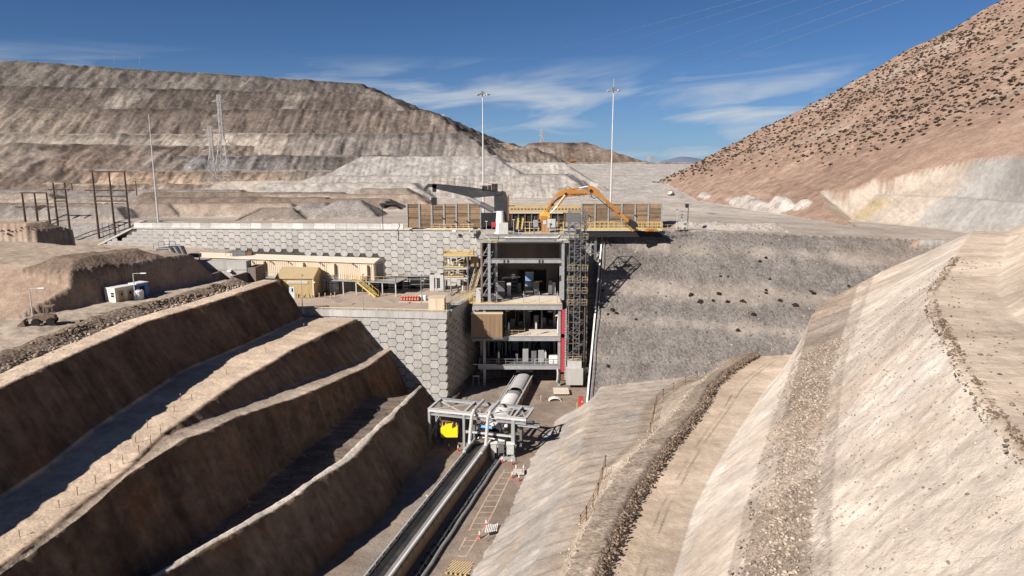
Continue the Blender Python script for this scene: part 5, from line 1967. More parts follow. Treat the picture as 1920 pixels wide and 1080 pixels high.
# terrace lamp posts
lp = thing('lamp_post', 'thin grey lamp post at the terrace edge in front of the ochre shed', 'lamp post', (0, 0, 0), 'lamp posts along the terrace edge', world=False)
MB().tube([(0, 0, 0), (0, 0, 3), (0, 0, 6.0)], [.08, .06, .045], 8).build('pole', M_STEEL, lp)
MB().bar((0, 0, 5.95), (0, .9, 6.05), .06).build('arm', M_STEEL, lp)
MB().bar((0, .7, 6.05), (0, 1.25, 6.1), .22, .1).build('lamp_head', M_STEELD, lp)
MB().box(-.18, -.18, -.6, .18, .18, .02).build('base', M_CONC, lp)
labs = ('thin grey lamp post at the terrace edge in front of the ochre shed', 'thin grey lamp post at the terrace edge below the yellow stairs', 'thin grey lamp post at the terrace edge beside the beige cabinet', 'thin grey lamp post at the terrace corner near the process tower')
for i, (px, py) in enumerate(((567.5, 582), (681, 580), (790.5, 581), (845.5, 570))):
    p = W(px, py, Z=15.0)
    if i == 0:
        lp.location = p
    else:
        place(lp, p, 0, labs[i])

# concrete head wall left of the long building
hw = thing('concrete_head_wall', 'grey concrete wall block with sloping wing walls left of the long cream building', 'wall', W(410, 525, Y=125.))
za = W(410, 490, Y=126.).z
xa, xb = W(352, 500, Y=126.).x, W(462, 500, Y=126.).x
zbm = 17.0
MB().box(xa, 126, zbm, xb, 128.5, za).build('main_wall', M_CONC, hw)
MB().box(xb + .02, 126.1, zbm, xb + 1.6, 131, za - 1.2).build('return_wall', M_CONCD, hw)
m = MB()
m.box(xa, 125.96, W(410, 506, Y=126.).z - .04, xb, 125.99, W(410, 506, Y=126.).z + .04)
m.build('joint', M_CONCD, hw)
for (pa_, pb_, pc_) in (((320, 513), (358, 505), (372, 524)), ((375, 514), (409, 508), (398, 521)), ((397, 513), (409, 509), (424, 525)), ((432, 518), (460, 510), (461, 527))):
    a, b, c = W(*pa_, Y=122.5), W(*pb_, Y=125.9), W(*pc_, Y=125.9)
    m = MB()
    m.hexa([(a.x, a.y, 17), (a.x + .45, a.y, 17), (b.x + .45, b.y, 17), (b.x, b.y, 17)], [a, a + Vector((.45, 0, 0)), b + Vector((.45, 0, 0)), b])
    m.build('wing_wall', M_CONCD, hw)
for px, py in ((379, 507), (431, 508)):
    p = W(px, py, Y=125.8)
    MB().box(p.x - .35, p.y - .5, p.z - .1, p.x + .35, p.y + .15, p.z + .2).build('wall_lamp', M_WHITE, hw)
p = W(368, 482, Y=127.)
t = thing('intake_unit', 'small dark unit on thin legs standing on top of the concrete block', 'machine', (p.x, 127, za))
for dx in (-.7, .6):
    MB().bar((p.x + dx, 127, za), (p.x + dx, 127, p.z + .3), .13).build('leg', M_RUST, t)
MB().box(p.x - 1.1, 126.5, p.z, p.x + .8, 127.5, p.z + .7).build('housing', M_STEELD, t)

# black pipe bundle running down the bank
pb_t = thing('pipe_bundle', 'bundle of black pipes bending down the bank left of the concrete block', 'pipes', W(320, 480, Y=122.))
for k in range(6):
    a = W(294 + k * 5.5, 467.5 - k * .9, Y=126.)
    b = W(318 + k * 5.0, 466.5 - k * .7, Y=124.5)
    c = W(343 + k * 1.9, 503.5 - k * 3.4, Y=121.5)
    MB().tube([a, lerp(a, b, .85), b, lerp(b, c, .12), c], .24, 8).build('pipe', M_BLACK if k % 2 else M_STEELD, pb_t)
for k in range(3):
    p, q = W(324 + 12 * k, 477 + 9 * k, Y=123.6 - k), W(347 + 4 * k, 470 + 9 * k, Y=123.6 - k)
    MB().bar(p, q, .2).build('pipe_support', M_STEEL, pb_t)
MB().rail([W(288, 467, Y=126.), W(318, 463, Y=125.), W(330, 464, Y=124.5)], 1.1, 1.4, .07, 1).build('railing', M_STEELD, pb_t)

# grey transformer frames
for i, (px0, px1, y0, y1, d) in enumerate(((806, 831.5, 545, 515, 3.0),)):
    a, b = W(px0, y0, Z=ZT), W(px1, y0, Z=ZT)
    h = W(px0, y1, Y=a.y).z
    t = thing('switch_frame', 'large grey steel enclosure with two tall open bays beside the process tower', 'enclosure', (a.x, a.y, ZT))
    MB().box(a.x, a.y, ZT, a.x + .9, a.y + 2, h).build('side_panel', M_STEELL, t)
    MB().box(b.x - .7, a.y, ZT, b.x, a.y + 2, h).build('side_panel', M_STEELL, t)
    MB().box(a.x, a.y + .05, h - .7, b.x, a.y + 2, h).build('top_panel', M_STEELL, t)
    MB().box(a.x + .3, a.y + .1, ZT, b.x - .2, a.y + 1.9, ZT + .5).build('base', M_STEELL, t)
    MB().box(a.x + .95, a.y + .3, ZT + .5, b.x - .75, a.y + 1.8, h - .75).build('coil_core', M_BLACK, t)
    for k in range(5):
        z = lerp(ZT + .7, h - 1.0, k / 4)
        MB().box(a.x + 1.6, a.y + .12, z, b.x - .9, a.y + .3, z + .25).build('louvre', M_STEELD, t)
    MB().box(a.x + 1.15, a.y + .0, ZT + .4, a.x + 1.45, a.y + .2, h - .8).build('mullion', M_STEELL, t)
labs = ('grey cabinet first in the dark row under the pipe rack, beside the tank hose', 'grey cabinet second in the dark row under the pipe rack', 'white cabinet third in the dark row, next to the large enclosure')
for i, (px0, px1) in enumerate(((770, 777), (782.5, 789), (795.5, 802))):
    a, b = W(px0, 540, Z=ZT), W(px1, 540, Z=ZT)
    h = W(px0, 524, Y=a.y).z
    t = thing('cabinet', labs[i], 'cabinet', (a.x, a.y, ZT), 'cabinets under the pipe rack')
    MB().box(a.x, a.y, ZT, b.x, a.y + .8, h).build('housing', M_STEEL if i < 2 else M_WHITE, t, bevel=.03)
    MB().box(a.x + .08, a.y - .04, ZT + .1, b.x - .08, a.y - .003, h - .1).build('door', M_STEELL, t)
# pipe rack in the shade behind
pr = thing('pipe_rack', 'low dark pipe rack running along the foot of the long wall', 'pipe rack', (-20, 140, ZT))
a, b = W(700, 522, Y=139.), W(830, 519, Y=141.)
for k in range(5):
    MB().tube([a + Vector((0, 0, -.5 * k)), b + Vector((0, 0, -.5 * k))], .16, 6).build('pipe', (M_BLACK, M_STEELD)[k % 2], pr)
for k in range(7):
    p = a.lerp(b, k / 6)
    MB().bar((p.x, p.y + .3, ZT), (p.x, p.y + .3, p.z + .25), .2).build('post', M_STEELD, pr)
MB().bar(a + Vector((0, -.1, .3)), b + Vector((0, -.1, .3)), .5, .12).build('cable_tray', M_STEEL, pr)
for k in range(4):
    p = a.lerp(b, (k + .6) / 4.5)
    MB().box(p.x - .8, p.y + .5, ZT, p.x + .8, p.y + 1.6, ZT + 2.0).build('valve_box', M_BLACK, pr)

# red rollers with pale slats on a low frame
rr_ = thing('roller_rack', 'row of red conveyor rollers with pale slats on a low frame', 'roller rack', W(768, 564, Z=ZT))
for i in range(7):
    px = 751 + i * 5.1
    a, b = W(px, 565, Z=ZT), W(px + 4.3, 565, Z=ZT)
    h = W(px, 556.5, Y=a.y).z
    MB().box(a.x, a.y, ZT + .12, b.x, a.y + .6, h).build('roller_end', M_RED, rr_)
    c = W(px + 13 - i * 1.0, 549.5, Z=ZT + .8)
    MB().bar((a.x + .2, a.y + .3, h + .02), (c.x, c.y, h + .02), .28, .12).build('slat', M_BEIGE, rr_)
    MB().tube([(a.x + .2, a.y - .03, (ZT + h) / 2), (a.x + .2, a.y - .1, (ZT + h) / 2)], .16, 8).build('roller_cap', M_YELD, rr_)
a, b = W(747, 567, Z=ZT), W(805, 568, Z=ZT)
MB().box(a.x, a.y - .2, ZT + .0, b.x, a.y + .5, ZT + .11).build('base_frame', M_BEIGE, rr_)
for px in (790, 797):
    p = W(px, 563, Z=ZT)
    t = thing('white_drum', ('left' if px == 790 else 'right') + ' white drum of two standing behind the beige cabinet', 'drum', (p.x, p.y, ZT))
    MB().lathe((p.x, p.y, ZT), [(.33, 0), (.33, .95), (.28, 1.0)], 12).build('shell', M_WHITE, t)
    MB().lathe((p.x, p.y, ZT + .45), [(.345, 0), (.345, .06)], 12).build('hoop', M_STEEL, t)
# beige cabinet at the corner
a, b = W(803.5, 582, Z=15.0), W(834, 582, Z=15.0)
h = W(803, 558.5, Y=a.y).z
t = thing('corner_cabinet', 'large plain beige cabinet at the corner of the terrace', 'cabinet', (a.x, a.y, 15))
MB().box(a.x, a.y + .1, ZT, b.x, a.y + 2.2, h).build('housing', M_BEIGE, t, bevel=.03)
MB().box(a.x - .08, a.y + .02, h, b.x + .08, a.y + 2.3, h + .09).build('lid', M_BEIGE, t)
for k in range(2):
    MB().box(lerp(a.x, b.x, k / 2) + .08, a.y + .06, ZT + .5, lerp(a.x, b.x, (k + 1) / 2) - .08, a.y + .09, h - .12).build('door', M_BEIGE, t)
MB().tube([(b.x + .5, a.y + 1, ZT), (b.x + .5, a.y + 1, ZT + 1.5)], .45, 10).build('side_tank', M_STEELD, t)

# process tower with yellow landings
YT = 136.6
pt = thing('process_tower', 'steel process tower with yellow railed landings against the long wall', 'tower', (W(858, 548, Z=ZT).x, YT, ZT))


def T(px, py, Y=YT):
    return W(px, py, Y=Y)


x0, x1 = T(833.5, 520).x, T(877, 520).x
ztt = T(850, 477).z
for x in (x0, x1):
    for y in (YT, YT + 4.2):
        MB().ibeam((x, y, ZT), (x, y, ztt), .28, .28, up=(0, 1, 0), t=.06).build('column', M_STEELD, pt)
for py in (477, 500.5, 519):
    z = T(850, py).z
    MB().box(x0 - .2, YT - .25, z - .12, x1 + .2, YT + 4.4, z).build('landing', M_STEEL if py > 480 else M_YELD, pt)
    MB().ibeam((x0, YT - .12, z - .3), (x1, YT - .12, z - .3), .2, .35, t=.05).build('beam', M_STEELL, pt)
    xr = x1 - .8 if py > 480 else x1 + 1.2
    MB().rail([(x0 - .15, YT + 4.2, z), (x0 - .15, YT - .2, z), (xr, YT - .2, z), (xr, YT + 4.2, z)], 1.15, 1.1, .07, 1, True).build('railing', M_YEL, pt)
MB().box(x0 - .2, YT - .25, ztt - .35, x1 + 1.3, YT + 4.4, ztt - .13).build('landing', M_YELD, pt)
for (a, b) in (((x0, ZT + 2.4), (T(851, 500).x, T(851, 519).z)), ((x1, ZT + 2.2), (T(851, 500).x, T(851, 519).z)), ((x0, T(0, 500).z), (x1, T(0, 480).z)), ((x1, T(0, 518).z), (x0, T(0, 502).z))):
    MB().bar((a[0], YT, a[1]), (b[0], YT, b[1]), .15).build('brace', M_STEELL, pt)
for (px, y0, y1, r, mm) in ((842, 484, 515, .2, M_WHITE), (851, 485, 512, .45, M_STEEL), (862, 490, 520, .16, M_WHITE), (868, 505, 545, .22, M_STEELL), (873, 480, 545, .18, M_RUST), (839, 505, 518, .3, M_STEELD)):
    a, b = T(px, y0, YT + 1.6), T(px, y1, YT + 1.6)
    MB().tube([a, b], r, 8).build('pipe', mm, pt)
m = MB()
m.tube([T(844, 517, YT + 1), T(849, 513, YT + 1), T(850, 500, YT + 1), T(846, 490, YT + 1)], .16, 8)
m.build('pipe', M_WHITE, pt)
for (px0, px1, y0, y1, mm) in ((834, 841, 508, 501, M_STEELD), (872, 881, 504, 499, M_WHITE), (858, 868, 500, 484, M_BLACK), (843, 852, 519, 503, M_BLACK), (869, 878, 547, 533, M_STEELL)):
    a, b = T(px0, y0, YT + 2.2), T(px1, y1, YT + 2.2)
    MB().box(a.x, a.y - .6, min(a.z, b.z), b.x, a.y + .6, max(a.z, b.z)).build('equipment_box', mm, pt)
# ochre cage and tall stair right of it
MB().box(T(882, 480, 138).x, 138, T(0, 500, 138).z, T(897, 480, 138).x, 140, T(0, 483, 138).z).build('ochre_cage', M_BRWN, pt)
sa, sb = T(893, 505, 138.5), T(880, 549, 134.5)
m = MB()
for s_ in (0, 1.1):
    m.bar(sa + Vector((s_, 0, 0)), sb + Vector((s_, 0, 0)), .1, .3)
for k in range(22):
    p = sa.lerp(sb, k / 21)
    m.bar(p, p + Vector((1.1, 0, 0)), .25, .05)
m.build('staircase', M_TAN, pt)
m = MB()
for s_ in (0, 1.1):
    a, b = sa + Vector((s_, 0, 0)), sb + Vector((s_, 0, 0))
    for k in range(6):
        p = a.lerp(b, k / 5)
        m.bar(p, p + Vector((0, 0, 1.1)), .06)
    m.bar(a + Vector((0, 0, 1.1)), b + Vector((0, 0, 1.1)), .07)
m.build('stair_rail', M_STEELL, pt)
# yellow bridge from terrace to deck two
br = thing('link_bridge', 'short yellow railed bridge between terrace corner and crusher deck', 'walkway', (-7.4, 128, 14.6))
MB().box(-8.6, 126.2, 14.35, -5.4, 127.8, 14.58).build('deck', M_YELD, br)
MB().rail([(-9.2, 126.2, 14.6), (-5.5, 126.2, 14.6)], 1.3, .6, .08, 2).build('railing', M_YEL, br)
MB().rail([(-9.2, 127.8, 14.6), (-5.5, 127.8, 14.6)], 1.3, .6, .08, 2).build('railing', M_YEL, br)

# ------------------------------------------------------------------ people
M_SKIN = mat('skin', (.33, .19, .12), .6)
M_CLOTHD = mat('dark_work_clothes', (.035, .035, .045), .9, mott=.2)
M_CLOTHG = mat('grey_work_clothes', (.16, .16, .17), .9, mott=.2)


def person(label, loc, rz, cloth, hat, stride=.28):
    t = thing('person', label, 'person', loc, None, world=False, rz=rz)
    J = {'pel': (0, 0, .95, .135), 'sp': (0, .01, 1.18, .135), 'ch': (0, .0, 1.38, .15), 'nk': (0, -.01, 1.50, .06),
         'hl': (-.09, 0, .90, .095), 'kl': (-.10, -stride * .6, .50, .068), 'al': (-.10, -stride * .55, .09, .05), 'tl': (-.10, -stride * .55 - .17, .04, .045),
         'hr': (.09, 0, .90, .095), 'kr': (.10, stride * .25, .49, .068), 'ar': (.10, stride * .9, .12, .05), 'tr': (.10, stride * .9 - .16, .05, .045),
         'sl': (-.19, 0, 1.42, .07), 'el': (-.24, .10, 1.14, .048), 'wl': (-.24, -.02, .90, .038), 'sr': (.19, 0, 1.42, .07), 'er': (.24, -.02, 1.13, .048), 'wr': (.23, -.20, .95, .038)}
    ed = (('pel', 'sp'), ('sp', 'ch'), ('ch', 'nk'), ('pel', 'hl'), ('hl', 'kl'), ('kl', 'al'), ('al', 'tl'), ('pel', 'hr'), ('hr', 'kr'), ('kr', 'ar'), ('ar', 'tr'), ('ch', 'sl'), ('sl', 'el'), ('el', 'wl'), ('ch', 'sr'), ('sr', 'er'), ('er', 'wr'))
    ks = list(J)
    me = bpy.data.meshes.new('body')
    me.from_pydata([J[k][:3] for k in ks], [(ks.index(a), ks.index(b)) for a, b in ed], [])
    me.materials.append(cloth)
    o = bpy.data.objects.new('body', me)
    col.objects.link(o)
    o.parent = t
    md = o.modifiers.new('skin', 'SKIN')
    for i, k in enumerate(ks):
        sv = me.skin_vertices[0].data[i]
        sv.radius = (J[k][3], J[k][3])
        sv.use_root = k == 'pel'
    sb_ = o.modifiers.new('smooth', 'SUBSURF')
    sb_.levels = sb_.render_levels = 1
    MB().lathe((0, -.02, 1.53), [(.05, -.04), (.075, .02), (.088, .10), (.08, .17), (.04, .215)], 10).build('head', M_SKIN, t, smooth=True)
    MB().lathe((0, -.02, 1.655), [(.125, 0), (.108, .02), (.10, .07), (.05, .125)], 12).build('hard_hat', hat, t)
    for sx_, k in ((-1, 'wl'), (1, 'wr')):
        x, y, z, _ = J[k]
        m = MB()
        m.prism([(x - .02, y - .04, z - .01), (x + .02, y - .04, z - .01), (x + .02, y + .035, z - .02), (x + .02, y + .035, z - .09), (x - .02, y + .035, z - .09), (x - .02, y - .04, z - .08)][:4], (0, -.005, -.09))
        for f in range(4):
            m.bar((x, y - .035 + f * .022, z - .09), (x - sx_ * .015, y - .04 + f * .022, z - .17 + abs(f - 1.5) * .012), .019)
        m.bar((x - sx_ * .01, y - .045, z - .04), (x - sx_ * .03, y - .08, z - .10), .021)
        m.build('hand', M_SKIN, t)
    return t


p = W(859, 551.5, Z=ZT)
person('person in dark clothes and hard hat walking on the terrace under the process tower', (p.x, p.y, ZT + .02), R(100), M_CLOTHD, M_TAN)
p = W(846, 551, Z=ZT)
person('person in grey clothes and white hard hat beside the lamp post near the tower', (p.x, p.y, ZT + .02), R(-60), M_CLOTHG, M_WHITE, .15)

# ------------------------------------------------------------------ things on the road at the left
def gz(x, y):
    return ground_z(x, y)


p = W(245, 570, Z=20.3)
cz = gz(p.x, p.y)
ax = Vector((.36, .93, 0)).normalized()       # along the road
ay = Vector((-ax.y, ax.x, 0))
ct_ = thing('site_cabin', 'white site cabin with a small window on its end beside the haul road', 'cabin', W(216, 572, Z=20.3))
c0 = W(217.5, 567, Z=20.3)
c0.z = cz
wl = -ay if ay.x > 0 else ay


def Cb_(u, v, z):
    return c0 + ax * u * .85 + wl * v * .85 + Vector((0, 0, z * .85))


m = MB()
m.hexa([Cb_(0, 0, -.2), Cb_(3.9, 0, -.2), Cb_(3.9, 2.5, -.2), Cb_(0, 2.5, -.2)], [Cb_(0, 0, 2.5), Cb_(3.9, 0, 2.5), Cb_(3.9, 2.5, 2.5), Cb_(0, 2.5, 2.5)])
m.build('wall', mat('cabin_white', (.66, .61, .53), .6, mott=.05, dirt=(.5, .42, .33), dirt_amt=.4), ct_)
m = MB()
m.hexa([Cb_(-.08, -.08, 2.5), Cb_(3.98, -.08, 2.5), Cb_(3.98, 2.58, 2.5), Cb_(-.08, 2.58, 2.5)], [Cb_(-.08, -.08, 2.62), Cb_(3.98, -.08, 2.62), Cb_(3.98, 2.58, 2.62), Cb_(-.08, 2.58, 2.62)])
m.build('roof', M_WHITE, ct_)
m = MB()
m.hexa([Cb_(-.04, .3, 1.0), Cb_(.0, .3, 1.0), Cb_(.0, 1.0, 1.0), Cb_(-.04, 1.0, 1.0)], [Cb_(-.04, .3, 1.8), Cb_(.0, .3, 1.8), Cb_(.0, 1.0, 1.8), Cb_(-.04, 1.0, 1.8)])
wn = m.build('window', M_GLASS, ct_)
m = MB()
m.hexa([Cb_(-.06, .25, 1.36), Cb_(-.045, .25, 1.36), Cb_(-.045, 1.05, 1.36), Cb_(-.06, 1.05, 1.36)], [Cb_(-.06, .25, 1.44), Cb_(-.045, .25, 1.44), Cb_(-.045, 1.05, 1.44), Cb_(-.06, 1.05, 1.44)])
m.build('window_bar', M_WHITE, ct_)
for u in (.7, 2.4):
    m = MB()
    m.hexa([Cb_(u, -.05, 0), Cb_(u + 1.0, -.05, 0), Cb_(u + 1.0, 0, 0), Cb_(u, 0, 0)], [Cb_(u, -.05, 2.0), Cb_(u + 1.0, -.05, 2.0), Cb_(u + 1.0, 0, 2.0), Cb_(u, 0, 2.0)])
    m.build('door', M_TAN, ct_)
    m = MB()
    m.hexa([Cb_(u + .3, -.08, 1.1), Cb_(u + .7, -.08, 1.1), Cb_(u + .7, -.051, 1.1), Cb_(u + .3, -.051, 1.1)], [Cb_(u + .3, -.08, 1.6), Cb_(u + .7, -.08, 1.6), Cb_(u + .7, -.051, 1.6), Cb_(u + .3, -.051, 1.6)])
    m.build('door_window', M_GLASS, ct_)
bt = thing('blue_cabin', 'blue cabin with white roof directly behind the white site cabin', 'cabin', Cb_(4.60, 1, 0))
m = MB()
m.hexa([Cb_(4.20, -.1, -.2), Cb_(6.60, -.1, -.2), Cb_(6.60, 2.4, -.2), Cb_(4.20, 2.4, -.2)], [Cb_(4.20, -.1, 2.6), Cb_(6.60, -.1, 2.6), Cb_(6.60, 2.4, 2.6), Cb_(4.20, 2.4, 2.6)])
m.build('wall', M_BLUE, bt)
m = MB()
m.hexa([Cb_(4.10, -.2, 2.6), Cb_(6.70, -.2, 2.6), Cb_(6.70, 2.5, 2.6), Cb_(4.10, 2.5, 2.6)], [Cb_(4.10, -.2, 2.75), Cb_(6.70, -.2, 2.75), Cb_(6.70, 2.5, 2.75), Cb_(4.10, 2.5, 2.75)])
m.build('roof', M_WHITE, bt)
m = MB()
m.hexa([Cb_(4.80, -.16, 0), Cb_(5.80, -.16, 0), Cb_(5.80, -.11, 0), Cb_(4.80, -.11, 0)], [Cb_(4.80, -.16, 2.1), Cb_(5.80, -.16, 2.1), Cb_(5.80, -.11, 2.1), Cb_(4.80, -.11, 2.1)])
m.build('door', M_BLACK, bt)
q = W(260, 556, Z=20.6)
wt = thing('water_tank', 'small white round tank behind the street lamp by the cabins', 'tank', (q.x, q.y, gz(q.x, q.y)))
MB().lathe((q.x, q.y, gz(q.x, q.y) - .2), [(.75, 0), (.75, 1.45), (.6, 1.6)], 14).build('shell', M_WHITE, wt)
MB().lathe((q.x, q.y, gz(q.x, q.y) + 1.41), [(.25, 0), (.25, .12)], 10).build('lid', M_STEEL, wt)
# street lamps
for (px, py, yt, lb) in ((254, 561, 513, 'grey street lamp with a pale arm standing beside the blue cabin'), (62, 598, 541, 'thin grey street lamp at the far left of the haul road')):
    q = W(px, py, Z=20.4)
    h = W(px - 3, yt, Y=q.y).z
    z0 = gz(q.x, q.y)
    t = thing('street_lamp', lb, 'street lamp', (q.x, q.y, z0), 'street lamps by the haul road')
    MB().tube([(q.x, q.y, z0 - .2), (q.x, q.y, h)], [.09, .055], 8).build('pole', M_STEELL, t)
    MB().bar((q.x, q.y, h), (q.x + 1.5, q.y + .1, h + .06), .06).build('arm', M_STEELL, t)
    MB().bar((q.x + 1.1, q.y + .1, h + .04), (q.x + 1.9, q.y + .1, h + .05), .3, .12).build('lamp_head', M_WHITE, t)
# dusty loader parked on the road
q = W(84, 608, Z=20.3)
z0 = gz(q.x, q.y)
ld = thing('loader', 'small dust covered loader with a dark tyre parked on the haul road', 'loader', (q.x, q.y, z0), None, world=False, rz=R(200))
M_DST = mat('dust_brown_paint', (.20, .145, .105), .9, mott=.25, scale=3)
m = MB()
m.prism([(-1.3, -.55, .55), (1.0, -.55, .55), (1.25, -.55, .95), (1.1, -.55, 1.35), (-.2, -.55, 1.4), (-1.3, -.55, 1.15)], (0, 1.1, 0))
m.build('body', M_DST, ld, bevel=.05)
cb = MB()
for x in (-.2, -1.1):
    for y in (-.5, .5):
        cb.bar((x, y, 1.2), (x, y, 2.3), .1)
cb.box(-1.25, -.6, 2.3, -.05, .6, 2.42)
cb.build('cab_frame', M_DST, ld)
for x in (-.85, .75):
    for y in (-.75, .75):
        MB().tube([(x, y - .18, .48), (x, y + .18, .48)], .48, 14).build('wheel', M_BLACK, ld)
m = MB()
m.bar((1.0, -.4, 1.2), (2.0, -.4, .6), .16)
m.bar((1.0, .4, 1.2), (2.0, .4, .6), .16)
m.build('lift_arm', M_DST, ld)
m = MB()
m.prism([(1.9, -.85, .1), (2.6, -.85, .1), (2.7, -.85, .25), (2.0, -.85, .9)], (0, 1.7, 0))
m.build('bucket', M_DST, ld)
MB().bar((-.9, .3, 2.42), (-.9, .3, 3.2), .09).build('exhaust', M_DST, ld)
# marker posts and fences along the left benches
sp_ = thing('marker_post', 'thin dark marker post on the edge of the long bench', 'post', (0, 0, 0), 'marker posts along the bench edges', world=False)
MB().bar((0, 0, -.2), (0, 0, .9), .045).build('stake', M_RUST, sp_)
MB().box(-.05, -.03, .75, .05, .03, .9).build('reflector', M_TAN, sp_)
fst = True
for i_, (px, py) in enumerate(sorted(((570, 617), (499, 662), (425, 703), (339, 752), (255, 832), (283, 833), (261, 852), (231, 870), (208, 888), (180, 909), (146, 932), (112, 957), (38, 1013), (302, 816), (277, 803), (327, 772), (360, 752)), key=lambda q_: -q_[0])):
    z = 13.6
    q = W(px, py, Z=z)
    xb_, zb_2 = BU_(q.y) if q.y > 63 else B_(q.y)
    q = W(px, py, Z=float(zb_2) + .1)
    if fst:
        sp_.location = q
        fst = False
        sp_['label'] = 'thin dark marker post on the long sunlit bench, first from the panel wall'
    else:
        place(sp_, q, random.uniform(0, 3), 'thin dark marker post on the long sunlit bench, ' + ORD[i_] + ' from the panel wall')
# rails where the benches meet the wall
for (lb, pts) in (('white tube handrail going down beside the upper bench end at the panel wall', ((630, 631), (653, 632), (661, 645), (668, 666))), ('grey tube handrail going down beside the lower bench end at the panel wall', ((711, 702), (725, 702), (734, 725)))):
    P3 = [W(x, y, Y=113.8) for x, y in pts]
    t = thing('hand_rail', lb, 'railing', P3[0])
    MB().tube(P3, .07, 6).build('top_rail', M_STEELL, t)
    MB().tube([p_ - Vector((0, 0, .5)) for p_ in P3], .05, 6).build('mid_rail', M_STEELL, t)
    for p_ in P3:
        MB().bar(p_ - Vector((0, 0, 1.2)), p_, .06).build('post', M_STEELL, t)
# ------------------------------------------------------------------ conveyor and transfer gantry in the trench
cv_ = thing('conveyor', 'long belt conveyor on a raised frame running down the middle of the trench', 'conveyor', WF(800, 990))
RL0, RL1 = WF(893, 824, 1.9), WF(685, 1078, 1.9)
RR0, RR1 = WF(917.5, 824, 1.9), WF(733, 1080, 1.9)
ca, cb2 = (RL0 + RR0) / 2, (RL1 + RR1) / 2
cdir = (cb2 - ca).normalized()
cw = ((RR0 - RL0).length + (RR1 - RL1).length) / 4 + .12
cside = Vector((-cdir.y, cdir.x, 0)).normalized()
if cside.x < 0:
    cside = -cside
cl_len = (cb2 - ca).length + 30
cup = cside.cross(cdir)
if cup.z < 0:
    cup = -cup


def V(t, s, h):
    """t metres down the belt from the gantry, s to the right, h above the rail line"""
    return ca + cdir * t + cside * s + Vector((0, 0, h))


MB().bar(V(0, -cw, 0), V(cl_len, -cw, 0), .14, .14).build('rail', M_STEELL, cv_)
MB().tube([V(0, cw - .05, 0), V(cl_len, cw - .05, 0)], .17, 10).build('rail', M_WHITE, cv_)
MB().bar(V(0, -cw + .22, -.32), V(cl_len, -cw + .22, -.32), .12, .3).build('stringer', M_STEELD, cv_)
MB().bar(V(0, cw - .12, -.28), V(cl_len, cw - .12, -.28), .12, .4).build('stringer', M_STEEL, cv_)
MB().bar(V(0, -cw, -.62), V(cl_len, -cw, -.62), .1, .12).build('stringer', M_STEEL, cv_)
m = MB()
bw2 = cw * .62
for (sa_, ha, sb_2, hb2) in ((-bw2 - .05, -.22, -bw2 * .42, -.52), (-bw2 * .42, -.52, bw2 * .55, -.52), (bw2 * .55, -.52, bw2 + .25, -.22)):
    m.hexa([V(0, sa_, ha - .03), V(0, sb_2, hb2 - .03), V(cl_len, sb_2, hb2 - .03), V(cl_len, sa_, ha - .03)], [V(0, sa_, ha), V(0, sb_2, hb2), V(cl_len, sb_2, hb2), V(cl_len, sa_, ha)])
m.build('belt', M_BELT, cv_)
MB().bar(V(0, cw * .62, -.17), V(cl_len, cw * .62, -.17), cw * .42, .05).build('cover_strip', mat('dull_grey_sheet', (.24, .235, .23), .9, mott=.15), cv_)
MB().bar(V(0, -cw * .86, -.12), V(cl_len, -cw * .86, -.12), .16, .06).build('cover_strip', M_STEELD, cv_)
n_i = 40
for k in range(n_i):
    t_ = .6 + k * (cl_len - 1) / n_i
    m = MB()
    m.bar(V(t_, -cw, -.62), V(t_, -cw, .0), .1)
    m.bar(V(t_, -cw, -.05), V(t_ + .9, -cw, -.6), .07)
    m.bar(V(t_, -cw + .1, -.3), V(t_, -bw2, -.3), .12)
    m.build('idler_bracket', M_BLACK if k % 2 else M_STEELD, cv_)
    MB().bar(V(t_ + .1, -cw - .02, -.18), V(t_ + .55, -cw - .02, -.48), .05, .32).build('guard_plate', M_BEIGE, cv_)
for k in range(22):
    t_ = .4 + k * (cl_len - 1) / 22
    t2 = t_ + (cl_len - 1) / 22 - .14
    m = MB()
    m.hexa([V(t_, cw + .12, -1.75), V(t2, cw + .12, -1.75), V(t2, cw + .17, -1.75), V(t_, cw + .17, -1.75)], [V(t_, cw + .02, -.42), V(t2, cw + .02, -.42), V(t2, cw + .07, -.42), V(t_, cw + .07, -.42)])
    m.build('side_panel', M_BRWN, cv_)
    MB().bar(V(t_ - .07, cw + .12, -1.9), V(t_ - .07, cw + .1, -.1), .12).build('leg', M_STEEL, cv_)
    MB().bar(V(t_ - .07, -cw + .05, -1.9), V(t_ - .07, -cw + .05, -.6), .12).build('leg', M_STEELD, cv_)
m = MB()
m.rail([V(0, cw + .2, -.55), V(cl_len, cw + .2, -.55)], .4, 1.4, .05, 0)
m.build('pull_cord', M_STEELD, cv_)

# covered upper part between crusher and gantry
uv = thing('covered_conveyor', 'conveyor under a curved pale cover coming out of the crusher building', 'conveyor', WF(955, 745))
U0, U1 = WF(982, 704, 1.7), WF(922, 806, 1.7)
ud = (U1 - U0).normalized()
us = Vector((-ud.y, ud.x, 0)).normalized()
us = us if us.x > 0 else -us
ul = (U1 - U0).length


def V2(t, s, h):
    return U0 + ud * t + us * s + Vector((0, 0, h))


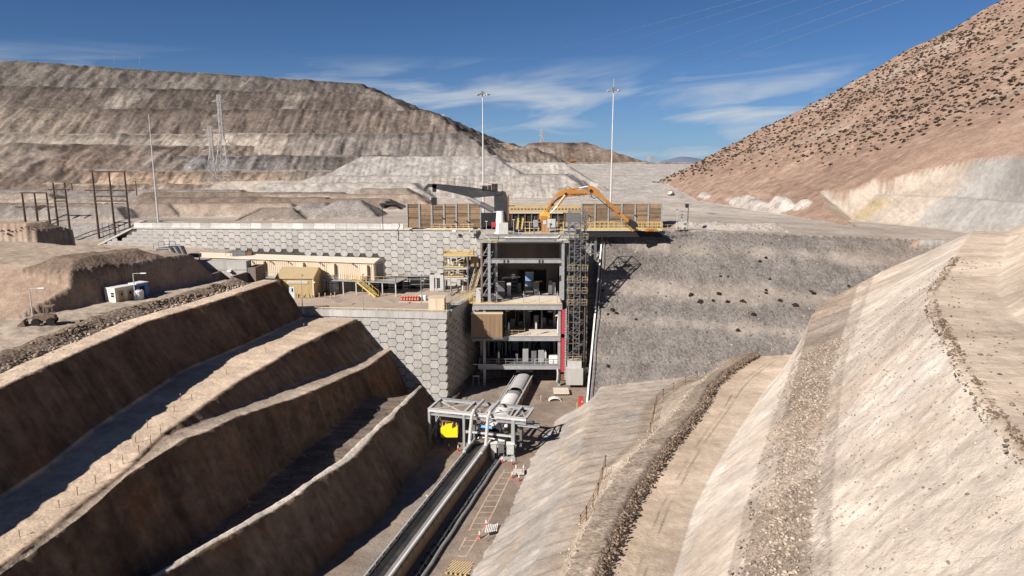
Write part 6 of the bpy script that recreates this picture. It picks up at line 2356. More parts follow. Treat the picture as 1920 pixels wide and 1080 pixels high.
def cover(t0, t1, nm, mm, w=1.35, hh=.75):
    m = MB()
    n = 10
    pr_ = [(-w * math.cos(math.pi * i / n), hh * math.sin(math.pi * i / n)) for i in range(n + 1)]
    pr2 = [(x * .95, y * .93) for x, y in reversed(pr_)]
    poly = [V2(t0, x, y - .35) for x, y in pr_ + pr2]
    # one strip of shell
    for i in range(n):
        a, b = pr_[i], pr_[i + 1]
        c, d = (a[0] * .95, a[1] * .93), (b[0] * .95, b[1] * .93)
        m.hexa([V2(t0, *(a[0], a[1] - .35)), V2(t0, b[0], b[1] - .35), V2(t0, d[0], d[1] - .35), V2(t0, c[0], c[1] - .35)], [V2(t1, a[0], a[1] - .35), V2(t1, b[0], b[1] - .35), V2(t1, d[0], d[1] - .35), V2(t1, c[0], c[1] - .35)])
    return m.build(nm, mm, uv, smooth=False)


cover(ul * .42, ul * 1.0, 'cover', M_WHITE)
cover(0, ul * .30, 'cover', M_STEELL)
cover(ul * .36, ul * .42, 'cover_ring', M_STEEL, 1.3, .7)
MB().bar(V2(-1, 0, -.45), V2(ul, 0, -.45), 2.1, .08).build('belt', M_BELT, uv)
for s_ in (-1.5, 1.5):
    MB().bar(V2(-2, s_, -.3), V2(ul, s_, -.3), .22, .3).build('stringer', M_STEELL, uv)
MB().bar(V2(-2, -1.9, -.1), V2(ul, -1.9, -.1), .1).build('hand_rail', M_STEELL, uv)
for k in range(10):
    t_ = k * ul / 9
    MB().bar(V2(t_, 1.62, -.3), V2(t_, 1.62, -1.7), .14).build('leg', M_RUST, uv)
    MB().bar(V2(t_, -1.62, -.3), V2(t_, -1.62, -1.7), .14).build('leg', M_STEELD, uv)
    if k < 9:
        m = MB()
        m.hexa([V2(t_ + .1, 1.6, -1.6), V2(t_ + ul / 9 - .1, 1.6, -1.6), V2(t_ + ul / 9 - .1, 1.65, -1.6), V2(t_ + .1, 1.65, -1.6)], [V2(t_ + .1, 1.6, -.5), V2(t_ + ul / 9 - .1, 1.6, -.5), V2(t_ + ul / 9 - .1, 1.65, -.5), V2(t_ + .1, 1.65, -.5)])
        m.build('side_panel', M_BRWN, uv)
MB().box(V2(-1, 0, 0).x - 1.6, V2(-1, 0, 0).y, V2(-1, 0, 0).z + .3, V2(-1, 0, 0).x + 1.6, V2(-1, 0, 0).y + 1, V2(-1, 0, 0).z + 2.2).build('chute', M_STEELD, uv)

# gantry
gt = thing('gantry', 'pale grey steel gantry frame standing across the conveyor', 'gantry', (-6, 91, .6))
GA, GB, GC = WF(806.6, 840), WF(871.4, 846.7), WF(962, 858)
fz = (GA.z + GC.z) / 2
gd = (GC - GA)
gd.z = 0
gd.normalize()
gb = Vector((-gd.y, gd.x, 0))
gtop = W(870, 774, Y=GB.y).z
glen = (Vector((GC.x, GC.y, 0)) - Vector((GA.x, GA.y, 0))).length
g0 = Vector((GA.x, GA.y, 0))


def G(u, v, z):
    p_ = g0 + gd * u + gb * v
    return Vector((p_.x, p_.y, z))


ub = (Vector((GB.x, GB.y, 0)) - g0).dot(gd)
over = 1.9
dep = 4.6
for u, nm in ((0, 0), (.9, 1), (ub, 0), (ub + .75, 1), (glen, 0), (glen + .55, 1)):
    for v in ((0, dep) if nm == 0 else (dep * .5,)):
        MB().ibeam(G(u, v, floor_z(GA.y) - .1), G(u, v, gtop - .25), .34 if u != glen else .5, .34, up=gb, t=.07).build('leg', M_STEEL if v == 0 else M_STEELD, gt)
for v in (0, dep):
    MB().ibeam(G(-.2, v, gtop), G(glen + over, v, gtop), .32, .5, t=.07).build('beam', M_STEELL if v == 0 else M_STEEL, gt)
for v in (0,):
    MB().ibeam(G(-.2, v, gtop - .62), G(glen + over, v, gtop - .62), .25, .3, t=.06).build('beam', M_STEEL, gt)
for u in (-.1, ub, ub + 3.1, glen, glen + over - .1):
    MB().ibeam(G(u, .16, gtop + .02), G(u, dep - .16, gtop + .02), .34, .3, t=.06).build('cross_beam', M_STEELL, gt)
cells = [-.1, ub, ub + 3.1, glen, glen + over - .1]
for a_, b_ in zip(cells[:-1], cells[1:]):
    MB().bar(G(a_, .3, gtop - .06), G(b_, dep - .3, gtop - .06), .16, .08).build('brace', M_STEELL, gt)
    MB().bar(G(b_, .3, gtop - .15), G(a_, dep - .3, gtop - .15), .16, .08).build('brace', M_STEELL, gt)
MB().bar(G(.1, 0, 1.0), G(.9, dep * .5, gtop - 1.0), .14).build('brace', M_STEEL, gt)
MB().bar(G(.95, 0, 1.0), G(.1, dep * .5, gtop - 1.0), .14).build('brace', M_STEEL, gt)
MB().ibeam(G(ub, 0, fz + 3.2), G(glen, 0, fz + 3.2), .2, .26, t=.05).build('beam', M_STEELL, gt)
for k in range(3):
    MB().ibeam(G(glen + .6, .2 + k * 1.2, gtop - 1.0 - .3 * k), G(glen + over + 1.6, .2 + k * 1.2, gtop - 1.0 - .3 * k), .25, .3, t=.05).build('bracket_beam', M_STEEL, gt)
MB().box(*(G(glen + .8, .6, gtop - 1.5)), *(G(glen + 2.6, 2.2, gtop - 1.3) + Vector((0, 1.0, 0)))).build('landing', M_STEELD, gt)
# bent ducts that follow the conveyor and climb over the gantry
for s_, px in ((-cw, 885.5), (cw, 915)):
    a0 = V(5.0, s_, .05)
    a1 = V(2.6, s_, .12)
    q = W(px, 822, Y=G(ub, -.5, 0).y)
    tp_ = Vector((a1.x + (.35 if s_ < 0 else .3), a1.y + .6, gtop + .1))
    MB().tube([a0, a1, a1 + Vector((.05, .3, .6)), tp_, tp_ + Vector((.25, .9, .55)), tp_ + Vector((1.5, 4.6, .75))], .24, 8).build('cable_duct', M_STEELL, gt)
# take up machinery between the legs
MB().box(*G(ub + 3.4, 1.2, fz + 1.1), *G(glen - .5, 3.0, fz + 2.7)).build('drive_housing', M_STEELD, gt)
m = MB()
m.tube([G(ub + 2.0, .4, fz + 2.9), G(glen - .8, .4, fz + 2.9)], .42, 10)
m.build('pulley', M_BLACK, gt)
m = MB()
m.tube([G(ub + 2.2, .2, fz + 4.1), G(ub + 4.2, .2, fz + 4.1)], .22, 10)
m.build('blue_motor', mat('sky_blue_paint', (.13, .33, .66), .5, mott=.05), gt)
for k in range(5):
    MB().tube([G(ub + 1.5 + k * .9, .8, fz + 4.6), G(ub + 1.7 + k * .9, 1.4, fz + 3.4), G(ub + 2.6 + k * .7, .6, fz + 2.6)], .08, 6).build('hose', M_BLACK, gt)
m = MB()
m.prism([G(ub + 1.9, .2, fz + 2.2), G(ub + 2.3, .2, fz + 2.75), G(ub + 3.6, .2, fz + 2.9), G(glen - 1.3, .2, fz + 2.3), G(glen - 1.5, .2, fz + 2.1), G(ub + 3.4, .2, fz + 2.5)], gb * 1.0)
m.build('chute_hood', M_WHITE, gt)
MB().box(*G(ub + 3.6, .5, fz + .9), *G(glen - .4, 3.2, fz + 1.08)).build('drip_tray', M_STEELL, gt)
MB().lathe(G(glen - 1.1, .3, fz + 4.3), [(.1, 0), (.28, .15), (.25, .4), (.1, .5)], 10).build('lamp', M_WHITE, gt)
# yellow counterweight box hung in the left bay
yb2 = thing('counterweight', 'bright yellow counterweight box hanging in the left bay of the gantry', 'counterweight', G(2.8, 1.6, fz))
MY = mat('bright_yellow_paint', (.86, .63, .012), .45, mott=.05, scale=2, dirt=(.6, .45, .08), dirt_amt=.25)
bx0, bx1 = W(826.5, 820, Y=G(2.5, 1.2, 0).y), W(858, 820, Y=G(2.5, 1.2, 0).y)
zb0, zb1 = W(840, 820, Y=bx0.y).z, W(840, 803.5, Y=bx0.y).z
yy = bx0.y
m = MB()
m.prism([(bx0.x, yy, zb0), (bx1.x, yy, zb0), (bx1.x, yy, zb1 + .1), (lerp(bx0.x, bx1.x, .68), yy, zb1), (lerp(bx0.x, bx1.x, .68), yy, zb1 + .55), (lerp(bx0.x, bx1.x, .28), yy, zb1 + .5), (lerp(bx0.x, bx1.x, .28), yy, zb1 + .15), (bx0.x, yy, zb1)], (0, 1.9, 0))
m.build('box', MY, yb2)
for f_ in (.08, .3, .7, .92):
    x = lerp(bx0.x, bx1.x, f_)
    MB().bar((x, yy + .5, zb1), (x, yy + .5, zb1 + 1.0), .12).build('hanger_plate', M_YELD, yb2)
MB().bar((bx0.x + .1, yy + .5, zb1 + 1.0), (bx1.x - .1, yy + .5, zb1 + 1.0), .3, .28).build('lifting_beam', M_RUST, yb2)
for f_ in (.1, .9):
    x = lerp(bx0.x, bx1.x, f_)
    MB().bar((x, yy + .5, zb1 + .9), (lerp(x, (bx0.x + bx1.x) / 2, .3), yy + .5, gtop - .3), .06).build('cable', M_BLACK, yb2)
# cabinets at the right leg
for i, (px0, px1, y0, y1, hh, lb) in enumerate(((920, 931.5, 850, 832, .5, 'left grey electrical box with white canopy beside the gantry foot'), (934, 945.5, 850, 832.5, .55, 'dark grey electrical box in the middle beside the gantry foot'), (950, 964, 853, 833, .2, 'tall pale grey electrical box right of its two neighbours at the gantry foot'))):
    base = WF((px0 + px1) / 2, 858)
    a, b = W(px0, y0, Y=base.y - .4), W(px1, y1, Y=base.y - .4)
    t = thing('electrical_box', lb, 'cabinet', base, 'electrical boxes at the gantry foot')
    MB().box(a.x, a.y, a.z, b.x, a.y + .7, b.z).build('housing', (M_STEEL, M_STEELD, M_STEELL)[i], t, bevel=.03)
    MB().box(a.x + .06, a.y - .04, a.z + .1, b.x - .06, a.y - .003, b.z - .08).build('door', (M_STEELL, M_STEELD, M_STEELL)[i], t)
    MB().box(a.x - .07, a.y - .15, b.z, b.x + .07, a.y + .8, b.z + .08).build('canopy', M_WHITE if i != 1 else M_STEEL, t)
    for x in (a.x + .08, b.x - .08):
        MB().bar((x, a.y + .3, base.z - .05), (x, a.y + .3, a.z), .08).build('leg', M_STEEL, t)
    if i == 0:
        MB().tube([(a.x + .3, a.y - .2, base.z), (a.x + .3, a.y - .2, a.z + .2)], .26, 10).build('actuator', M_STEELL, t)
base = WF(957, 862)
MB().box(base.x - 1.6, base.y - .5, base.z - .05, base.x + .7, base.y + .8, base.z + .12).build('pad', M_CONC, t)

# hose lines along the floor
for k, (p0, p1, lb) in enumerate((((931, 863), (778, 1080), 'grey pipe line lying on the trench floor nearest the conveyor'), ((935.5, 864), (793, 1080), 'grey pipe line lying on the trench floor, outer of the pair'))):
    a, b = WF(*p0, .28), WF(*p1, .28)
    t = thing('floor_pipe', lb, 'pipe', a, 'pipe lines on the trench floor')
    b = a + (b - a) * 1.35
    pts_ = [a.lerp(b, i / 22) + Vector((.05 * math.sin(i * 1.7 + k), 0, 0)) for i in range(23)]
    MB().tube(pts_, .14 + .04 * k, 8).build('pipe', M_STEEL if k else M_STEELD, t)
    for i in range(0, 22, 1 if k == 0 else 2):
        p_ = pts_[i]
        MB().box(p_.x - .28, p_.y - .1, p_.z - .32, p_.x + .28, p_.y + .1, p_.z + (-.16 if k else .17)).build('clamp' if k == 0 else 'sleeper', M_BLACK if k == 0 else M_STEEL, t)

# painted walkway and hatched square
def marking(name, lines, w, mm):
    o = None
    m = MB()
    for p0, p1 in lines:
        a, b = WF(*p0, .012), WF(*p1, .012)
        d = (b - a).normalized()
        s_ = Vector((-d.y, d.x, 0)).normalized() * w / 2
        m.add([a - s_, b - s_, b + s_, a + s_, a - s_ - Vector((0, 0, .02)), b - s_ - Vector((0, 0, .02)), b + s_ - Vector((0, 0, .02)), a + s_ - Vector((0, 0, .02))], MB.BOXF)
    o = m.build(name, mm)
    o['kind'] = 'structure'
    return o


wl_l = [((946, 882), (919, 922)), ((919, 922), (893, 968)), ((893, 968), (868, 1018)), ((868, 1018), (861, 1031))]
wl_r = [((965, 878), (946, 915)), ((946, 915), (927, 956)), ((927, 956), (911, 985)), ((911, 985), (893, 1012)), ((893, 1012), (874, 1042))]
marking('walkway_line', wl_l, .16, M_PAINTL)
marking('walkway_line', wl_r, .16, M_PAINTL)
marking('walkway_line', [((857, 1042), (874, 1043))], .16, M_PAINTL)
rungs = []
for k in range(14):
    y_ = 886 + k * 10.6
    xl = np.interp(y_, [882, 922, 968, 1018, 1031], [946, 919, 893, 868, 861])
    xr = np.interp(y_, [878, 915, 956, 985, 1012, 1042], [965, 946, 927, 911, 893, 874])
    rungs.append(((xl, y_), (xr, y_)))
marking('walkway_line', rungs, .10, M_PAINTL)
HA, HB_, HC, HD = WF(847, 1049.5, .012), WF(890, 1053, .012), WF(879, 1079, .012), WF(835, 1074, .012)
m = MB()
m.prism([HA, HB_, HC, HD], (0, 0, -.02))
o = m.build('hatched_square', mat('worn_brown_paint', (.18, .12, .075), .85, mott=.2, scale=3))
o['kind'] = 'structure'
m = MB()
MHL = mat('pale_yellow_line_paint', (.60, .47, .28), .8, mott=.2, scale=5)
for k in range(12):
    f0, f1 = (k - 3) / 9, (k - 3) / 9 + .055
    pts_ = []
    def hp(u, v):
        return HA.lerp(HB_, u).lerp(HD.lerp(HC, u), v)
    a0, a1, b0, b1 = f0, f1, f0 + .38, f1 + .38
    qs = []
    for (u, v) in ((a0, 1), (a1, 1), (b1, 0), (b0, 0)):
        qs.append((u, v))
    # clip in u to the square
    def cl(u0, u1):
        if u1 == u0:
            return None
        v_lo, v_hi = 0.0, 1.0
        ts = []
        # u(v) = u1 + (u0 - u1) * v
        for lim in (0.02, .98):
            v_ = (lim - u1) / (u0 - u1)
            ts.append(v_)
        lo, hi = max(0.02, min(ts)), min(.98, max(ts))
        return (lo, hi) if hi - lo > .05 else None
    c1 = cl((a0 + a1) / 2, (b0 + b1) / 2)
    if not c1:
        continue
    va, vb = c1
    uu = lambda v, w_: (b0 if w_ == 0 else b1) + ((a0 if w_ == 0 else a1) - (b0 if w_ == 0 else b1)) * v
    m.prism([hp(uu(va, 0), va) + Vector((0, 0, .006)), hp(uu(va, 1), va) + Vector((0, 0, .006)), hp(uu(vb, 1), vb) + Vector((0, 0, .006)), hp(uu(vb, 0), vb) + Vector((0, 0, .006))], (0, 0, -.004))
o = m.build('hatch_stripe', MHL)
o['kind'] = 'structure'
ft_ = thing('floor_curb', 'low yellow and black striped kerb at the near end of the hatched square', 'kerb', HD)
for k in range(10):
    a, b = HD.lerp(HC, k / 10), HD.lerp(HC, (k + .96) / 10)
    MB().bar(a + Vector((0, -.1, .07)), b + Vector((0, -.1, .07)), .16, .14).build('block', (M_YEL, M_BLACK)[k % 2], ft_)

# cones
cn = thing('traffic_cone', 'red and white delineator cone on the trench floor', 'traffic cone', (0, 0, 0), 'delineator cones in the trench', world=False)
MB().lathe((0, 0, 0), [(.20, 0), (.20, .05), (.13, .07), (.085, .5)], 10).build('cone', mat('cone_red', (.45, .05, .05), .6, mott=.1), cn)
MB().lathe((0, 0, .505), [(.085, 0), (.06, .36), (.055, .4)], 10).build('collar', M_WHITE, cn)
MB().lathe((0, 0, .91), [(.03, 0), (.05, .06), (.02, .12)], 8).build('knob', M_YELD, cn)
cones = [(859, 846, 'alone at the foot of the second gantry leg'), (941.7, 867.5, 'in front of the electrical boxes, left of two'), (960, 871.5, 'in front of the electrical boxes, right of two'), (967.5, 884, 'at the far left corner of the barred pallet'), (981.5, 884, 'at the far right corner of the barred pallet'), (960.5, 896.5, 'at the near left corner of the barred pallet'), (973, 902, 'at the near right corner of the barred pallet'), (911.7, 988.5, 'at the far side of the white grating'), (899, 1010, 'at the near side of the white grating'), (842, 843, 'small, in the shade left of the gantry leg')]
for i, (px, py, wd_) in enumerate(cones):
    q = WF(px, py)
    lb = 'red and white delineator cone ' + wd_
    if i == 0:
        cn.location = q
        cn['label'] = lb
    else:
        place(cn, q, i, lb)
# pallet with frame, grating, chains
q = WF(975, 889)
pl_t = thing('pallet', 'pale steel tray with a square insert standing between four cones', 'tray', q)
MB().box(q.x - .9, q.y - .7, q.z + .25, q.x + .55, q.y + .7, q.z + .45).build('tray', M_STEELL, pl_t)
MB().box(q.x - .6, q.y - .45, q.z + .45, q.x + .3, q.y + .45, q.z + .5).build('insert', M_BEIGE, pl_t)
for dx in (-.85, .5):
    for dy in (-.65, .65):
        MB().bar((q.x + dx, q.y + dy, q.z), (q.x + dx, q.y + dy, q.z + .25), .1).build('foot', M_STEELD, pl_t)
q = WF(921, 994)
gr = thing('grating', 'white slatted steel grating lying against the toe of the bank', 'grating', q)
for k in range(7):
    MB().bar((q.x - .65 + k * .2, q.y - .7, q.z + .12), (q.x - .5 + k * .2, q.y + .75, q.z + .3), .11, .05).build('slat', M_WHITE, gr)
for dy in (-.5, .5):
    MB().bar((q.x - .7, q.y + dy, q.z + .06), (q.x + .85, q.y + dy, q.z + .1 + (dy + .5) * .12), .06).build('cross_bar', M_STEELD, gr)
MB().bar((q.x - .2, q.y - 1.0, q.z + .1), (q.x + .6, q.y - .8, q.z + .2), .3, .2).build('block', M_BLACK, gr)
for i, ((xa_, ya_, ha), (xb_2, yb_2, hb_)) in enumerate((((911.7, 988.5, .85), (934, 981, .9)), ((899, 1010, .85), (917, 1001, .6)))):
    a, b = WF(xa_, ya_, ha), WF(xb_2, yb_2, hb_)
    t = thing('chain', ('far' if i == 0 else 'near') + ' white plastic chain slung from a cone beside the grating', 'chain', a)
    MB().tube([a.lerp(b, k / 8) - Vector((0, 0, .9 * (k / 8) * (1 - k / 8))) for k in range(9)], .035, 6).build('links', M_WHITE, t)
# small things near the crusher foot
q = WF(1053, 738)
t = thing('concrete_slab', 'thick pale concrete slab on blocks lying on the trench floor by the crusher', 'slab', q)
MB().box(q.x - 1.5, q.y - 1.3, q.z + .35, q.x + 1.3, q.y + 1.6, q.z + .6).build('slab', mat('pale_topping', (.58, .52, .45)), t)
for k in range(6):
    MB().box(q.x - 1.4 + k * .46, q.y - 1.25, q.z, q.x - 1.2 + k * .46, q.y + 1.4, q.z + .35).build('block', M_RUST, t)
q = WF(1041, 753)
t = thing('pipe_cover', 'white half round pipe cover lying on the trench floor', 'pipe cover', q)
m = MB()
for k in range(10):
    a0, a1 = math.pi * k / 10, math.pi * (k + 1) / 10
    m.prism([(q.x + 1.15 * math.cos(a), q.y, q.z + .62 * math.sin(a)) for a in (a0, a1)] + [(q.x + 1.05 * math.cos(a), q.y, q.z + .54 * math.sin(a)) for a in (a1, a0)], (0, 1.1, 0))
m.build('shell', M_WHITE, t)
q = WF(1090, 766)
t = thing('fire_cabinet', 'dark red cabinet with yellow fittings at the foot of the gravel slope', 'cabinet', q)
MB().box(q.x - .5, q.y - .3, q.z + .4, q.x + .3, q.y + .4, q.z + 2.1).build('housing', M_RED, t)
MB().box(q.x - .05, q.y - .36, q.z + 1.2, q.x + .2, q.y - .31, q.z + 1.5).build('handle_plate', M_YEL, t)
MB().bar((q.x - .8, q.y - .2, q.z), (q.x - .8, q.y - .2, q.z + 1.2), .12).build('hydrant', M_YEL, t)
MB().bar((q.x - 1.0, q.y - .2, q.z + .8), (q.x - .6, q.y - .2, q.z + .8), .12).build('valve', M_YEL, t)
MB().bar((q.x - .1, q.y, q.z), (q.x - .1, q.y, q.z + .4), .3).build('stand', M_RUST, t)
for i, (px, py, lb) in enumerate(((1014, 753, 'short pale marker post left of the white pipe cover'), (801, 955, 'thin grey pole standing left of the conveyor'))):
    q = WF(px, py)
    t = thing('marker_pole', lb, 'post', q)
    MB().bar(q, q + Vector((0, 0, 1.1 if i == 0 else 1.9)), .07).build('pole', M_STEELL, t)
    MB().box(q.x - .15, q.y - .05, q.z + (1.0 if i == 0 else 1.7), q.x + .1, q.y + .05, q.z + (1.1 if i == 0 else 1.9)).build('plate', M_BEIGE, t)
# dark hanging stair frames in the shade left of the crusher
t = thing('pipe_stand', 'grey pipe stand standing in the shade at the crusher corner', 'frame', WF(892, 722))
q = WF(892, 724)
for dx in (-.5, .6):
    MB().bar((q.x + dx, q.y, q.z), (q.x + dx, q.y, q.z + 2.0), .12).build('post', M_STEEL, t)
MB().bar((q.x - .6, q.y, q.z + 2.0), (q.x + .7, q.y, q.z + 2.0), .2).build('beam', M_STEELL, t)
t = thing('cable_tray', 'cable tray on short posts running along the foot of the shaded panel wall', 'cable tray', WF(860, 740))
a, b = WF(845, 752, .8), WF(888, 700, .8)
MB().bar(a, b, .45, .12).build('tray', M_STEELD, t)
for k in range(7):
    p_ = a.lerp(b, k / 6)
    MB().bar(p_ - Vector((0, 0, .9)), p_, .1).build('post', M_STEELD, t)
MB().bar(a + Vector((.7, 0, .4)), b + Vector((.7, 0, .4)), .08).build('rail', M_RUST, t)

# wire fence on the low right bench: posts with wires, their shadows fall over the bench
def bench_z(x, y):
    i = int(np.argmin(np.abs(YR - y)))
    return float(np.interp(x, PR_[:, i, 0], PR_[:, i, 2]))


fpost = thing('fence_post', 'thin dark fence post in the wire fence on the low right bench', 'fence post', (0, 0, 0), 'fence posts on the low right bench', world=False)
MB().bar((0, 0, -.3), (0, 0, 1.5), .08).build('post', M_RUST, fpost)
MB().box(-.07, -.06, 1.3, .07, .06, 1.42).build('cap', M_BLACK, fpost)
fp_px = [(1307, 712), (1285, 722), (1262, 734), (1243, 746), (1231, 760), (1227, 776), (1224, 792), (1219, 812), (1135, 876), (1129, 900), (1121, 930), (1112, 952), (1099, 976), (1088, 992)]
prev = None
fl = []
for i, (px, py) in enumerate(fp_px):
    q = W(px, py, Z=5.0)
    for _ in range(6):
        q = W(px, py, Z=bench_z(q.x, q.y))
    fl.append(q)
    if i == 0:
        fpost.location = q
        fpost['label'] = 'thin dark fence post on the low right bench, first from the gravel slope'
    else:
        place(fpost, q, i * .7, 'thin dark fence post on the low right bench, ' + ORD[i] + ' from the gravel slope')
for k, seg in enumerate((fl[:8], fl[8:])):
    t = thing('fence_wire', ('upper' if k == 0 else 'lower') + ' run of dark wire strung between thin posts on the low right bench', 'wire', seg[0])
    for h in (.5, .95, 1.4):
        MB().tube([p_ + Vector((0, 0, h)) for p_ in seg], .022, 5).build('wire', M_RUST, t)

# ------------------------------------------------------------------ masts, poles, pylons and lines
def mast(lb, px, ytop, Y, z0, spike):
    q = W(px, ytop, Y=Y)
    t = thing('light_mast', lb, 'light mast', (q.x, Y, z0), 'tall flood light masts')
    H_ = q.z - z0
    MB().tube([(q.x, Y, z0 - .3), (q.x, Y, z0 + H_ * .5), (q.x, Y, q.z)], [.28, .2, .12], 10).build('pole', M_STEELL, t)
    MB().lathe((q.x, Y, q.z - .55), [(.2, 0), (1.0, .1), (1.0, .2), (.2, .28)], 14).build('ring', M_STEEL, t)
    for k in range(6):
        a = k * math.pi / 3 + .3
        p_ = Vector((q.x + 1.25 * math.cos(a), Y + 1.25 * math.sin(a), q.z - .45))
        m = MB()
        m.bar(p_, p_ + Vector((.42 * math.cos(a), .42 * math.sin(a), -.12)), .5, .22)
        m.build('lamp_head', M_STEELL if k % 2 else M_STEELD, t)
    MB().box(q.x - .28, Y - .25, q.z - .25, q.x + .28, Y + .25, q.z + .25).build('head_box', M_STEELD, t)
    if spike:
        MB().bar((q.x, Y, q.z), (q.x, Y, q.z + 2.3), .07).build('lightning_rod', M_STEELL, t)
    return t


mast('tall grey flood light mast rising behind the crane', 905, 173, 164, 26.8, False)
mast('tall grey flood light mast with a lightning rod rising behind the orange boom', 1150.5, 166, 172, 26.8, True)
q0, q1 = W(297, 416, Y=167.), W(279, 214, Y=167.)
t = thing('lightning_mast', 'very thin pale lightning mast behind the left part of the long wall', 'mast', q0)
MB().tube([Vector((q0.x, 167, 24.5)), Vector((q0.x, 167, lerp(q0.z, q1.z, .5))), Vector((q0.x, 167, q1.z))], [.24, .16, .06], 8).build('pole', M_STEELL, t)
for f_ in (.3, .55, .75):
    MB().lathe((q0.x, 167, lerp(24.5, q1.z, f_)), [(.24, 0), (.24, .12)], 8).build('collar', M_STEEL, t)

# wooden pole frames
def pole_frame(lb, pxs, ytop, ybase, Y, arms, brace=True, low=True):
    z0 = gz(W(pxs[0], ybase, Y=Y).x, Y)
    xs = [W(p_, (ytop + ybase) / 2, Y=Y).x for p_ in pxs]
    zt_ = W(pxs[0], ytop, Y=Y).z
    t = thing('pole_frame', lb, 'power poles', (xs[0], Y, z0), 'wooden power pole frames')
    for x in xs:
        MB().tube([(x, Y, z0 - .5), (x, Y, zt_)], [.30, .20], 8).build('pole', M_POLE, t)
    for ya, e in arms:
        za_ = W(pxs[0], ya, Y=Y).z
        MB().bar((xs[0] - e, Y - .2, za_), (xs[-1] + e, Y - .2, za_), .24, .30).build('crossarm', M_POLE, t)
        if brace and e > .8:
            for x in xs:
                for s_ in (-1, 1):
                    MB().bar((x, Y - .15, za_ - 1.1), (x + s_ * 1.1, Y - .15, za_ - .05), .09).build('brace', M_POLE, t)
            for x in np.linspace(xs[0] - e, xs[-1] + e, 7):
                MB().lathe((x, Y - .2, za_ + .11), [(.06, 0), (.1, .1), (.1, .3), (.04, .4)], 6).build('insulator', M_STEELD, t)
    if low:
        zm = W(pxs[0], (ytop + ybase) / 2 + 7, Y=Y).z
        for a_, b_ in zip(xs[:-1], xs[1:]):
            for s_ in (.3, .7):
                x = lerp(a_, b_, s_)
                MB().bar((x - .4, Y - .25, zm - .4), (x + .4, Y - .25, zm - .4), .14).build('switch_bar', M_POLE, t)
                MB().bar((x - .4, Y - .25, zm + .5), (x + .4, Y - .25, zm + .5), .1).build('switch_bar', M_POLE, t)
                MB().bar((x, Y - .25, z0), (x, Y - .25, z0 + 4), .1).build('riser', M_POLE, t)
    return t


pole_frame('large frame of three dark wooden power poles with two crossarms near the lightning mast', (178, 209, 238), 322, 421, 178.0, ((322, .5), (357, 2.2), (368, .3), (377, .3)))
pole_frame('pair of dark wooden power poles with a crossarm in the middle of the pole row', (104, 125.5), 343, 424, 176.0, ((355.5, 1.2), (368, .2), (377, .2)))
pole_frame('smaller frame of three wooden power poles farthest from the lightning mast', (45, 68, 90.5), 361, 424, 184.0, ((361.5, .3), (388, 2.0)), low=False)
for (px, yt, yb_3, Y, lb) in ((254, 339, 375, 270., 'distant thin power pole with small crossarm behind the large pole frame'), (134, 343, 372, 280., 'distant thin power pole behind the middle pole pair')):
    q = W(px, yt, Y=Y)
    t = thing('power_pole', lb, 'power pole', (q.x, Y, gz(q.x, Y)), 'distant power poles')
    MB().tube([(q.x, Y, gz(q.x, Y) - .5), (q.x, Y, q.z)], [.22, .15], 6).build('pole', M_POLE, t)
    MB().bar((q.x - 1.4, Y, q.z - .3), (q.x + 1.4, Y, q.z - .3), .18).build('crossarm', M_POLE, t)


# lattice pylons
def pylon(lb, px, ytop, D, basew, z0, n=9, arms=3, thick=.15, armw=4.0):
    q = W(px, ytop, Y=D)
    h = q.z - z0
    t = thing('pylon', lb, 'pylon', (q.x, D, z0), 'steel lattice pylons', world=False)
    MS = mat('pylon_steel', (.36, .35, .34), .5, .2, mott=.1)

    def wd_(f):
        return lerp(basew, 1.3, min(f / .62, 1) ** .85) / 2
    fs = [1 - (1 - i / n) ** 1.25 for i in range(n + 1)]
    for sx_ in (-1, 1):
        for sy_ in (-1, 1):
            m = MB()
            for a, b in zip(fs[:-1], fs[1:]):
                m.bar((sx_ * wd_(a), sy_ * wd_(a), a * h), (sx_ * wd_(b), sy_ * wd_(b), b * h), thick)
            m.build('leg', MS, t)
    for a, b in zip(fs[:-1], fs[1:]):
        m = MB()
        wa, wb = wd_(a), wd_(b)
        for k in range(4):
            c = [(-1, -1), (1, -1), (1, 1), (-1, 1), (-1, -1)]
            p0, p1 = c[k], c[k + 1]
            A0, A1 = (p0[0] * wa, p0[1] * wa, a * h), (p1[0] * wa, p1[1] * wa, a * h)
            B0, B1 = (p0[0] * wb, p0[1] * wb, b * h), (p1[0] * wb, p1[1] * wb, b * h)
            m.bar(A0, B1, thick * .6)
            m.bar(A1, B0, thick * .6)
            m.bar(B0, B1, thick * .6)
        m.build('bracing', MS, t)
    for k in range(arms):
        z = h * (.66 + .14 * k)
        m = MB()
        for s_ in (-1, 1):
            for sy_ in (-.6, .6):
                m.bar((s_ * .6, sy_, z + .5), (s_ * armw * (1 - .12 * k), 0, z), thick * .6)
                m.bar((s_ * .6, sy_, z - .5), (s_ * armw * (1 - .12 * k), 0, z), thick * .6)
        m.build('crossarm', MS, t)
    return t, Vector((q.x, D, q.z)), h


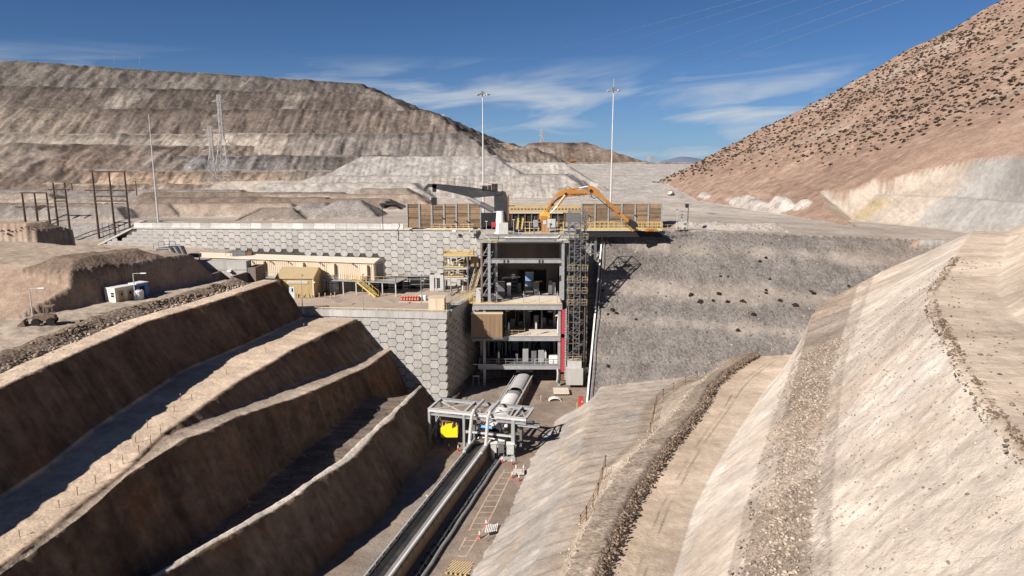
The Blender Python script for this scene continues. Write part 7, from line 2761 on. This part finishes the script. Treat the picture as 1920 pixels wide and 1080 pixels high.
pylon('tall pale steel lattice pylon in front of the stepped mine dump', 410, 178, 292., 9.5, 26.4, 11)
pylon('lower steel lattice pylon overlapping the left side of the tall one', 393, 236, 300., 8.5, 26.4, 9)
_, PT, PH = pylon('small distant pylon on the shoulder of the mine dump', 832, 214, 700., 8, W(832, 238, Y=700.).z - 2, 7, thick=.4)
pylon('small distant pylon on the far dark hill', 1017, 243, 740., 8, W(1017, 271, Y=740.).z - 2, 7, thick=.4)
pylon('tiny distant pylon on the horizon near the foot of the mountain', 1220, 293, 640., 5, W(1220, 305, Y=640.).z - 2, 5, thick=.4)
for i, (px, yt, yb_4) in enumerate(((214, 104, 114), (262, 107, 116))):
    q, b = W(px, yt, Y=640.), W(px, yb_4, Y=640.)
    t = thing('aerial', ('taller' if i == 0 else 'shorter') + ' tiny aerial standing on the crest of the mine dump', 'aerial', b)
    MB().bar(b - Vector((0, 0, 3)), q, .3).build('pole', M_STEELD, t)
    MB().bar(q - Vector((1, 0, .6)), q + Vector((1, 0, -.6)), .5).build('head', M_STEELD, t)
# overhead lines coming from behind the camera to the far pylon
MLINE = mat('bright_conductor', (.42, .47, .53), .4, .5, mott=.02)
for i, (px, py, xe, ye) in enumerate(((1700, -2, 1350, 122), (1640, -2, 1310, 116), (1578, -2, 1240, 114), (1500, -2, 1150, 110), (1440, -2, 1100, 100), (1395, -2, 1050, 92))):
    d0, d1 = ray(px, py), ray(xe, ye)
    s0 = 95 + 8 * i
    a = CAM + d0 * s0
    b = CAM + d1 * (s0 * 3.2)
    dirv = b - a
    pts_ = [a + dirv * k for k in (-.25, 0, .3, .65, 1.0, 1.5)]
    t = thing('power_line', ('lowest', 'second lowest', 'third lowest', 'third highest', 'second highest', 'highest')[i] + ' of the thin bright overhead lines crossing the blue sky', 'power line', a, 'overhead lines')
    MB().tube(pts_,   .017 if i > 1 else .026, 5).build('cable', MLINE, t)

# ------------------------------------------------------------------ vehicles and posts on the plateau
def on_ground(px, py, z=26.7):
    d = ray(px, py)
    s_ = 95.0
    while s_ < 900:
        q = CAM + d * s_
        if q.z < gz(q.x, q.y):
            break
        s_ += .25
    return q


def pickup(lb, q, rz, paint):
    t = thing('pickup_truck', lb, 'pickup truck', q, None, world=False, rz=rz)
    m = MB()
    m.prism([(-2.6, -.9, .5), (2.6, -.9, .5), (2.6, -.9, .95), (1.5, -.9, 1.1), (-2.6, -.9, 1.1)], (0, 1.8, 0))
    m.build('body', paint, t, bevel=.06)
    m = MB()
    m.prism([(-.9, -.82, 1.1), (1.4, -.82, 1.1), (.75, -.74, 1.8), (-.7, -.74, 1.8)], (0, 1.58, 0))
    m.build('cab', paint, t, bevel=.05)
    m = MB()
    m.prism([(-.72, -.85, 1.18), (1.12, -.85, 1.18), (.66, -.79, 1.68), (-.6, -.79, 1.68)], (0, 1.66, 0))
    m.build('window', M_GLASS, t)
    for x in (-1.7, 1.65):
        for y in (-.82, .82):
            w_ = MB().tube([(x, y - .13, .4), (x, y + .13, .4)], .4, 14).build('wheel', M_BLACK, t)
    for y in (-.6, .6):
        MB().box(2.58, y - .15, .72, 2.66, y + .15, .9).build('headlight', M_WHITE, t)
    MB().bar((-.8, -.5, 1.85), (-.8, .5, 1.85), .15).build('light_bar', M_STEELD, t)
    return t


pickup('dark dusty pickup truck parked on the pale plateau', on_ground(727, 387.5), R(20), mat('dusty_dark_paint', (.055, .05, .045), .6, mott=.2))
q = on_ground(1258, 366)
pickup('tiny pale vehicle at the foot of the right mountain', q, R(60), M_BEIGE)
q = on_ground(1075, 305, 41)
dz = thing('bulldozer', 'tiny orange bulldozer on the far white dump', 'bulldozer', q, None, world=False, rz=R(15))
MB().prism([(-2.4, -1.2, .8), (2.0, -1.2, .8), (2.2, -1.2, 1.8), (.2, -1.2, 2.0), (.1, -1.2, 3.2), (-1.6, -1.2, 3.2), (-1.7, -1.2, 2), (-2.4, -1.2, 1.9)], (0, 2.4, 0)).build('body', M_ORANGE, dz)
for y in (-1.6, 1.1):
    MB().prism([(-2.4, y, 0), (2.0, y, 0), (2.5, y, .6), (2.1, y, 1.1), (-2.4, y, 1.1), (-2.8, y, .6)], (0, .55, 0)).build('track', M_BLACK, dz)
MB().box(2.9, -2.2, .1, 3.2, 2.2, 1.5).build('blade', M_ORANGE, dz)
for (px, yt, yb_5, Y, lb) in ((716.5, 381, 428, 144.5, 'black signal light on a post left of the timber wall'), (1291, 382, 428, 145.5, 'black signal light on a post right of the yellow walkway')):
    q, b = W(px, yt, Y=Y), W(px, yb_5, Y=Y)
    t = thing('signal_light', lb, 'signal light', b, 'signal lights of the dump pocket')
    MB().bar((q.x, Y, b.z - .3), (q.x, Y, q.z), .12).build('post', M_BLACK, t)
    MB().box(q.x - (.05 if px < 1000 else .62), Y - .2, q.z - .85, q.x + (.5 if px < 1000 else -.05), Y + .2, q.z).build('signal_box', M_BLACK, t)
for (px, yt, Y, lb) in ((1270, 393, 143.5, 'thin lamp post with flat head near the end of the yellow railing'), (1279, 396, 143.8, 'thin post with stacked small boxes near the right signal light')):
    q, b = W(px, yt, Y=Y), W(px, 428, Y=Y)
    t = thing('instrument_post', lb, 'post', b)
    MB().bar((q.x, Y, b.z - .3), (q.x, Y, q.z), .08).build('post', M_STEELL, t)
    MB().box(q.x - .25, Y - .12, q.z - .1, q.x + .2, Y + .12, q.z + .05).build('head', M_STEELD, t)
    if px > 1275:
        for k in range(2):
            MB().box(q.x - .15, Y - .15, q.z - .9 - k * .6, q.x + .15, Y + .05, q.z - .5 - k * .6).build('box', M_STEELD, t)
q = W(1285, 426, Y=143.6)
t = thing('small_boxes', 'cluster of small pale instrument boxes at the foot of the right signal light', 'instrument', q)
for (dx, dz_, mm) in ((-1.3, 0, M_STEELD), (-.5, .2, M_STEELL), (.0, .9, M_STEELD), (-.1, 0, M_BLACK)):
    MB().box(q.x + dx - .25, 143.5, q.z + dz_ - .5, q.x + dx + .25, 143.9, q.z + dz_).build('box', mm, t)
MB().rail([(q.x - 2, 143.6, q.z - .5), (q.x + .4, 143.6, q.z - .5)], 1.4, .8, .06, 1).build('railing', M_STEELL, t)
# railing left of the timber wall
t = thing('yellow_railing', 'low yellow railing along the wall top before the left timber wall', 'railing', on_long(10))
MB().rail([on_long(19.2, .3), on_long(.6, .3)], 1.05, 1.3, .07, 1, True).build('railing', M_YELD, t)
for px, py in ((852, 433), (884, 434)):
    q = W(px, py, Y=141.6 + (908 - px) * .02)
    t = thing('wall_lamp', ('left' if px < 860 else 'right') + ' pale wall lamp hung on the top of the long wall below the timber', 'wall lamp', q)
    MB().bar((q.x, q.y + .9, q.z), (q.x, q.y - .1, q.z), .06).build('arm', M_STEELD, t)
    MB().box(q.x - .45, q.y - .5, q.z - .1, q.x + .35, q.y - .05, q.z + .18).build('lamp_head', M_WHITE, t)

# ------------------------------------------------------------------ shrubs
M_SHRUB = mat('dry_dark_shrub', (.036, .025, .018), .95, mott=.35, scale=4)


def shrub_mesh(seed, n=46):
    r_ = random.Random(seed)
    m = MB()
    for k in range(n):
        a, e = r_.uniform(0, 6.28), r_.uniform(.05, 1.45)
        rr = r_.uniform(.25, .5)
        c = Vector((math.cos(a) * math.cos(e) * rr, math.sin(a) * math.cos(e) * rr, math.sin(e) * rr * .8))
        d = Vector((r_.uniform(-1, 1), r_.uniform(-1, 1), r_.uniform(-.3, 1))).normalized() * .15
        s_ = d.orthogonal().normalized() * .09
        t_ = d.cross(s_).normalized() * .07
        m.add([c - d - s_, c - d + s_, c + d * 1.2, c - t_ + d * .2, c + t_ * 1.6], [(0, 1, 2), (0, 3, 2), (1, 4, 2), (0, 1, 4), (1, 3, 0)])
    m.lathe((0, 0, -.12), [(.25, 0), (.38, .12), (.34, .3), (.15, .42)], 7)
    return m.mesh('shrub', M_SHRUB)


SHR = [shrub_mesh(s_) for s_ in range(4)]
sp_px = [(1131, 546, .8), (1148, 582, 1.1), (1140, 590, .8), (1156, 588.5, 1.0), (1192, 600, .9), (1296, 554, 1.25), (1313, 566, 1.2), (1347, 552, 1.25), (1337, 565, .95), (1364, 567, 1.1), (1392, 566.5, 1.3), (1383, 620.5, 1.1), (1413, 591, 1.25), (1436, 545, .9), (1436, 550.5, .9), (1463, 564, 1.1), (1491, 573, 1.25), (1520, 547.5, 1.0), (1526, 551.5, 1.1), (1562, 575, 1.5), (1351, 519, .8), (1365, 519, .7), (1424, 491, .9), (1436, 484, .9), (1443, 524, .7), (1591, 537, .8), (1140, 687, .9)]
for i, (px, py, s_) in enumerate(sorted(sp_px)):
    q = on_ground(px, py, 15)
    o = bpy.data.objects.new('shrub', SHR[i % 4])
    o.location = q
    o.rotation_euler = (R(-18), 0, i * 1.3)
    o.scale = (s_ * 1.0, s_ * .95, s_ * .95)
    col.objects.link(o)
    tag(o, 'round dark shrub on the grey gravel slope, ' + ORD[i] + ' counting from the crusher side', 'shrub', 'shrubs on the gravel slope')
cand = []
while len(cand) < 4600:
    n = 4000
    ys_ = rng.uniform(150, 384, n)
    xs_ = rng.uniform(74, 330, n)
    lim = 74 + (374 - ys_) * .30 + 6 * fbm(xs_ * .05, ys_ * .05, 901, 3)
    dens = sstep(-2, 22, xs_ - lim) * (.35 + .8 * sstep(-.2, .3, fbm(xs_ * .03, ys_ * .03, 900, 3)))
    ok = rng.random(n) < dens * .8
    for x, y in zip(xs_[ok], ys_[ok]):
        px_ = 960 + x / y * 1270
        if px_ < 2100:
            cand.append((x, y))
cand = cand[:4600]
sc_ = [random.uniform(.55, 1.5) ** 1.2 for _ in cand]
order_ = sorted(range(len(cand)), key=lambda i: -sc_[i] / cand[i][1])
big = []
small_p, small_s = [], []
for k, i in enumerate(order_):
    x, y = cand[i]
    z = gz(x, y)
    if z > 245:
        continue
    px_ = 960 + x / y * 1270
    if len(big) < 290 and px_ < 1915 and z < 125:
        o = bpy.data.objects.new('shrub', SHR[k % 4])
        o.location = (x, y, z - .05)
        o.rotation_euler = (0, R(-20), k * .77)
        o.scale = (sc_[i] * .95, sc_[i] * 1.2, sc_[i] * .85)
        col.objects.link(o)
        tag(o, 'dark low shrub among many on the reddish mountain slope', 'shrub', 'shrubs on the mountain')
        big.append(o)
    else:
        small_p.append((x, y, z + .1))
        small_s.append(sc_[i] * .58)
rocks('shrubs', small_p, small_s, M_SHRUB, flat=.7)['kind'] = 'stuff'
# dry bushes on the left mound
bp_, bs_ = [], []
for k in range(60):
    px, py = random.uniform(0, 75), random.uniform(426, 440)
    q = on_ground(px, py, 26)
    if 100 < q.y < 170:
        bp_.append((q.x, q.y, q.z + .1))
        bs_.append(random.uniform(.12, .28))
if bp_:
    rocks('dry_bushes', bp_, bs_, M_SHRUB, flat=.7)['kind'] = 'stuff'
